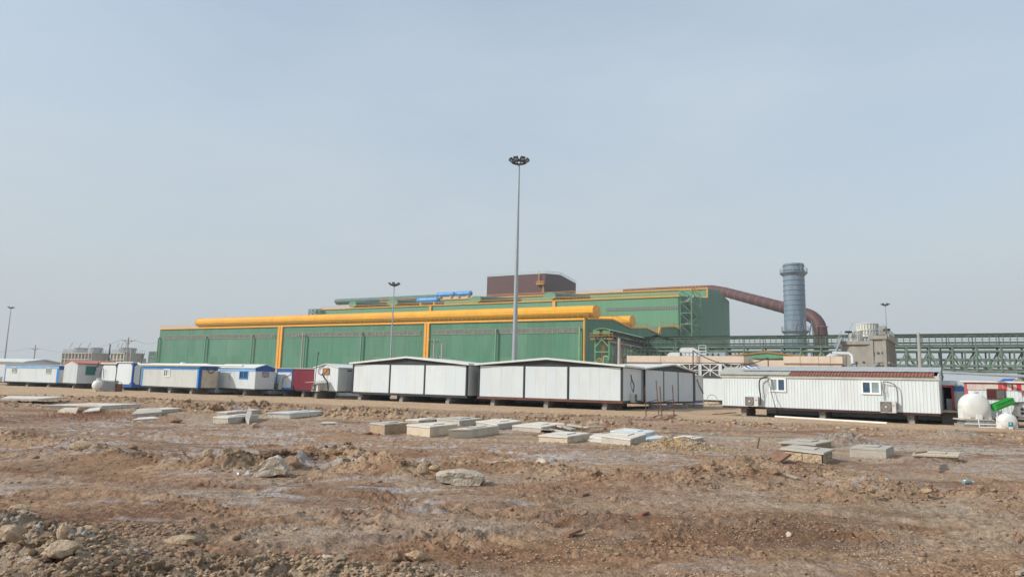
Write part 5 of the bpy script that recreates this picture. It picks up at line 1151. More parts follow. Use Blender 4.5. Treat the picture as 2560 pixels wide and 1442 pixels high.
window(c4.front, *c4.front.rect(410.5, 922, 426, 941.5), c4.t, 'pvc', ('glass', 'glass_bright', 'cream'), .09)
MB().tube([c4.front.at(-.5, c4.z1 + .35, .3), c4.front.at(-.1, c4.z1 + .18, .3), c4.front.at(c4.L + 8, c4.z1 + .12, .3)], .1, 8).build('roof_pipe', 'roofwhite', c4.t)
# cabin with light blue band and lettering on its gable
c5 = Cabin('white cabin with faded blue band, blue window and red lettering on gable', (536.5, 968, 918, 78), (636, 972.5, 919.5, 73.8), 2.4)
c5.walls('white', {'front': 'corr'}, ridge='u', rise=.36, pitch=.24, mats={'right': 'white2'}); c5.roof('roofwhite', .06, .16, .1); c5.base()
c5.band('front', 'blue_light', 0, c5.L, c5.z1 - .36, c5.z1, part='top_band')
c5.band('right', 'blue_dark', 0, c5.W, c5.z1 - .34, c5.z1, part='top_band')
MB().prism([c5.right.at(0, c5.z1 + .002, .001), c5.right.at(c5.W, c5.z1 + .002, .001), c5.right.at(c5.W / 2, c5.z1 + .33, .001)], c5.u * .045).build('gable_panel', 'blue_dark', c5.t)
window(c5.front, *c5.front.rect(599.5, 927, 620.5, 947), c5.t, 'blue_band', ('glass_blue', 'glass_blue'), .09)
lab = MB(); rr = random.Random(3)
for y in (931.5, 936, 941):
    x = 654.5 + rr.random()
    while x < 671:
        w = rr.uniform(1.0, 2.6); a0, z = c5.right.px(x, y); a1, _ = c5.right.px(x + w, y); c5.right.box(lab, a0, a1, z - .045, z + .05, .003, .012)
        if rr.random() < .7: c5.right.box(lab, a0 + .01, a0 + .045, z - .045, z + rr.uniform(.06, .13), .003, .013)
        if rr.random() < .4: c5.right.box(lab, a1 - .045, a1, z - .11, z - .04, .003, .013)
        x += w + rr.uniform(.2, .6)
lab.build('lettering', 'ink', c5.t, stuff=True)
cable(onface(c5.front, ((579, 928), (574, 940), (577, 951)), .06), .02, 'thin cable hanging on the front of the lettered cabin', 'hoseg')
# white cabin with blue frame plus maroon one
c6 = Cabin('short white cabin front with blue frame and outdoor unit', (689.5, 973, 921, 77), (729.5, 973.5, 922, 75.5), 3)
c6.walls('white'); c6.roof('roofgrey', .08, .12); c6.base()
c6.band('front', 'blue_dark', 0, c6.L, c6.z1 - .34, c6.z1, part='top_band'); c6.band('front', 'blue_band', 0.0, .13, c6.z0, c6.z1 - .345, part='corner_trim'); c6.band('front', 'blue_dark', c6.L - .12, c6.L, c6.z0, c6.z1 - .345, part='corner_trim'); c6.band('front', 'blue_band', .135, c6.L - .125, c6.z0, c6.z0 + .22, part='bottom_band')
aircon(c6.front, 693, 957, 711, 973, 'air conditioner on the blue framed cabin left of the maroon wall', size=(.85, .7))
cable(onface(c6.front, ((731, 928), (726, 936), (713, 942), (708, 950), (708, 958)), .08), .03, 'pale cable running to the unit left of the maroon wall', 'hoseg')
c7 = Cabin('maroon walled cabin with plain front', (730.5, 973.5, 922, 75.5), (784, 974.5, 922.5, 73.6), 3)
c7.walls('maroon'); c7.roof('roofgrey', .1, .1); c7.base()
# small white gable cabin with boarded window
c8 = Cabin('small white gabled cabin with boarded orange window', (783.5, 975.5, 918.5, 71.5), (843, 977, 919.5, 69.5), 7)
c8.walls('white_corr', {'front': 'corr'}, ridge='v', rise=.36, pitch=.3, mats={'right': 'white2'}); c8.roof('roofwhite', .07, .12); c8.base()
a0, a1, z0, z1 = c8.front.rect(809, 920.5, 824, 935.5); m = MB(); c8.front.box(m, a0, a1, z0, z1, .0, .06); wd = m.build('boarded_window', 'ply', c8.t)
for p, q in (((a0, z0), (a1, z0)), ((a0, z1), (a1, z1)), ((a0, z0), (a0, z1)), ((a1, z0), (a1, z1)), ((a0, z0), (a1, z1))): MB().beam(c8.front.at(*p, .075), c8.front.at(*q, .075), .05).build('window_batten', 'woodbrown', wd)
for x0, x1, y0, y1 in ((869, 873.5, 925, 928.5), (875, 879, 925, 928.5)): m = MB(); c8.right.box(m, *c8.right.rect(x0, y0, x1, y1), .0, .03); m.build('vent', 'char', c8.t)
m = MB(); a0, a1, z0, z1 = c8.right.rect(863, 938, 878, 976); c8.right.box(m, a0, a1, c8.z0, z1, .0, .04); m.build('door', 'white2', c8.t)
ac = aircon(c8.front, 795, 960, 819, 978, 'air conditioner under a board shelf by the small gabled cabin', size=(.95, .7), gap=.5)
m = MB(); a0, z = c8.front.px(786, 956.5); a1, _ = c8.front.px(825, 956.5); m.add([c8.front.at(a0, z, 1.2), c8.front.at(a1, z + .12, 1.2), c8.front.at(a1, z + .2, .2), c8.front.at(a0, z + .08, .2), c8.front.at(a0, z + .05, 1.2), c8.front.at(a1, z + .17, 1.2), c8.front.at(a1, z + .25, .2), c8.front.at(a0, z + .13, .2)], [(0, 1, 2, 3), (4, 5, 6, 7), (0, 1, 5, 4), (1, 2, 6, 5), (2, 3, 7, 6), (3, 0, 4, 7)])
solo(m, 'shade_board', 'wood', 'pale board laid as a sunshade over the outdoor unit', 'board')
c = c8.front.at(c8.front.px(803, 970)[0], 0, .98); ztp = zat(c, 879)
solo(MB().tube([c + V(0, 0, .1), c + V(.25, 0, ztp)], .035, 6).tube([c + V(.25, 0, ztp), c + V(.37, 0, ztp - .3)], .03, 5), 'antenna_mast', 'char', 'thin antenna pole standing by the small gabled cabin', 'antenna', loc=c)
cable([c8.front.at(*c8.front.px(x, y), .1) for x, y in ((812, 912), (802, 918), (797, 930), (803, 936), (808, 934))], .04, 'grey cable looped beside the boarded window', 'hoseg')
cable([c8.front.at(*c8.front.px(x, y), .1) for x, y in ((808, 934), (812, 944), (820, 955), (822, 975))], .05, 'dark cable bundle falling to the shaded outdoor unit')

# the two big white cabins with black frames
def bigcabin(lab, A, B, Wd, posts, apex, basem, panels):
    c = Cabin(lab, A, B, Wd)
    f = c.front; cut = [f.px(x, 950)[0] for x in posts]; zp = c.z1
    # dark frame behind, panels proud
    c.walls('char', ridge='v', rise=f.px(apex[0], apex[1])[1] - c.z1 - .1)
    r = c.roof('roofwhite', .16, .35, .3)
    mb = MB(); f.box(mb, -.06, c.L + .06, c.z0 - .2, c.z0 - .003, -.3, .07); mb.build('base_beam', basem, c.t); c.zb = c.z0 - .2
    mb = MB(); mb.obox(c.right.at(0.08, c.z0 - .2, .06), c.v * (c.W - .08), -c.u * .3, V(0, 0, .19)); mb.build('base_beam', 'black', c.t)
    mb = MB(); mb.obox(c.front.at(.3, c.z0 - .1, -.31), c.u * (c.L - .6), c.v * (c.W - .7), V(0, 0, .09)); mb.build('floor', 'rust', c.t)
    for i, a in enumerate(cut):
        a = min(max(a, .05), c.L - .05); mb = MB(); f.box(mb, a - .07, a + .07, c.z0, c.z1 + (.05), .0, .09); mb.build('frame_post', 'black', c.t)
    mb = MB(); f.box(mb, 0, c.L, c.z1 - .02, c.z1 + .06, .0, .085); mb.build('frame_rail', 'black', c.t)
    rr = random.Random(len(lab))
    for i in range(len(cut) - 1):
        a, b = max(cut[i], .05) + .1, min(cut[i + 1], c.L - .05) - .1; n = panels[i]; w = (b - a) / n
        for k in range(n):
            mb = MB(); f.box(mb, a + k * w + .004, a + (k + 1) * w - .004, c.z0 + .02, c.z1 - .04, .002, .045 + rr.uniform(0, .006)); mb.build('wall_panel', rr.choice(['white', 'white', 'white2']), c.t)
    n = 5; w = (c.W - .2) / n
    for k in range(n): mb = MB(); c.right.box(mb, .1 + k * w + .006, .1 + (k + 1) * w - .006, c.z0 + .02, c.z1 - .06, .002, .04); mb.build('wall_panel', 'white2', c.t)
    return c
c9 = bigcabin('wide white panel cabin with black frame, left of the two large ones', (880.5, 979.5, 909.5, 69.2), (1167.5, 988.5, 912.5, 62.2), 6, (881, 975, 1062, 1167), (1032, 892.5), 'black', (4, 4, 4))
c10 = bigcabin('wide white panel cabin with rusty base beam, right of the two large ones', (1195.5, 989, 912, 62), (1556, 1003.5, 917.5, 56.2), 5.7, (1196, 1311, 1421, 1556), (1373, 896), 'rust', (4, 4, 5))
aircon(c10.right, 1574, 983, 1596, 1005.5, 'air conditioner on the shaded end of the right large cabin', left_fan=False, dep=.3, size=(.95, .74))
cable(onface(c10.right, ((1575, 936), (1578, 950), (1583, 962), (1581, 980)), .08), .035, 'dark cable hanging on the shaded end wall of the large cabin')
cable(onface(c10.right, ((1578, 947), (1575, 960), (1580, 978)), .06), .02, 'thin looping cable on the shaded end wall of the large cabin')
# shaded cabin behind, its long gable turned to the right
c11 = Cabin('shaded white panel cabin with dark gable turned to the right', (1487, 1002, 921.5, 64.4), (1611, 1003.5, 922.5, 61.5), 12.3)
pk = c11.right.px(1680, 912)[1] - c11.z1
c11.walls('char', ridge='u', rise=pk - .05); c11.roof('roofwhite', .12, .3, .3); c11.base('black', .18)
fr_ = c11.right; cut = [fr_.px(x, 965)[0] for x in (1611, 1658, 1694, 1732)]
for a in cut: mb = MB(); fr_.box(mb, max(a - .07, 0), a + .07, c11.z0, c11.z1, .0, .08); mb.build('frame_post', 'black', c11.t)
for i in range(3):
    n = 3; a, b = cut[i] + .08, cut[i + 1] - .08
    for k in range(n): w = (b - a) / n; mb = MB(); fr_.box(mb, a + k * w + .003, a + (k + 1) * w - .003, c11.z0 + .02, c11.z1 - .05, .002, .05); mb.build('wall_panel', 'white2', c11.t)
mb = MB(); c11.front.box(mb, .1, c11.L - .1, c11.z0 + .02, c11.z1 - .05, .002, .04); mb.build('wall_panel', 'white2', c11.t)
e11 = c11.B + c11.v * 12.3
c12 = Cabin('narrow grey cabin end just right of the shaded gable cabin', (1733.5, 1001, 938, e11.y + .8), (1757, 1000, 942, e11.y + 4.2), 2.2)
c12.walls('white2'); c12.roof('roofwhite', .1, .12); c12.base('blue_dark', .3)
cable([c12.front.at(*c12.front.px(x, y), .08) for x, y in ((1741, 948), (1746, 962), (1753, 975), (1757, 983))], .04, 'dark cables sloping across the narrow grey cabin end')
c12b = Cabin('white cabin wall with dark eaves behind the left end of the long cabin', (1758.5, 999, 943.5, 90), (1835, 1001, 944.5, 88), 3)
c12b.walls('white'); c12b.roof('char', .22, .15); c12b.base('black', .25)

# long corrugated cabin on the right
c13 = Cabin('long white corrugated cabin with partly red roof, two windows and two outdoor units', (1806, 1012, 933.5, 52.3), (2351.5, 1034.8, 940.5, 44.2), 3.2)
c13.walls('white_corr', {'front': 'corr'}, ridge='u', rise=.52, pitch=.2); c13.base('beam_dark', .16)
f = c13.front; am = f.px(1972, 940)[0]; z = c13.z1; k = c13.rise / (c13.W / 2)
def roofpart(a0, a1, m, ribs, dz=0, full=True, half=None, pitch=.2):
    mb = MB(); n = max(1, int((a1 - a0) / pitch)); w = (a1 - a0) / n; o = .22
    lo = (z - k * o + .03, o); hi = (z + c13.rise + .03, -c13.W / 2)
    if half: hi = (lo[0] + (hi[0] - lo[0]) * half, lo[1] + (hi[1] - lo[1]) * half)
    pts = [(a0 + (i + p) * w, q) for i in range(n) for p, q in ((0, 0), (.35, 0), (.5, 1), (.65, 0))] + [(a1, 0)]
    vs = []
    for a, q in pts: vs += [f.at(a, lo[0] + dz + q * ribs, lo[1]), f.at(a, hi[0] + dz + q * ribs, hi[1])]
    mb.add(vs, [(2 * i, 2 * i + 2, 2 * i + 3, 2 * i + 1) for i in range(len(pts) - 1)]); return mb.build('roof_sheet', m, c13.t)
roofpart(-.25, am, 'roofcream', .035); roofpart(am + .01, c13.L - .25, 'roofred', .05, dz=.0)
rs_ = roofpart(f.px(1850, 930)[0], c13.L + .1, 'roofgrey', .01, dz=.07, half=None, pitch=1.2); rs_.name = 'ridge_sheet'
for v_ in rs_.data.vertices:                           # it only covers the upper part of the slope
    wv = v_.co + worldloc(c13.t); d = (wv - f.o).dot(f.n)
    if d > .1: v_.co += -f.n * (.22 + c13.W / 2) * .42 + V(0, 0, (c13.rise + k * .22) * .42)
mb = MB(); P = [f.at(-.25, z + c13.rise, -c13.W / 2), f.at(c13.L + .1, z + c13.rise, -c13.W / 2), f.at(c13.L + .1, z - k * .2, -c13.W - .2), f.at(-.25, z - k * .2, -c13.W - .2)]
mb.add([p + V(0, 0, .03) for p in P] + [p for p in P], [(0, 1, 2, 3), (4, 5, 6, 7), (0, 1, 5, 4), (1, 2, 6, 5), (2, 3, 7, 6), (3, 0, 4, 7)]); mb.build('rear_roof', 'roofgrey', c13.t)
c13.band('front', 'roofcream', -.1, c13.L + .05, z - .26, z - .03, .035, .09, part='fascia')
window(f, *f.rect(1923.5, 944.5, 1965.5, 979), c13.t, 'pvc', ('glass_bright', 'glass_blue'), .12, d=.06)
window(f, *f.rect(2153, 951.5, 2202.5, 985.5), c13.t, 'pvc', ('glass_blue', 'glass_bright'), .12, d=.06)
aircon(f, 1867, 990.5, 1899.5, 1014.5, 'air conditioner on the long cabin left of its first window', dep=.36, gap=.12)
aircon(f, 2204, 1002, 2242, 1031, 'air conditioner on the long cabin right of its second window', dep=.36, gap=.12)
cable(onface(f, ((1922, 941), (1906, 946), (1901, 955), (1902, 975), (1904, 990), (1903, 1012)), .3), .05, 'thick black hose arching to the left outdoor unit of the long cabin', name='hose', cat='hose')
cable(onface(f, ((1922, 941), (1928, 965), (1934, 990), (1941, 1015)), .35) + [GG(1945, 1040) + V(0, 0, .05)], .03, 'thin cable falling from the window to the ground', 'hoseg')
cable(onface(f, ((1921, 944), (1918, 965), (1914, 985), (1908, 994)), .1), .012, 'thin wire beside the left window of the long cabin', 'hoseg')
cable(onface(f, ((2209, 955), (2207, 968), (2210, 985), (2211, 1000)), .12), .03, 'dark cable beside the right window of the long cabin', 'hoseg')
cable(onface(f, ((2209, 954), (2226, 956), (2240, 964), (2245, 985), (2246, 1022)), .3), .035, 'grey hose arching over the right outdoor unit', 'hoseg', 'hose', 'hose')
cable(onface(f, ((2210, 957), (2216, 975), (2218, 992)), .12), .012, 'thin wire hanging beside the right outdoor unit', 'hoseg')
# bundle of striped cloth on the roof
q = f.at(f.px(1858, 923)[0], z + .32, -1.2)
t = thing('cloth_bundle', 'striped dark blue cloth bundle on the long cabin roof', 'bundle', q)
for i in range(7): MB().tube([q + c13.u * (i * .13 - .4) + V(0, 0, 0), q + c13.u * (i * .14 - .3) + V(0, 0, .3 - abs(i - 2) * .04), q + c13.u * (i * .2 + .1) + V(0, -.1, .05)], .07, 6).build('fold', 'blue_dark' if i % 2 else 'white2', t, True)

def gap_darkener(cab, lab, gap=.5, Wd=3.0, a0=.0, a1=None, z0=.16, drop=.5):  # mostly unseen plain cabin, added so the gap under the front one reads dark
    a1 = cab.L if a1 is None else a1; o = cab.front.at(a0, 0, -(cab.W + gap)); t = thing('site_cabin', lab, 'cabin', o + cab.u * (a1 - a0) / 2, 'portable site cabins'); l = a1 - a0
    m = MB(); m.obox(V(o.x, o.y, z0), cab.u * l, cab.v * Wd, V(0, 0, cab.z1 - drop - z0)); m.build('body', 'white2', t)
    m = MB(); m.obox(V(o.x, o.y, cab.z1 - drop + .004) - cab.u * .1 - cab.v * .1, cab.u * (l + .2), cab.v * (Wd + .2), V(0, 0, .08)); m.build('roof', 'roofgrey', t)
    m = MB(); m.obox(V(o.x, o.y, 0) + cab.v * .05, cab.u * l, cab.v * (Wd - .1), V(0, 0, z0 - .004)); m.build('base_frame', 'black', t)
gap_darkener(c9, 'second row cabin hidden behind the left large white cabin', a0=.3); gap_darkener(c10, 'second row cabin hidden behind the right large white cabin', Wd=4, a1=c10.L - 2.6)
gap_darkener(c13, 'second row cabin hidden behind the long corrugated cabin', a0=2.2); gap_darkener(c5, 'second row cabin hidden behind the lettered cabin', a1=c5.L - 1.5); gap_darkener(c4, 'second row cabin hidden behind the bright blue cabin', a1=c4.L - 1)
gap_darkener(c1, 'second row cabin hidden behind the faded blue cabin', a1=c1.L - 1); gap_darkener(c7, 'second row cabin hidden behind the maroon cabin', a0=-3); 
# ---- piers under the cabins
def piers(cab, xs, labs, rows=2, n=6, m='block', inset=.25, bl=(.4, .19, .2)):
    for (x, y), lb in zip(xs, labs):
        a = cab.front.px(x, y)[0]; c = cab.front.at(a, 0, -inset); pier(c, cab.u, n, rows, lb, 'block piers under the cabins', bl, m, top=cab.zb)
piers(c13, [(1855, 1035), (2053, 1040), (2276, 1050)], ['grey block pier under the left end of the long corrugated cabin', 'grey block pier under the middle of the long corrugated cabin', 'grey block pier under the right end of the long corrugated cabin'], 3, 6, inset=.35)
piers(c10, [(1229, 1000), (1362, 1005), (1509, 1010)], ['block pier under the left end of the rusty beam cabin', 'block pier under the middle of the rusty beam cabin', 'block pier under the right end of the rusty beam cabin'], 2, 11, inset=.15)
piers(c9, [(896, 990), (1000, 992), (1116, 995)], ['block pier under the left end of the left large cabin', 'block pier under the middle of the left large cabin', 'block pier under the right end of the left large cabin'], 2, 11, inset=.15)
piers(c8, [(800, 985)], ['wide old block plinth under the small gabled cabin'], 2, 6, 'blockdk', -.6)
piers(c6, [(706, 980)], ['low block wall under the blue framed cabin'], 2, 7, 'blockdk')
piers(c7, [(752, 981)], ['low block wall under the maroon cabin'], 2, 7, 'blockdk')
piers(c5, [(541, 975), (604, 978)], ['block pier under the left end of the lettered cabin', 'block pier under the right end of the lettered cabin'], 2, 6)
piers(c4, [(368, 970), (418, 972), (471, 974)], ['leftmost block pier under the bright blue cabin', 'middle block pier under the bright blue cabin', 'rightmost block pier under the bright blue cabin'], 2, 5)
piers(c3b, [(300, 970)], ['dark block wall under the blue framed octagon cabin'], 2, 8, 'blockdk')
piers(c2, [(176, 965)], ['pale block pier under the red roofed cabin'], 2, 9)
piers(c1, [(12, 960), (62, 962), (115, 963)], ['leftmost block pier under the faded blue cabin', 'middle block pier under the faded blue cabin', 'rightmost block pier under the faded blue cabin'], 2, 7)
for lb, d in (('nearest', 1.5), ('middle', 5.6), ('farthest', 9.6)):
    c = c11.right.at(d, 0, -.3); pier(c, c11.v * -1, 5, 2, lb + ' block pier under the shaded gable cabin', 'block piers under the cabins', m='block', top=c11.zb)

# ---- right edge: doorway hut, blue band cabin, red and white cabin
c14 = Cabin('open red framed doorway hut with dark interior', (2354, 1024, 962, 46.5), (2386, 1025, 963, 46.07), 2.4)
f4 = c14.front
c14.walls('interior', faces=('right', 'left', 'back')); c14.roof('white_corr', .3, .12)
m = MB(); c14.front.box(m, 0, c14.L, c14.z0 - .1, c14.z0, -2.4, .5); m.build('floor', 'conc_cream', c14.t)
c14.band('front', 'red', c14.L - .1, c14.L, c14.z0, c14.z1, part='door_frame'); c14.band('front', 'red', 0, c14.L - .1, c14.z1 - .14, c14.z1, part='door_frame')
q = f4.at(f4.px(2364, 1000)[0], c14.z0, -.5); t = thing('fridge', 'small white appliance inside the dark doorway', 'fridge', q)
m = MB(); m.obox(q, c14.u * .5, c14.v * .5, V(0, 0, .75)); m.build('cabinet', 'fridge', t); m = MB(); m.obox(q - c14.v * .03 + V(0, 0, .05) + c14.u * .02, c14.u * .46, c14.v * .025, V(0, 0, .66)); m.build('door', 'fridge', t)
m = MB(); f4.box(m, .0, 1.75, 0, c14.z0 - .15, -.6, .45); solo(m, 'block_plinth', 'blockdk', 'dark block base below the doorway step', 'plinth')
m = MB(); f4.box(m, -.05, 1.8, c14.z0 - .145, c14.z0 - .02, .1, .75); solo(m, 'concrete_step', 'conc_cream', 'pale concrete step in front of the open doorway', 'step')
c15 = Cabin('narrow white cabin front with blue band between doorway and red cabin', (2387, 1024, 965.5, 46.3), (2416, 1025, 966.5, 45.9), 3)
c15.walls('white_corr', {'front': 'corr'}, pitch=.22); c15.roof('roofgrey', .1, .1); c15.base()
c15.band('front', 'blue_band', 0, c15.L, c15.z1 - .3, c15.z1 - .02, .035, .06, part='top_band')
m = MB(); a, z_ = c15.front.px(2403.5, 1003.5); m.lathe(c15.front.at(a, z_, .04), [(.07, 0), (.085, 0), (.085, .01), (.07, .01)], 16, c15.front.n, False); m.build('painted_mark', 'inkblack', c15.t)
c16 = Cabin('white cabin with peeling red painted frame and barred window', (2415, 1038, 953, 44.8), (2640, 1046, 961, 42.1), 3, zb=.5)
c16.walls('white_corr', {'front': 'corr'}, pitch=.2); c16.roof('roofwhite', .1, .2); c16.base()
c16.band('front', 'red', 0, .16, c16.z0, c16.z1, .0, .06, part='corner_trim'); c16.band('front', 'red', .165, c16.L, c16.z1 - .07, c16.z1, .0, .06, part='top_rail')
a0 = .165
rr = random.Random(5); x = a0
peel = mat('peeling_red_band', (.60, .52, .46), .6, .1, 3, dirt=(.50, .02, .03), dirt_amt=1.0, dirt_scale=1.6, dirt_stretch=(1, 1, .12)); M['peel'] = peel
c16.band('front', 'peel', a0, c16.L, c16.z1 - .46, c16.z1 - .075, .0, .055, part='peeling_band')
for xa, xb in ((2495, 2506), (2507.5, 2517), (2528, 2533), (2541, 2553)):
    b0, b1, _, _ = c16.front.rect(xa, 960, xb, 961); c16.band('front', 'red', b0, b1, c16.z1 - .455, c16.z1 - .08, .055, .06, part='red_stripe')
b0, b1, z0_, z1_ = c16.front.rect(2467, 971.5, 2514, 997.5)
window(c16.front, b0, b1, z0_, z1_, c16.t, 'rust', ('maroon', 'glass_bright'), .06, bars=12, d=.05)
b0, b1, z0_, z1_ = c16.front.rect(2541, 968, 2555, 975.5); c16.band('front', 'paper', b0, b1, z0_, z1_, .035, .045, part='notice')
P = [c16.front.at(*c16.front.px(x, y), .07) for x, y in ((2554, 987), (2563, 987), (2558, 977))]
solo(MB().tube(P + [P[0]], .03, 5), 'warning_triangle', 'red', 'red and white triangle sign on the red framed cabin at the edge', 'sign', loc=P[0])
q = c16.front.at(c16.front.px(2517, 948)[0], c16.z1 + .1, -1); m = MB(); m.prism([q + c16.u * -.45, q + c16.u * .45, q + c16.u * .42 + V(0, 0, .18), q + c16.u * .3 + V(0, 0, .2), q + c16.u * -.2 + V(0, 0, .18)], c16.v * .8)
solo(m, 'folded_tarpaulin', 'blue_dark', 'dark blue tarpaulin folded on the red framed cabin roof', 'tarpaulin')
q = c16.front.at(c16.front.px(2548, 948)[0], c16.z1 + .1, -1); m = MB()
for i in range(5): m.beam(q + V(i * .12 - .3, 0, .05 + .03 * (i % 2)), q + V(i * .14, .7, .12), .06, .1)
solo(m, 'timber_scraps', 'wood', 'pale timber scraps on the red framed cabin roof at right', 'timber')
# long steel pipe crossing behind
a, b = PD(2356, 930.5, 47.5), PD(2600, 942, 40); solo(MB().tube([a, b], .09, 10), 'steel_pipe', 'pipeg', 'long grey steel pipe running right from the long cabin', 'pipe', loc=(a + b) / 2)
a, b = PD(2354, 926, 46.5), PD(2356, 1010, 46.5); solo(MB().tube([a, V(b.x, b.y, 0)], .04, 6), 'hanging_hose', 'hose', 'black hose hanging at the right end of the long cabin', 'hose', loc=V(b.x, b.y, 0))

# ================================================================== TANKS
def sphtank(c, r, halfw, lab, z0, sticker=False, u=V(1, 0, 0)):
    t = thing('water_tank', lab, 'water tank', V(c.x, c.y, z0), 'white plastic water tanks')
    v = V(-u.y, u.x, 0); cz = V(c.x, c.y, z0 + r * .93)
    # body: a short horizontal drum, its round end to the camera
    P = [(0.02, -halfw * 1.0), (r * .45, -halfw * .97), (r * .78, -halfw * .86), (r * .95, -halfw * .66), (r, -halfw * .42), (r, halfw * .42), (r * .95, halfw * .66), (r * .78, halfw * .86), (r * .45, halfw * .97), (.02, halfw)]
    MB().lathe(cz, P, 40, v).build('body', 'plastic', t, True)
    m = MB(); m.prism([cz + u * sg * (pr_ + .02) + v * z_ - V(0, 0, .012) for sg, lst in ((1, P), (-1, P[::-1])) for pr_, z_ in lst], V(0, 0, .028)); m.build('mould_seam', 'plastic', t)
    MB().lathe(cz + V(0, 0, r * .93), [(r * .3, 0), (r * .3, r * .12), (r * .34, r * .12), (r * .34, r * .2), (.02, r * .22)], 24).build('lid', 'plastic', t, True)
    for s in (-1, 1):
        m = MB(); m.prism([cz + u * s * r * .98 - V(0, 0, r * .18) - v * halfw * .6, cz + u * s * r * .98 - V(0, 0, r * .93) - v * halfw * .6, cz + u * s * r * .42 - V(0, 0, r * .93) - v * halfw * .6], v * halfw * 1.2); m.build('foot', 'plastic', t)
    m = MB(); m.obox(cz - u * .16 * r - v * (halfw * 1.0) - V(0, 0, r * .95), u * .38 * r, v * halfw * .3, V(0, 0, r * .34)); m.build('outlet_boss', 'plastic', t)
    for s in (-.1, .28):
        m = MB(); m.prism([cz + u * s * r - v * halfw * .62 + V(0, 0, r * .98), cz + u * (s + .05) * r - v * halfw * .62 + V(0, 0, r * .98), cz + u * (s + .05) * r - v * halfw * .9 + V(0, 0, r * .72), cz + u * s * r - v * halfw * .9 + V(0, 0, r * .72)], V(0, 0, .02) + v * .02); m.build('lifting_lug', 'plastic', t)
    if sticker:
        m = MB(); m.obox(cz + u * (-.28 * r) - v * (halfw * 1.03) - V(0, 0, r * .62), u * .52 * r, v * .02, V(0, 0, r * .56)); s_ = m.build('sticker', 'sticker', t)
        m = MB(); q = cz - v * (halfw * 1.03 + .003) + u * (-.1 * r) - V(0, 0, r * .38); m.obox(q, u * .1 * r, v * .003, V(0, 0, r * .25)); m.obox(q - u * .06 * r + V(0, 0, r * .07), u * .22 * r, v * .003, V(0, 0, r * .1)); m.build('sticker_emblem', 'pvc', s_)
    return t
c = GG(2446, 1067); uu = V(.985, -.17, 0)
f5 = Face(c - uu * 1.0, uu)
t = thing('block_plinth', 'grey block plinth under the large white tank', 'plinth', c)
zt_ = zat(V(c.x, c.y, 0), 1047); z0g = c.z - .03; hh_ = (zt_ - z0g) / 2.4
a0 = f5.px(2409, 1060)[0]; a1 = f5.px(2502, 1060)[0]
for r in range(2):
    n = 6
    for i in range(n):
        w = (a1 - a0) / n; o_ = .5 * w * (r % 2)
        for dd in range(3): m = MB(); l = a0 + i * w + o_; rgt = min(l + w - .012, a1 + .02); m.obox(f5.at(l, z0g + r * hh_, -dd * .42), uu * (rgt - l), -f5.n * .405, V(0, 0, hh_ - .012)); m.build('block', 'block', t)
m = MB(); f5.box(m, a0 - .04, a1 - .35, z0g + 2 * hh_, zt_, -1.3, .04); m.build('cap_slab', 'conc', t)
rt = (PD(2484, 1010, c.y + .6) - PD(2407.5, 1010, c.y + .6)).length / 2
sphtank(c + V(.18, .55, 0) , rt * .84, .58, 'large round white plastic water tank on block plinth by the red cabin', zt_ + .005, u=uu)
c2_ = GG(2531, 1072); r2 = (PD(2554.5, 1050, c2_.y + .4) - PD(2508.5, 1050, c2_.y + .4)).length / 2
sphtank(c2_ + V(0.02, .42, 0), r2 * .84, .4, 'small round white water tank with teal sticker at the right edge', c2_.z, True, uu)
# white pipe frame before the tank
tp = thing('water_pipes', 'thin white water pipes in front of the block plinth', 'pipework', c)
f6 = Face(f5.at(0, 0, .25), uu)
def fpt(x, y, d=0): a, z = f6.px(x, y); return f6.at(a, max(z, .02), d)
for pts in (((2446, 1045), (2449, 1069.5), (2493, 1072)), ((2491, 1042), (2493, 1072)), ((2412, 1058.5), (2493, 1061)), ((2499, 1040), (2507, 1073.5), (2580, 1076))):
    MB().tube([fpt(*p) for p in pts], .03, 8).build('pipe', 'pvc', tp, True)
# green bin, plant, meter box, board
q0, q1 = PD(2488, 1027, c.y + .1), PD(2532, 1010, c.y + .1); ax = (q1 - q0)
t = thing('green_bin', 'bright green plastic bin tilted between the two white tanks', 'bin', q0)
sd_ = V(0, 1, 0); upv = ax.cross(sd_).normalized() * -1; upv = upv if upv.z > 0 else -upv
h_ = .42; outl = [(-.26, h_), (-.25, .16), (-.16, .02), (0, 0), (.16, .02), (.25, .16), (.26, h_), (.23, h_), (.22, .18), (.14, .05), (0, .03), (-.14, .05), (-.22, .18), (-.23, h_)]
MB().prism([q0 + sd_ * a_ + upv * b_ for a_, b_ in outl], ax).build('trough', 'chute', t)
for k in (0, 1): MB().prism([q0 + ax * k + sd_ * a_ + upv * b_ for a_, b_ in outl[:7]], ax.normalized() * (.025 if k else -.025)).build('end_plate', 'chute', t)
for k in (.25, .5, .75): m2 = MB(); m2.tube([q0 + ax * k - sd_ * .27 + upv * h_, q0 + ax * k - sd_ * .255 + upv * .16], .022, 6); m2.build('rib', 'chute', t)
m2 = MB(); m2.tube([q0 - sd_ * .29 + upv * h_, q0 + ax - sd_ * .29 + upv * h_], .025, 6); m2.build('rim', 'chute', t)
for k in (.1, .35): MB().beam(q0 + ax * k - V(0, 0, .03), V((q0 + ax * k).x, (q0 + ax * k).y, 0), .05).build('leg', 'pvc', t)
q = PD(2532, 1035, c.y + .9); q.z = 0; zq = zat(q, 998); t = thing('potted_plant', 'dry yellowish shrub behind the green bin', 'plant', q)
rr = random.Random(8); m = MB(); ms = MB()
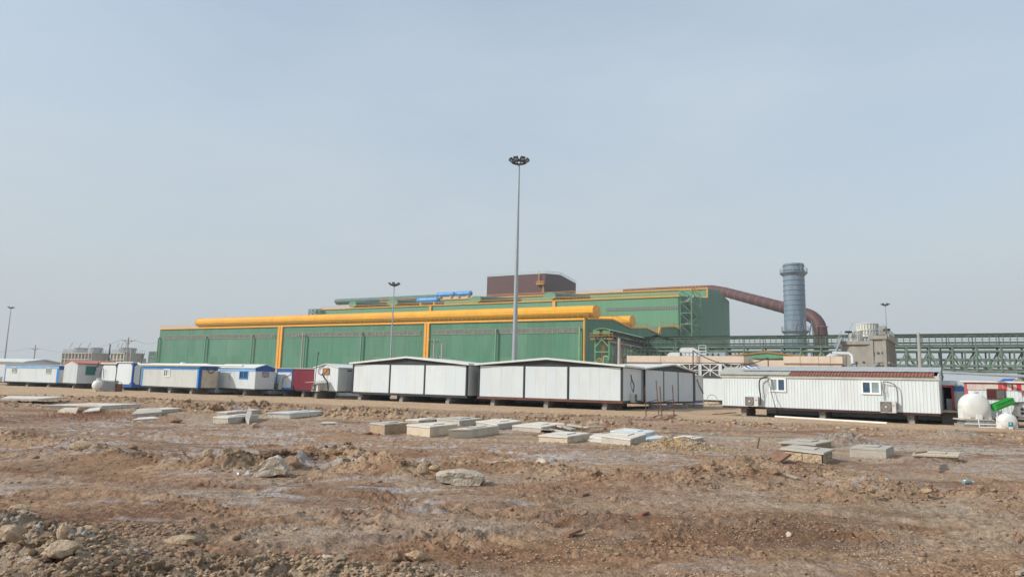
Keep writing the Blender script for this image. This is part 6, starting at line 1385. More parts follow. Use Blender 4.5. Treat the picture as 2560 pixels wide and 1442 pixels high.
for i in range(14):
    a = rr.uniform(0, 6.28); tip = q + V(math.cos(a) * rr.uniform(.05, .35), math.sin(a) * .25, zq * rr.uniform(.65, 1)); ms.tube([q + V(0, 0, .1), (q + tip) / 2 + V(0, 0, .1), tip], .012, 4)
    for k in range(11):
        p = q.lerp(tip, rr.uniform(.5, 1)) + V(rr.uniform(-.1, .1), rr.uniform(-.1, .1), rr.uniform(-.05, .05)); d = V(rr.uniform(-1, 1), rr.uniform(-1, 1), rr.uniform(-.5, 1)).normalized() * .07; e = d.cross(V(rr.random(), rr.random(), rr.random())).normalized() * .02
        m.add([p, p + d * .5 + e, p + d, p + d * .5 - e], [(0, 1, 2, 3)])
m.build('leaves', 'leaf', t, stuff=True); ms.build('stem', 'woodbrown', t)
q = PD(2553, 1040, c.y + .2); m = MB(); fb = Face(V(q.x, q.y, 0), uu); t = thing('meter_box', 'grey metal meter box with round dials at the right edge', 'box', q)
_, zb_ = fb.px(2553, 1040); _, zt2_ = fb.px(2553, 1015); fb.box(m, -.2, .55, zb_, zt2_, -.3, 0); m.build('casing', 'ac', t)
for dz in (.18, .42): MB().lathe(fb.at(.08, zb_ + dz, 0), [(.08, 0), (.09, .0), (.09, .03), (.07, .03)], 16, fb.n).build('dial', 'char', t)
for a in (-.15, .5): MB().beam(fb.at(a, 0, -.15), fb.at(a, zb_, -.15), .06).build('leg', 'rust', t)
a, b = PD(2528, 1006.5, c.y + .5), PD(2580, 1003, c.y + .5); m = MB(); m.beam(a, b, .5, .05); solo(m, 'rusty_board', 'rust', 'thin rust coloured board above the meter box', 'board')
cable([PD(2556, 988, c.y + .3), PD(2549, 1000, c.y + .3), PD(2540, 1014, c.y + .3)], .012, 'thin cable slanting from the triangle sign', 'hoseg')

# ---- items on the left: tank, caged tank, drum
def lefttank():
    g = GG(230, 978); Y = g.y; r = (PD(245, 960, Y) - PD(213, 960, Y)).length / 2 * .88; u = V(.42, .9, 0).normalized()
    cz = g + V(0, 0, r * 1.02); cz = V(cz.x - r * .1 - .30, cz.y + 1.25, r * 1.05); l = 1.2
    t = thing('water_tank', 'long white plastic tank lying beside the caged tank on the left', 'water tank', V(g.x, g.y, g.z), 'white plastic water tanks')
    MB().lathe(cz, [(.02, -.35), (r * .5, -.3), (r * .85, -.12), (r, .15), (r, l), (r * .85, l + .3), (r * .5, l + .45), (.02, l + .5)], 28, u).build('body', 'plastic', t, True)
    MB().lathe(cz + V(0, 0, r * .95) + u * .3, [(.26, 0), (.26, .12), (.3, .12), (.3, .18), (.02, .2)], 20).build('lid', 'plastic', t, True)
    for k in (.4, .8, 1.15): MB().lathe(cz + u * k, [(r, -.05), (r * 1.04, -.04), (r * 1.04, .04), (r, .05)], 28, u).build('hoop', 'plastic', t, True)
    s = V(-u.y, u.x, 0)
    for k in (.1, .8):
        for sg in (-1, 1): m = MB(); m.obox(cz + u * k + s * sg * r * .5 - V(0, 0, r * 1.05) - s * .15, u * .3, s * .3, V(0, 0, r * .6)); m.build('foot', 'plastic', t)
lefttank()
def ibc():
    g = GG(254, 978); h = GG(287, 978.5); u = (h - g); u.z = 0; w = u.length; u.normalize(); v = V(-u.y, u.x, 0); zt = zat(g, 951)
    t = thing('caged_liquid_tank', 'grey plastic liquid tank in a galvanised cage beside the rusty drum', 'tank', (g + h) / 2)
    g = V(g.x, g.y, gz(g)); m = MB(); m.obox(g + u * .05 + v * .05 + V(0, 0, .16), u * (w - .1), v * 1.0, V(0, 0, zt - .24)); m.build('bladder', 'plastic_g', t)
    m = MB(); m.obox(g, u * w, v * 1.1, V(0, 0, .05)); m.obox(g + V(0, 0, .1), u * w, v * 1.1, V(0, 0, .04)); m.build('pallet', 'cage', t)
    for i in range(3): m = MB(); m.obox(g + u * (w - .1) * i / 2 + V(0, 0, .05), u * .1, v * 1.1, V(0, 0, .05)); m.build('pallet_block', 'cage', t)
    n = 8
    for i in range(n + 1):
        p = g + u * w * i / n; MB().beam(p + V(0, 0, .14), p + V(0, 0, zt), .035).build('cage_bar', 'cage', t)
        p = g + u * w + v * 1.1 * i / n; MB().beam(p + V(0, 0, .14), p + V(0, 0, zt), .035).build('cage_bar', 'cage', t)
    for k in range(6):
        z = .16 + (zt - .16) * k / 5; MB().beam(g + V(0, -.02, z), g + u * w + V(0, -.02, z), .035).build('cage_bar', 'cage', t); MB().beam(g + u * w + V(.02, 0, z), g + u * w + v * 1.1 + V(.02, 0, z), .035).build('cage_bar', 'cage', t)
ibc()
g = GG(295.5, 978.5); t = thing('oil_drum', 'rusty brown drum with yellow mark beside the caged tank', 'drum', g); rz = zat(g, 959); rd = (PD(304, 965, g.y) - PD(287.5, 965, g.y)).length / 2
MB().lathe(V(g.x, g.y, g.z), [(rd, 0), (rd, rz * .32), (rd * 1.04, rz * .34), (rd, rz * .36), (rd, rz * .65), (rd * 1.04, rz * .67), (rd, rz * .69), (rd, rz), (rd * .93, rz), (rd * .93, rz - .04)], 24).build('body', 'drum', t, True)
MB().lathe(V(g.x - .16, g.y - rd * .93, g.z + rz * .42), [(.01, 0), (.12, .0), (.12, .05), (.01, .05)], 14, V(-.35, -1, 0)).build('painted_mark', 'yellowmark', t)
cable([GG(284, 979) + V(.1, 0, .95), GG(300, 979) + V(0, 0, 1.05), GG(306, 979) + V(0, 0, .5), GG(310, 979)], .03, 'grey pipe arching over the rusty drum', 'pipeg', 'bent_pipe', 'pipe')
gg = GG(284.5, 978); solo(MB().tube([gg, gg + V(.1, 0, 2.6), gg + V(.12, 0, 3.1)], .045, 6), 'steel_post', 'char', 'dark pipe post behind the caged tank', 'post', loc=gg)
f7 = c3.front; cable(onface(f7, ((259, 948), (256, 934), (264, 920), (266, 945)), .3), .035, 'bent black hose above the white tank on the left')
q = PD(458, 909, 81); m = MB().lathe(q - V(0, 0, .3), [(.02, 0), (.3, .05), (.38, .25), (.3, .42), (.02, .48)], 16, None); solo(m, 'roof_tank', 'plastic', 'small white tank on the bright blue cabin roof', 'tank', smooth=True)

# ---- workbench of trestles with a board
g = GG(508, 983.5); t = thing('work_table', 'board on rusty trestles in front of the bright blue cabin', 'work table', g)
zt_ = zat(V(g.x, g.y, 0), 942.5); Y = g.y
bx0, bx1 = PD(481, 943, Y).x, PD(535, 944, Y).x; m = MB(); m.obox(V(bx0, Y - .3, zt_), V(bx1 - bx0, .2, -.04), V(-.05, .9, 0), V(0, 0, .06)); m.build('board', 'ply', t)
for x in (500, 530):
    xc = PD(x, 960, Y).x; zm = zat(V(g.x, g.y, 0), 963)
    for s in (0, 1):
        p = V(xc - .1 + s * .2, Y, 0); MB().beam(p + V(0, 0, zm), p + V(0, 0, zt_), .045).build('stand', 'rustpipe', t)
    MB().beam(V(xc - .55, Y, zm), V(xc + .5, Y, zm), .06).build('trestle_top', 'rustpipe', t)
    for sx in (-1, 1):
        for sy in (-1, 1): MB().beam(V(xc + sx * .35, Y + .1 * sy, zm), V(xc + sx * .62, Y + .4 * sy, gz(g)), .05).build('trestle_leg', 'rustpipe', t)
    MB().beam(V(xc - .5, Y - .25, .32), V(xc + .5, Y - .25, .32), .04).build('trestle_bar', 'rustpipe', t)
cable(onface(c4.right, ((514, 918), (518, 930), (526, 932), (533, 926), (535, 920)), .3), .05, 'black cable sagging across the shaded end of the bright blue cabin')

# ---- rusty scaffold frame
def scaffold():
    t = thing('scaffold_frame', 'rusty upright scaffold tubes around an open pit', 'scaffold', GG(1650, 1043))
    ps = [((1612.4, 966), (1615.5, 1041.5)), ((1640, 950), (1647, 1035)), ((1649.5, 966), (1655.4, 1046)), ((1681, 962), (1685.5, 1041))]
    P = []
    for tp_, b in ps:
        g = GG(*b); top = PD(tp_[0], tp_[1], g.y); MB().tube([g - V(0, 0, .1), top], .035, 8).build('upright', 'rustpipe', t, True); P.append((g, top))
    def on_(i, y): g, tp_ = P[i]; k = (y - ps[i][1][1]) / (ps[i][0][1] - ps[i][1][1]); return g.lerp(tp_, k)
    for i, ya, j, yb in ((0, 1005.6, 1, 999), (0, 1026, 1, 1019), (2, 1005, 3, 999), (2, 1025, 3, 1019), (1, 1003, 2, 1004), (1, 1022, 2, 1022)): MB().tube([on_(i, ya), on_(j, yb)], .028, 8).build('ledger', 'rustpipe', t, True)
scaffold()
def plank(p, q, w, th, m, lab, z0=None, z1=None, name='plank', cat='plank'):
    a, b = GG(*p), GG(*q); a.z += (z0 or .03); b.z += (z1 if z1 is not None else .03); mb = MB(); mb.beam(a, b, w, th); return solo(mb, name, m, lab, cat, loc=(a + b) / 2)
plank((1612, 1044.5), (1650, 1038), .25, .05, 'wood', 'pale board lying at the foot of the scaffold tubes')
plank((1655, 1047), (1686, 1039), .3, .06, 'woodbrown', 'dark brown plank across the pit under the scaffold', .05, .08)
plank((1662, 1048), (1685, 1044), .2, .06, 'woodbrown', 'second dark plank leaning over the pit edge', .02, .1)
plank((1782, 1036), (1840, 1031.5), .12, .04, 'rust', 'thin rusty bar on the ground left of the long cabin')
a, b = GG(1938, 1043.5), GG(2218, 1060.5); solo(MB().tube([a + V(0, 0, .07), b + V(0, 0, .07)], .075, 10), 'plastic_pipe', 'pipew', 'long cream plastic pipe on the ground before the long cabin', 'pipe', loc=(a + b) / 2)
# hose ring leaning behind
q = GG(1781, 1014); hp = [q + V(math.cos(a) * .62 * .95, 0.2 * math.sin(a), .64 + math.sin(a) * .62) for a in [2 * math.pi * i / 24 for i in range(25)]]
solo(MB().tube(hp, .03, 6), 'hose_ring', 'hoseg', 'grey hose coiled in a ring left of the long cabin', 'hose', loc=q)
q = GG(1797, 1008); m = MB()
for i in range(6): m.beam(q + V(-.8 + i * .3, 0, .05 + .1 * (i % 3)), q + V(-.2 + i * .3, .3, .3 + .1 * (i % 2)), .12, .08)
solo(m, 'timber_pile', 'ply', 'small heap of orange timber offcuts by the hose ring', 'timber')
# cable posts over the roofs
a = XY(1733, 930, 72); za = zat(a, 876); solo(MB().tube([a, a + V(0, 0, za)], .06, 6), 'cable_post', 'rust', 'rusty red post carrying a sagging cable, behind the shaded cabin', 'post', loc=a)
b = XY(1921, 930, 72); zb2 = zat(b, 894); solo(MB().tube([b, b + V(0, 0, zb2)], .06, 6), 'cable_post', 'rust', 'rusty red post behind the long cabin roof carrying the cable end', 'post', loc=b)
wire(a + V(0, 0, za), b + V(0, 0, zb2), 1.1, .045, 'black cable sagging between the two rusty posts', 'sagging_cable', 16, 'hose', 'cable')
exec_after = None

# ================================================================== CONCRETE CHAMBERS
def chamber(L_, N_, R_, top, lab, wall='conc_cream', lid='conc_pale', over=.03, lid_th=.05, slab2=True, stones=0, name='concrete_chamber', lid_off=(0, 0), tilt=0, cat='manhole chamber', far=None):
    l, n, r = G(*L_), G(*N_), G(*R_)
    zt = zat(V(n.x, n.y, 0), top); a, b = l - n, r - n; th = min(lid_th, zt * .4)
    far = l + r - n
    t = thing(name, lab, cat, V(n.x, n.y, 0), 'concrete manhole chambers')
    zb = min(gz(l), gz(n), gz(r), 0) - .15; hw = zt - th
    m = MB(); mm = .004; P = [n, r, far, l]
    jit = lambda p: V(p.x + random.uniform(-.02, .02), p.y + random.uniform(-.02, .02), 0)
    if stones:
        cen = (l + r) / 2; core = [p.lerp(cen, .08) for p in P]; m.prism([V(p.x, p.y, zb) for p in core], V(0, 0, hw - zb)); m.build('core', 'conc_tan', t)
        for (s0, s1) in ((l, n), (n, r)):
            d = s1 - s0; ln = d.length; k = max(2, round(ln / (1.0 / stones * 1.2))); nn = V(d.y, -d.x, 0).normalized()
            if nn.y > 0 and abs(nn.y) > abs(nn.x): nn = -nn
            for i in range(k):
                bm = bmesh.new(); bmesh.ops.create_grid(bm, x_segments=7, y_segments=6, size=.5)
                w = ln / k - .02; h_ = hw - zb
                o0 = s0 + d.normalized() * (ln * i / k + .01)
                vs = []
                for v_ in bm.verts:
                    bx, by = v_.co.x + .5, v_.co.y + .5; ed = 0 if min(bx, 1 - bx, by, 1 - by) < .01 else random.uniform(.0, .05)
                    p = o0 + d.normalized() * (bx * w); v_.co = V(p.x, p.y, zb + by * h_) + nn * (ed + .01) 
                me = bpy.data.meshes.new('stone'); bm.to_mesh(me); bm.free(); me.materials.append(M['stone'])
                for v_ in me.vertices: v_.co -= t.location
                o = bpy.data.objects.new('stone', me); COL.objects.link(o); o.parent = t
    else:
        pts = [V(p.x, p.y, zb) for p in P]; m.prism(pts, V(0, 0, hw - zb)); m.build('wall', wall, t)
    ox = V(lid_off[0], lid_off[1], 0); cen = (l + r) / 2
    Q = [V(p.x, p.y, 0) + (V(p.x, p.y, 0) - V(cen.x, cen.y, 0)).normalized() * over + ox for p in P]
    half = [Q[0].lerp(Q[1], .52), Q[3].lerp(Q[2], .52)]
    g = .006
    A = [Q[0], Q[0].lerp(Q[1], .52 - g), Q[3].lerp(Q[2], .52 - g), Q[3]]; B = [Q[0].lerp(Q[1], .52 + g), Q[1], Q[2], Q[3].lerp(Q[2], .52 + g)]
    for k, pl in enumerate((A, B)):
        m = MB(); pp = [V(p.x, p.y, hw + .003 + tilt * (1 if j in (0, 1) else -1) * .0 + (random.uniform(0, .012))) for j, p in enumerate(pl)]; m.prism(pp, V(0, 0, th)); m.build('cover_slab', lid, t)
    if slab2:
        kk = [cen + (Q[i] - cen) * .42 + (Q[1] - Q[0]) * .05 for i in range(4)]
        m = MB(); m.prism([V(p.x, p.y, hw + th + .017) for p in kk], V(0, 0, .02)); m.build('access_lid', lid, t)
    return t
for l_, n_, r_, tp_, lb, wm, lm, kw in CH: chamber(l_, n_, r_, tp_, lb, wm, lm, **kw)

def slab(px, zoff, th, m, lab, tilt=(0, 0), name='concrete_slab', cat='slab'):
    P = [GG(*p) for p in px]; z = sum(p.z for p in P) / len(P) + zoff; c = sum(P, V(0, 0, 0)) / len(P)
    m_ = MB(); m_.prism([V(p.x, p.y, z + (p.x - c.x) * tilt[0] + (p.y - c.y) * tilt[1]) for p in P], V(0, 0, th)); return solo(m_, name, m, lab, cat, loc=V(c.x, c.y, z))
slab([(1622, 1104), (1673, 1096.5), (1640, 1089), (1600, 1094)], .0, .07, 'white', 'flat white slab on the ground right of the white chamber')
slab([(1474, 1096), (1506, 1098), (1520, 1088), (1490, 1087)], .0, .07, 'conc_pale', 'flat pale slab between the cream and the grey chamber')
slab([(1466, 1103), (1503, 1106), (1508, 1101), (1480, 1098)], .0, .06, 'conc_pale', 'broken pale slab lying between two chambers')
slab([(0, 1010), (92, 1010), (165, 1005), (20, 1003)], .25, .1, 'conc_pale', 'long pale slab on a dirt mound at the left edge')
slab([(144, 1033), (190, 1036), (196, 1027), (160, 1026)], .05, .1, 'conc_cream', 'cracked cream slab tilted in the dry scrub', (.05, .05))
slab([(206, 1034), (248, 1035), (250, 1028), (222, 1027)], .1, .06, 'conc_pale', 'pale slab piece right of the cracked cream one', (.02, .06))
slab([(190, 1027.5), (254, 1027), (240, 1022), (200, 1023)], .2, .06, 'conc_cream', 'thin cream slab propped above the dry scrub')
slab([(328, 1043), (404, 1040), (400, 1033), (340, 1036)], .05, .16, 'conc', 'thick grey broken slab lying below the cream chamber', (.02, .03))
slab([(330, 1052), (398, 1047), (380, 1043), (345, 1047)], .0, .05, 'conc_pale', 'thin pale slab flat on the salt crust at left')
slab([(800, 1062), (846, 1059), (835, 1054), (808, 1056)], .0, .04, 'conc_cream', 'flat pinkish slab right of the white chamber')
slab([(612, 1056.5), (622, 1060), (628, 1052), (620, 1047)], .05, .3, 'conc', 'square block piece leaning on the broken chamber', (.0, .1))
g = GG(1929, 1152); q = PD(1957, 1133, g.y + .25); m = MB(); m.beam(g, q, .5, .06); solo(m, 'leaning_board', 'woodbrown', 'dark board leaning against the left side of the rough stone chamber', 'board', loc=g)
a_, b_, c_, d_ = [G(x, y, .46) for x, y in ((2287, 1134), (2318, 1131), (2313, 1125), (2296, 1127))]; m = MB(); m.prism([a_, b_, c_ + V(0, 0, .06), d_ + V(0, 0, .03)], V(0, 0, .04)); solo(m, 'broken_slab', 'conc_tan', 'broken slab piece lying on the rightmost chamber', 'slab')
# heap of loose slabs
rr = random.Random(4)
for i, (x, y) in enumerate([(1400, 1080), (1418, 1083), (1432, 1078), (1448, 1074), (1462, 1070), (1478, 1072), (1490, 1077), (1500, 1082), (1440, 1082), (1470, 1080), (1412, 1075)]):
    g = GG(x, y); m = MB(); a = rr.uniform(0, 3.1); w, d = rr.uniform(.7, 1.4), rr.uniform(.2, .5)
    ux = V(math.cos(a), math.sin(a), rr.uniform(-.12, .18)); uy = V(-math.sin(a), math.cos(a), rr.uniform(-.1, .2)); m.obox(V(0, 0, 0), ux * w, uy * d, V(0, 0, .05))
    o = solo(m, 'loose_slab', rr.choice(['wood_g', 'conc', 'conc_cream']), 'thin grey slab in the loose heap behind the cream chamber', 'slab', 'loose slabs in a heap', loc=V(0, 0, 0)); o.location = g + V(-.5, 0, .04 + .05 * (i % 4))

# ================================================================== ROCKS, CLODS, PLANKS, SMALL THINGS
def rockmesh(seed, sub=2, rough=.22, flat=1.0, angular=0):
    bm = bmesh.new(); bmesh.ops.create_icosphere(bm, subdivisions=sub, radius=1); r_ = np.random.default_rng(seed)
    planes = r_.normal(size=(9, 3)); planes /= np.linalg.norm(planes, axis=1)[:, None]; ds = r_.uniform(.62, .95, 9)
    offs = r_.random(3) * 40
    for v_ in bm.verts:
        p = np.array(v_.co)
        if angular:
            for n_, d_ in zip(planes, ds):
                k_ = p @ n_
                if k_ > d_: p = p - n_ * (k_ - d_) * angular
        q = p * 1.7 + offs; nse = float(pn(q[0] + q[2], q[1], seed)) + .5 * float(pn(2.3 * q[0], 2.3 * (q[1] + q[2]), seed + 1)) + .3 * float(pn(5 * q[0] + q[2], 5 * (q[1] - q[2]), seed + 2))
        v_.co = Vector(p * (1 + rough * nse)); v_.co.z *= flat
    return bm
def rock(x, y, w, h, m, lab, seed, flat=None, sub=3, rough=.2, ang=.9, rot=0, name='boulder', group=None, sink=.35, depth=None):
    g = GG(x, y); s = w * g.y / F / 2; hz = h * g.y / F
    bm = rockmesh(seed, sub, rough, 1, ang)
    me = bpy.data.meshes.new(name); bm.to_mesh(me); bm.free(); me.materials.append(M[m])
    dd = depth or min(s * .8, max(hz, .08))
    for v_ in me.vertices: v_.co = Vector((v_.co.x * s, v_.co.y * dd, v_.co.z * hz * .62))
    o = bpy.data.objects.new(name, me); COL.objects.link(o); o.location = g + V(0, dd * .5, hz * (.5 - sink * .5)); o.rotation_euler = (0, rot, random.uniform(-.2, .2))
    me.shade_smooth(); me.set_sharp_from_angle(angle=R(32))
    o['label'] = lab; o['category'] = 'rock'
    if group: o['group'] = group
    return o
def slabrock(pts, thick, m, lab, seed, rough=.035):
    g = GG(*pts[0]); Y = g.y; P = [PD(x, y, Y) for x, y in pts]; bm = bmesh.new(); r_ = random.Random(seed)
    c = sum(P, V(0, 0, 0)) / len(P); rows = []
    for d, k in ((0, .93), (thick * .25, 1.0), (thick * .75, .98), (thick, .8)):
        rows.append([bm.verts.new(c + (p - c) * k + V(0, d, 0)) for p in P])
    n = len(P)
    for a_, b_ in zip(rows[:-1], rows[1:]):
        for i in range(n): bm.faces.new((a_[i], a_[(i + 1) % n], b_[(i + 1) % n], b_[i]))
    for rw in (rows[0], rows[-1]): 
        cv = bm.verts.new(sum((v_.co for v_ in rw), V(0, 0, 0)) / n)
        for i in range(n): bm.faces.new((rw[i], rw[(i + 1) % n], cv))
    bmesh.ops.triangulate(bm, faces=bm.faces); bmesh.ops.subdivide_edges(bm, edges=bm.edges, cuts=3, use_grid_fill=True)
    bmesh.ops.recalc_face_normals(bm, faces=bm.faces); bm.normal_update()
    for v_ in bm.verts:
        q = v_.co * 6; v_.co += v_.normal * rough * float(fbm(q.x + q.y, q.z + q.y * .5, 4, seed))
    me = bpy.data.meshes.new('boulder'); bm.to_mesh(me); bm.free(); me.materials.append(M[m]); me.shade_smooth(); me.set_sharp_from_angle(angle=R(40))
    for v_ in me.vertices: v_.co -= g
    o = bpy.data.objects.new('boulder', me); COL.objects.link(o); o.location = g; o['label'] = lab; o['category'] = 'rock'
slabrock([(1140, 1214), (1098, 1206), (1087, 1190), (1094, 1186), (1118, 1181), (1150, 1180), (1190, 1184), (1208, 1193), (1210, 1204), (1200, 1214)], .65, 'boulder_c', 'large flat pale boulder lying in the centre foreground', 3)
slabrock([(660, 1193), (620, 1192), (630, 1177), (645, 1162), (668, 1146), (688, 1141), (697, 1146), (706, 1160), (718, 1176), (714, 1187)], .35, 'boulder_c', 'pale triangular slab boulder standing in the left berm', 7)
ROCKS = [
    (722, 1172, 48, 34, 'rock_b', 'brown boulder just right of the triangular slab', 9), (826, 1158, 52, 36, 'rock_b', 'dark lumpy boulder on top of the berm right of the triangular slab', 12),
    (1355, 1161, 30, 15, 'cobble', 'smooth cream cobble on the mid ground, right of centre', 5), (203, 1123, 76, 24, 'rock_g', 'blocky grey boulder in the berm on the left', 14),
    (517, 1144, 26, 25, 'rock', 'pointed pale stone sticking out of the left berm', 16), (1057, 1180, 28, 24, 'rock_g', 'grey stone left of the flat pale boulder', 18),
    (1086, 1178, 32, 16, 'rock_y', 'tan stone touching the left end of the flat pale boulder', 20), (151, 1342, 32, 33, 'rock', 'pale rounded rock in the lower left rubble', 21),
    (205, 1340, 62, 24, 'rock_y', 'long tan clod right of the pale rock, lower left', 23), (140, 1390, 82, 34, 'rock', 'large blocky clod in the lower left rubble mound', 25),
    (38, 1282, 52, 20, 'rock_g', 'grey clod on the crest of the lower left mound', 27), (55, 1302, 60, 28, 'rock', 'wide pale clod behind the lower left mound crest', 29),
    (18, 1345, 60, 36, 'rock_g', 'grey rock cut by the left edge near the bottom', 30), (1035, 1402, 52, 26, 'rock_y', 'crumbly tan clod right of the bottom rubble bank', 31),
    (816, 1406, 38, 18, 'cobble', 'smooth white stone in the bottom rubble bank', 33), (1973, 1345, 20, 16, 'cobble', 'round yellowish cobble in the right foreground', 35),
    (2053, 1237, 24, 12, 'rock_g', 'smooth grey stone beside the short plank on the right', 36), (587, 1348, 26, 14, 'rock_b', 'small red brown clod above the bottom rubble bank', 37),
    (648, 1362, 24, 16, 'rock', 'pointed pale stone on the rubble bank crest', 38), (445, 1360, 92, 22, 'rock_g', 'broad grey clod on the left crest of the bottom bank', 39),
    (985, 1405, 40, 28, 'rock_b', 'dark brown clod at the right of the bottom bank', 41), (600, 1022, 36, 20, 'rock_b', 'brown boulder with bent bar behind the left chambers', 42),
    (514, 1027, 26, 16, 'rock_b', 'round dark boulder left of the bent bar boulder', 43), (662, 1023, 22, 10, 'rock', 'pale boulder right of the bent bar boulder', 45),
    (876, 1038, 42, 12, 'rock_y', 'long tan boulder behind the central chambers', 46), (992, 1034, 15, 14, 'cobble', 'upright white cobble on the rubble ridge', 47),
    (972, 1040, 20, 12, 'rock_g', 'grey cobble left of the upright white one', 48), (1013, 1038, 11, 8, 'cobble', 'small white cobble right of the upright one', 49),
    (1394, 1047, 18, 13, 'rock_g', 'angular grey concrete lump on the ridge right of centre', 50), (430, 1056, 40, 12, 'rock_b', 'flat brown boulder right of the dry scrub', 51),
    (636, 1070, 20, 14, 'rock_g', 'greenish grey lump below the leaning block', 53), (440, 1172, 24, 14, 'rock_b', 'small dark boulder below the left berm', 54),
    (85, 1146, 20, 9, 'rock_b', 'small brown clod on the flat ground at left', 55), (330, 1122, 22, 14, 'rock_b', 'brown clod right of the blocky grey boulder', 56),
    (2552, 1355, 18, 20, 'rock_b', 'dark brown clod cut by the right edge', 57), (1935, 1187, 30, 18, 'rock_b', 'dark clod on the right berm crest', 58), (2320, 1232, 26, 12, 'rock_y', 'tan clod on the right berm', 59),
    (2180, 1228, 24, 14, 'rock_b', 'dark clod in the gap of the right berm', 60), (475, 1300, 22, 10, 'rock_b', 'small dark clod in the left middle distance', 61), (740, 1325, 16, 8, 'rock_g', 'lone grey stone above the bottom bank', 62),
    (940, 1172, 20, 16, 'rock_b', 'dark clod left of the small grey stones', 63), (1560, 1310, 50, 14, 'rock_b', 'crumbly red brown heap in the right middle ground', 64)]
for x, y, w, h, m, lb, sd in ROCKS: rock(x, y, w, h, m, lb, sd)
# individually placed clods of the banks
vari = [[], [], []]
for i in range(10):
    for k, sub in enumerate((3, 2, 1)):
        if k == 0 and i > 7: continue
        bm = rockmesh(100 + i, sub, .46, .75, .6); me = bpy.data.meshes.new('clod'); bm.to_mesh(me); bm.free(); vari[k].append(me)
def clod_points(path, n, spread, smin, smax, rs, power=2.2):
    out_ = []; segs = list(zip(path[:-1], path[1:])); ls = np.array([(b - a).length for a, b in segs]); pr = ls / ls.sum()
    for _ in range(n):
        a, b = segs[rs.choice(len(segs), p=pr)]; p = a.lerp(b, rs.random()) + V(rs.normal() * spread, rs.normal() * spread, 0); s = smin + (smax - smin) * rs.random() ** power
        out_.append((p.x, p.y, s))
    return out_
rs = np.random.default_rng(21)
cmats = ['rock', 'rock_y', 'rock_g', 'rock_b']; cl_me = {}
for mi, mn in enumerate(cmats):
    for i in range(4): me = vari[0][(i + mi) % 8].copy(); me.materials.append(M[mn]); me.shade_smooth(); me.set_sharp_from_angle(angle=R(35)); cl_me[mn, i] = me
def put_clods(pts, weights, label, group):
    for x, y, s in pts:
        mn = cmats[rs.choice(4, p=weights)]; o = bpy.data.objects.new('clod', cl_me[mn, int(rs.integers(4))]); COL.objects.link(o)
        o.location = (x, y, gz((x, y)) + s * .18); o.scale = (s * rs.uniform(.8, 1.3), s * rs.uniform(.7, 1.1), s * rs.uniform(.65, 1)); o.rotation_euler = (rs.uniform(-.4, .4), rs.uniform(-.4, .4), rs.uniform(0, 6.28))
        o['label'] = label; o['category'] = 'clod'; o['group'] = group
P1 = RIDGES[7][0]; P2 = RIDGES[8][0]; P3 = RIDGES[1][0]; P4 = RIDGES[4][0]; P5 = RIDGES[10][0]
put_clods(clod_points(P1, 48, .38, .03, .10, rs), [.3, .35, .15, .2], 'pale crumbly clod in the lower left rubble mound', 'clods of the lower left mound')
put_clods(clod_points(P2, 85, .26, .03, .095, rs), [.3, .4, .12, .18], 'pale crumbly clod in the bottom rubble bank', 'clods of the bottom bank')
put_clods(clod_points(P3, 40, .4, .05, .15, rs), [.1, .3, .2, .4], 'brown earth clod on the berm left of centre', 'clods of the berm left of centre')
put_clods(clod_points(P5, 45, 1.0, .12, .32, rs), [.2, .3, .2, .3], 'rounded stone on the rubble ridge behind the chambers', 'stones of the far rubble ridge')
# joined small stones and crumbs
def joined(points, level, m, name, label, zfac=.15, flat=(.55, 1.0)):
    Vs, Fs = [], []; base = 0; data = []
    for me in vari[level]:
        co_ = np.empty(len(me.vertices) * 3); me.vertices.foreach_get('co', co_); data.append((co_.reshape(-1, 3), np.array([list(p.vertices) for p in me.polygons])))
    P = np.array(points); z = ground_z(P[:, 0], P[:, 1])
    for (x, y, s), zz in zip(P, z):
        co_, fa = data[int(rs.integers(len(data)))]; a = rs.uniform(0, 6.28); c_, s_ = math.cos(a), math.sin(a); q = co_ * s * np.array([rs.uniform(.7, 1.3), rs.uniform(.7, 1.2), rs.uniform(*flat)])
        q = np.stack([q[:, 0] * c_ - q[:, 1] * s_ + x, q[:, 0] * s_ + q[:, 1] * c_ + y, q[:, 2] + zz + s * zfac], 1); Vs.append(q); Fs.append(fa + base); base += len(q)
    Vn = np.concatenate(Vs); Fn = np.concatenate(Fs); me = bpy.data.meshes.new(name); me.vertices.add(len(Vn)); me.vertices.foreach_set('co', Vn.astype(np.float32).ravel())
    me.loops.add(Fn.size); me.loops.foreach_set('vertex_index', Fn.ravel().astype(np.int32)); me.polygons.add(len(Fn)); me.polygons.foreach_set('loop_start', np.arange(0, Fn.size, 3, dtype=np.int32)); me.polygons.foreach_set('loop_total', np.full(len(Fn), 3, dtype=np.int32))
    me.update(calc_edges=True); me.validate(); me.materials.append(M[m]); o = bpy.data.objects.new(name, me); COL.objects.link(o); o['kind'] = 'stuff'; o['label'] = label; return o
def scatter(n, ymin, ymax, smin, smax, dens=None, pw=3, xr=.78):
    out_ = []
    while len(out_) < n:
        t = rs.random(n); Y = 1 / (1 / ymax + t * (1 / ymin - 1 / ymax)); X = (rs.random(n) * 2 - 1) * xr * Y; s = smin + (smax - smin) * rs.random(n) ** pw
        keep = np.ones(n, bool)
        if dens is not None: keep = rs.random(n) < dens(X, Y)
        out_ += list(zip(X[keep], Y[keep], s[keep]))
    return out_[:n]
joined(clod_points(P1, 1300, .45, .006, .04, rs, 3.5) + clod_points(P2, 2000, .26, .006, .035, rs, 3.5), 2, 'rock', 'rubble', 'pale crumbled earth covering the near banks', flat=(.5, .9))
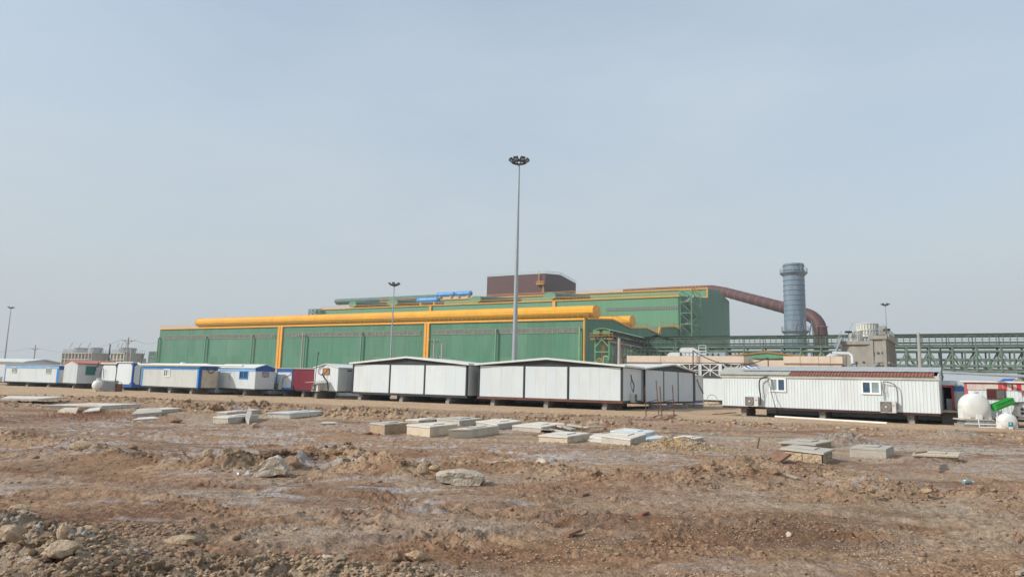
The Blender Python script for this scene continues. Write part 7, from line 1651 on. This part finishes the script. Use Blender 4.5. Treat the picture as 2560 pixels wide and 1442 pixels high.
joined(clod_points(P1, 900, .6, .010, .06, rs, 3) + clod_points(P2, 1000, .38, .010, .05, rs, 3) + clod_points(RIDGES[9][0], 500, .3, .01, .05, rs), 2, 'rock_b', 'rubble', 'brown crumbs between the pale clods of the near banks')
br = []
for k, n, sp in ((0, 500, .4), (1, 1100, .45), (2, 300, .4), (3, 1100, .5), (4, 900, .5), (5, 800, .45), (6, 300, .5), (16, 300, .4), (17, 300, .4)): br += clod_points(RIDGES[k][0], n, sp, .008, .06 if k < 10 else .03, rs, 4)
joined(br[:len(br) // 2], 2, 'rock_b', 'rubble', 'brown crumbs along the berms'); joined(br[len(br) // 2:], 2, 'rock_b', 'rubble', 'tan crumbs along the right berms')
fr2 = []
for k, n, sp in ((10, 900, 1.2), (11, 500, 1.2), (12, 700, 1.8), (13, 600, 1.0), (19, 100, 1.5), (14, 250, .7)): fr2 += clod_points(RIDGES[k][0], n, sp, .03, .17, rs, 3.5)
joined(fr2[::2], 2, 'rock_y', 'rubble', 'tan stones along the far rubble ridge'); joined(fr2[1::2], 2, 'rock_b', 'rubble', 'brown stones along the far rubble ridge')
cl = lambda X, Y: sst(-.1, .5, fbm(X * .75, Y * 1.0, 3, 6)) * (1 - zone_flat(X, Y)) * .9 + .04
joined(scatter(10500, 6, 45, .007, .04, cl, 4), 2, 'rock_b', 'earth_crumbs', 'small brown crumbs scattered over the open ground')
fl_ = lambda X, Y: (sst(0, .5, pn(X * .8, Y * 1.2, 2) + .15) * sst(-1.5, 1.5, X) + .06) * (1 - zone_flat(X, Y))
joined(scatter(7500, 6, 17, .004, .016, fl_, 2.5), 2, 'cobble', 'pale_chips', 'pale chips and pebbles sprinkled over the right foreground', flat=(.3, .6))
gp = []
for (px, py, w, wy, n) in ((2112, 1108, .95, .6, 1500), (2398, 1098, .8, .6, 900), (2300, 1125, 2.6, .5, 1500), (1850, 1095, 2.0, .6, 900), (2500, 1130, 1.8, .6, 800)):
    g = G(px, py); gp += [(g.x + rs.normal() * w * .7, g.y + rs.normal() * wy * .8, rs.uniform(.009, .027)) for _ in range(int(n * 1.7))]
M['gravel'] = mat('grey_gravel', (.40, .355, .295), .9, .3, 18, bump=.2)
joined(gp, 2, 'gravel', 'gravel', 'heaps and spread of pale gravel behind the right chambers')
ap = []
for c in CH:
    l_, n_, r_ = G(*c[0]), G(*c[1]), G(*c[2])
    for a_, b_ in ((l_, n_), (n_, r_)):
        for _ in range(int((b_ - a_).length * 42)):
            p = a_.lerp(b_, rs.random()); o_ = abs(rs.normal()) * .16; ap.append((p.x + rs.normal() * .05, p.y - o_, rs.uniform(.01, .05) * (1 - min(o_, .4))))
joined(ap, 2, 'rock_y', 'soil_crumbs', 'crumbs of soil banked against the concrete chambers')
g = G(1700, 1124); joined([(g.x + rs.normal() * .8, g.y + rs.normal() * .6, rs.uniform(.012, .05)) for _ in range(900)], 2, 'stone', 'soil_crumbs', 'yellow soil crumbs heaped by the buried chamber')
g = G(1880, 1046); joined([(g.x + rs.normal() * 1.3, g.y + rs.normal() * .5, rs.uniform(.02, .08)) for _ in range(300)], 2, 'gravel', 'gravel', 'thin gravel patch before the left end of the long cabin')
# dry scrub on the left
m = MB(); rr = random.Random(9)
for i in range(1500):
    x, y = rr.gauss(225, 55), rr.gauss(1040, 5); x = min(max(x, 100), 340); y = min(max(y, 1027), 1052); p = GG(x, y, 1); h = rr.uniform(.05, .22); d = V(rr.uniform(-.15, .15), rr.uniform(-.15, .15), h); e = V(.012, 0, 0)
    m.add([p - e, p + e, p + d], [(0, 1, 2)])
o = m.build('dry_scrub', 'scrub', None, stuff=True, label='low reddish dry scrub around the cracked slabs')
# planks, bars, bottle, scraps
plank((1418, 1343), (1452, 1329), .055, .035, 'woodbrown', 'short brown stick, right one of a pair in the centre foreground')
plank((1416, 1341), (1436, 1332), .05, .04, 'woodbrown', 'short dark stick, left one of the pair', .02)
plank((2076, 1235), (2098, 1217), .09, .03, 'wood', 'short plank leaning on the right berm beside the grey stone', .02, .12)
plank((1963, 1188), (1996, 1199), .09, .03, 'wood', 'pale plank lying on the right berm')
plank((1453, 1242), (1470, 1238), .06, .04, 'woodbrown', 'small brown stub in the middle ground')
plank((1600, 1290), (1618, 1284), .07, .03, 'roofred', 'red tile fragment on the crumbly heap')
g = GG(1893, 1121); a_ = PD(1899, 1092, g.y); m = MB(); m.beam(g, a_, .05, .03); solo(m, 'wooden_stake', 'woodbrown', 'brown stake standing left of the slab topped chamber', 'stake', loc=g)
plank((2545, 1440), (2610, 1420), .05, .03, 'wood', 'thin stick near the bottom right corner')
g = GG(2421, 1211); t = thing('plastic_bottle', 'clear plastic bottle lying on the right ground', 'bottle', g); r0 = .055
MB().lathe(g + V(-.12, 0, r0), [(.03, 0), (r0, .02), (r0, .17), (.02, .22)], 12, V(1, .15, 0)).build('body', 'glass_bright', t, True); MB().lathe(g + V(.1, .033, r0), [(.02, 0), (.02, .03)], 8, V(1, .15, 0)).build('cap', 'pvc', t)
for pts, lb in (([(581, 1187), (596, 1191), (597, 1188), (584, 1184)], 'small white paper scrap left of the triangular slab'), ([(608, 1191), (622, 1188), (624, 1180), (618, 1185)], 'torn white sheet scrap at the foot of the triangular slab')):
    P = [GG(*p) + V(0, 0, .02 + .02 * i) for i, p in enumerate(pts)]; m = MB(); m.add(P + [p - V(0, 0, .008) for p in P], [(0, 1, 2, 3), (4, 5, 6, 7), (0, 1, 5, 4), (1, 2, 6, 5), (2, 3, 7, 6), (3, 0, 4, 7)]); solo(m, 'paper_scrap', 'pvc', lb, 'scrap')
g = GG(596, 1010); cable([g + V(-.4, 0, .9), g + V(0, 0, .55), g + V(.3, 0, .6), g + V(.5, 0, .75)], .02, 'bent rusty reinforcing bar on the brown boulder', 'rustpipe', 'rebar', 'rebar')
cable([GG(1988, 1178), GG(1994, 1172) + V(0, 0, .05), GG(2004, 1171) + V(0, 0, .08), GG(2015, 1177)], .01, 'thin rusty wire loop on the ground before the stone chamber', 'rustpipe', 'wire_loop', 'wire')
for pts, lb in (([(927, 1083), (912, 1086)], 'loose red brick left of the tan chamber'), ([(938, 1087), (948, 1087.5)], 'loose red brick in front of the tan chamber')): plank(*pts, .1, .06, 'roofred', lb, name='brick', cat='brick')

# ================================================================== HAZE
m = bpy.data.materials.new('thin_haze'); m.use_nodes = True; t_ = m.node_tree; t_.nodes.clear(); o_ = t_.nodes.new('ShaderNodeOutputMaterial'); pv = t_.nodes.new('ShaderNodeVolumePrincipled')
pv.inputs['Color'].default_value = (.86, .92, 1, 1); pv.inputs['Density'].default_value = .00032; pv.inputs['Anisotropy'].default_value = .2; t_.links.new(pv.outputs[0], o_.inputs['Volume'])
hz = MB(); hz.obox(V(-420, -60, -1.4), V(900, 0, 0), V(0, 620, 0), V(0, 0, 62)); me = bpy.data.meshes.new('haze'); me.from_pydata(hz.v, [], hz.f); bmfix(me); me.materials.append(m)
o = bpy.data.objects.new('haze', me); COL.objects.link(o); o['kind'] = 'stuff'; o['label'] = 'thin pale haze over the site'
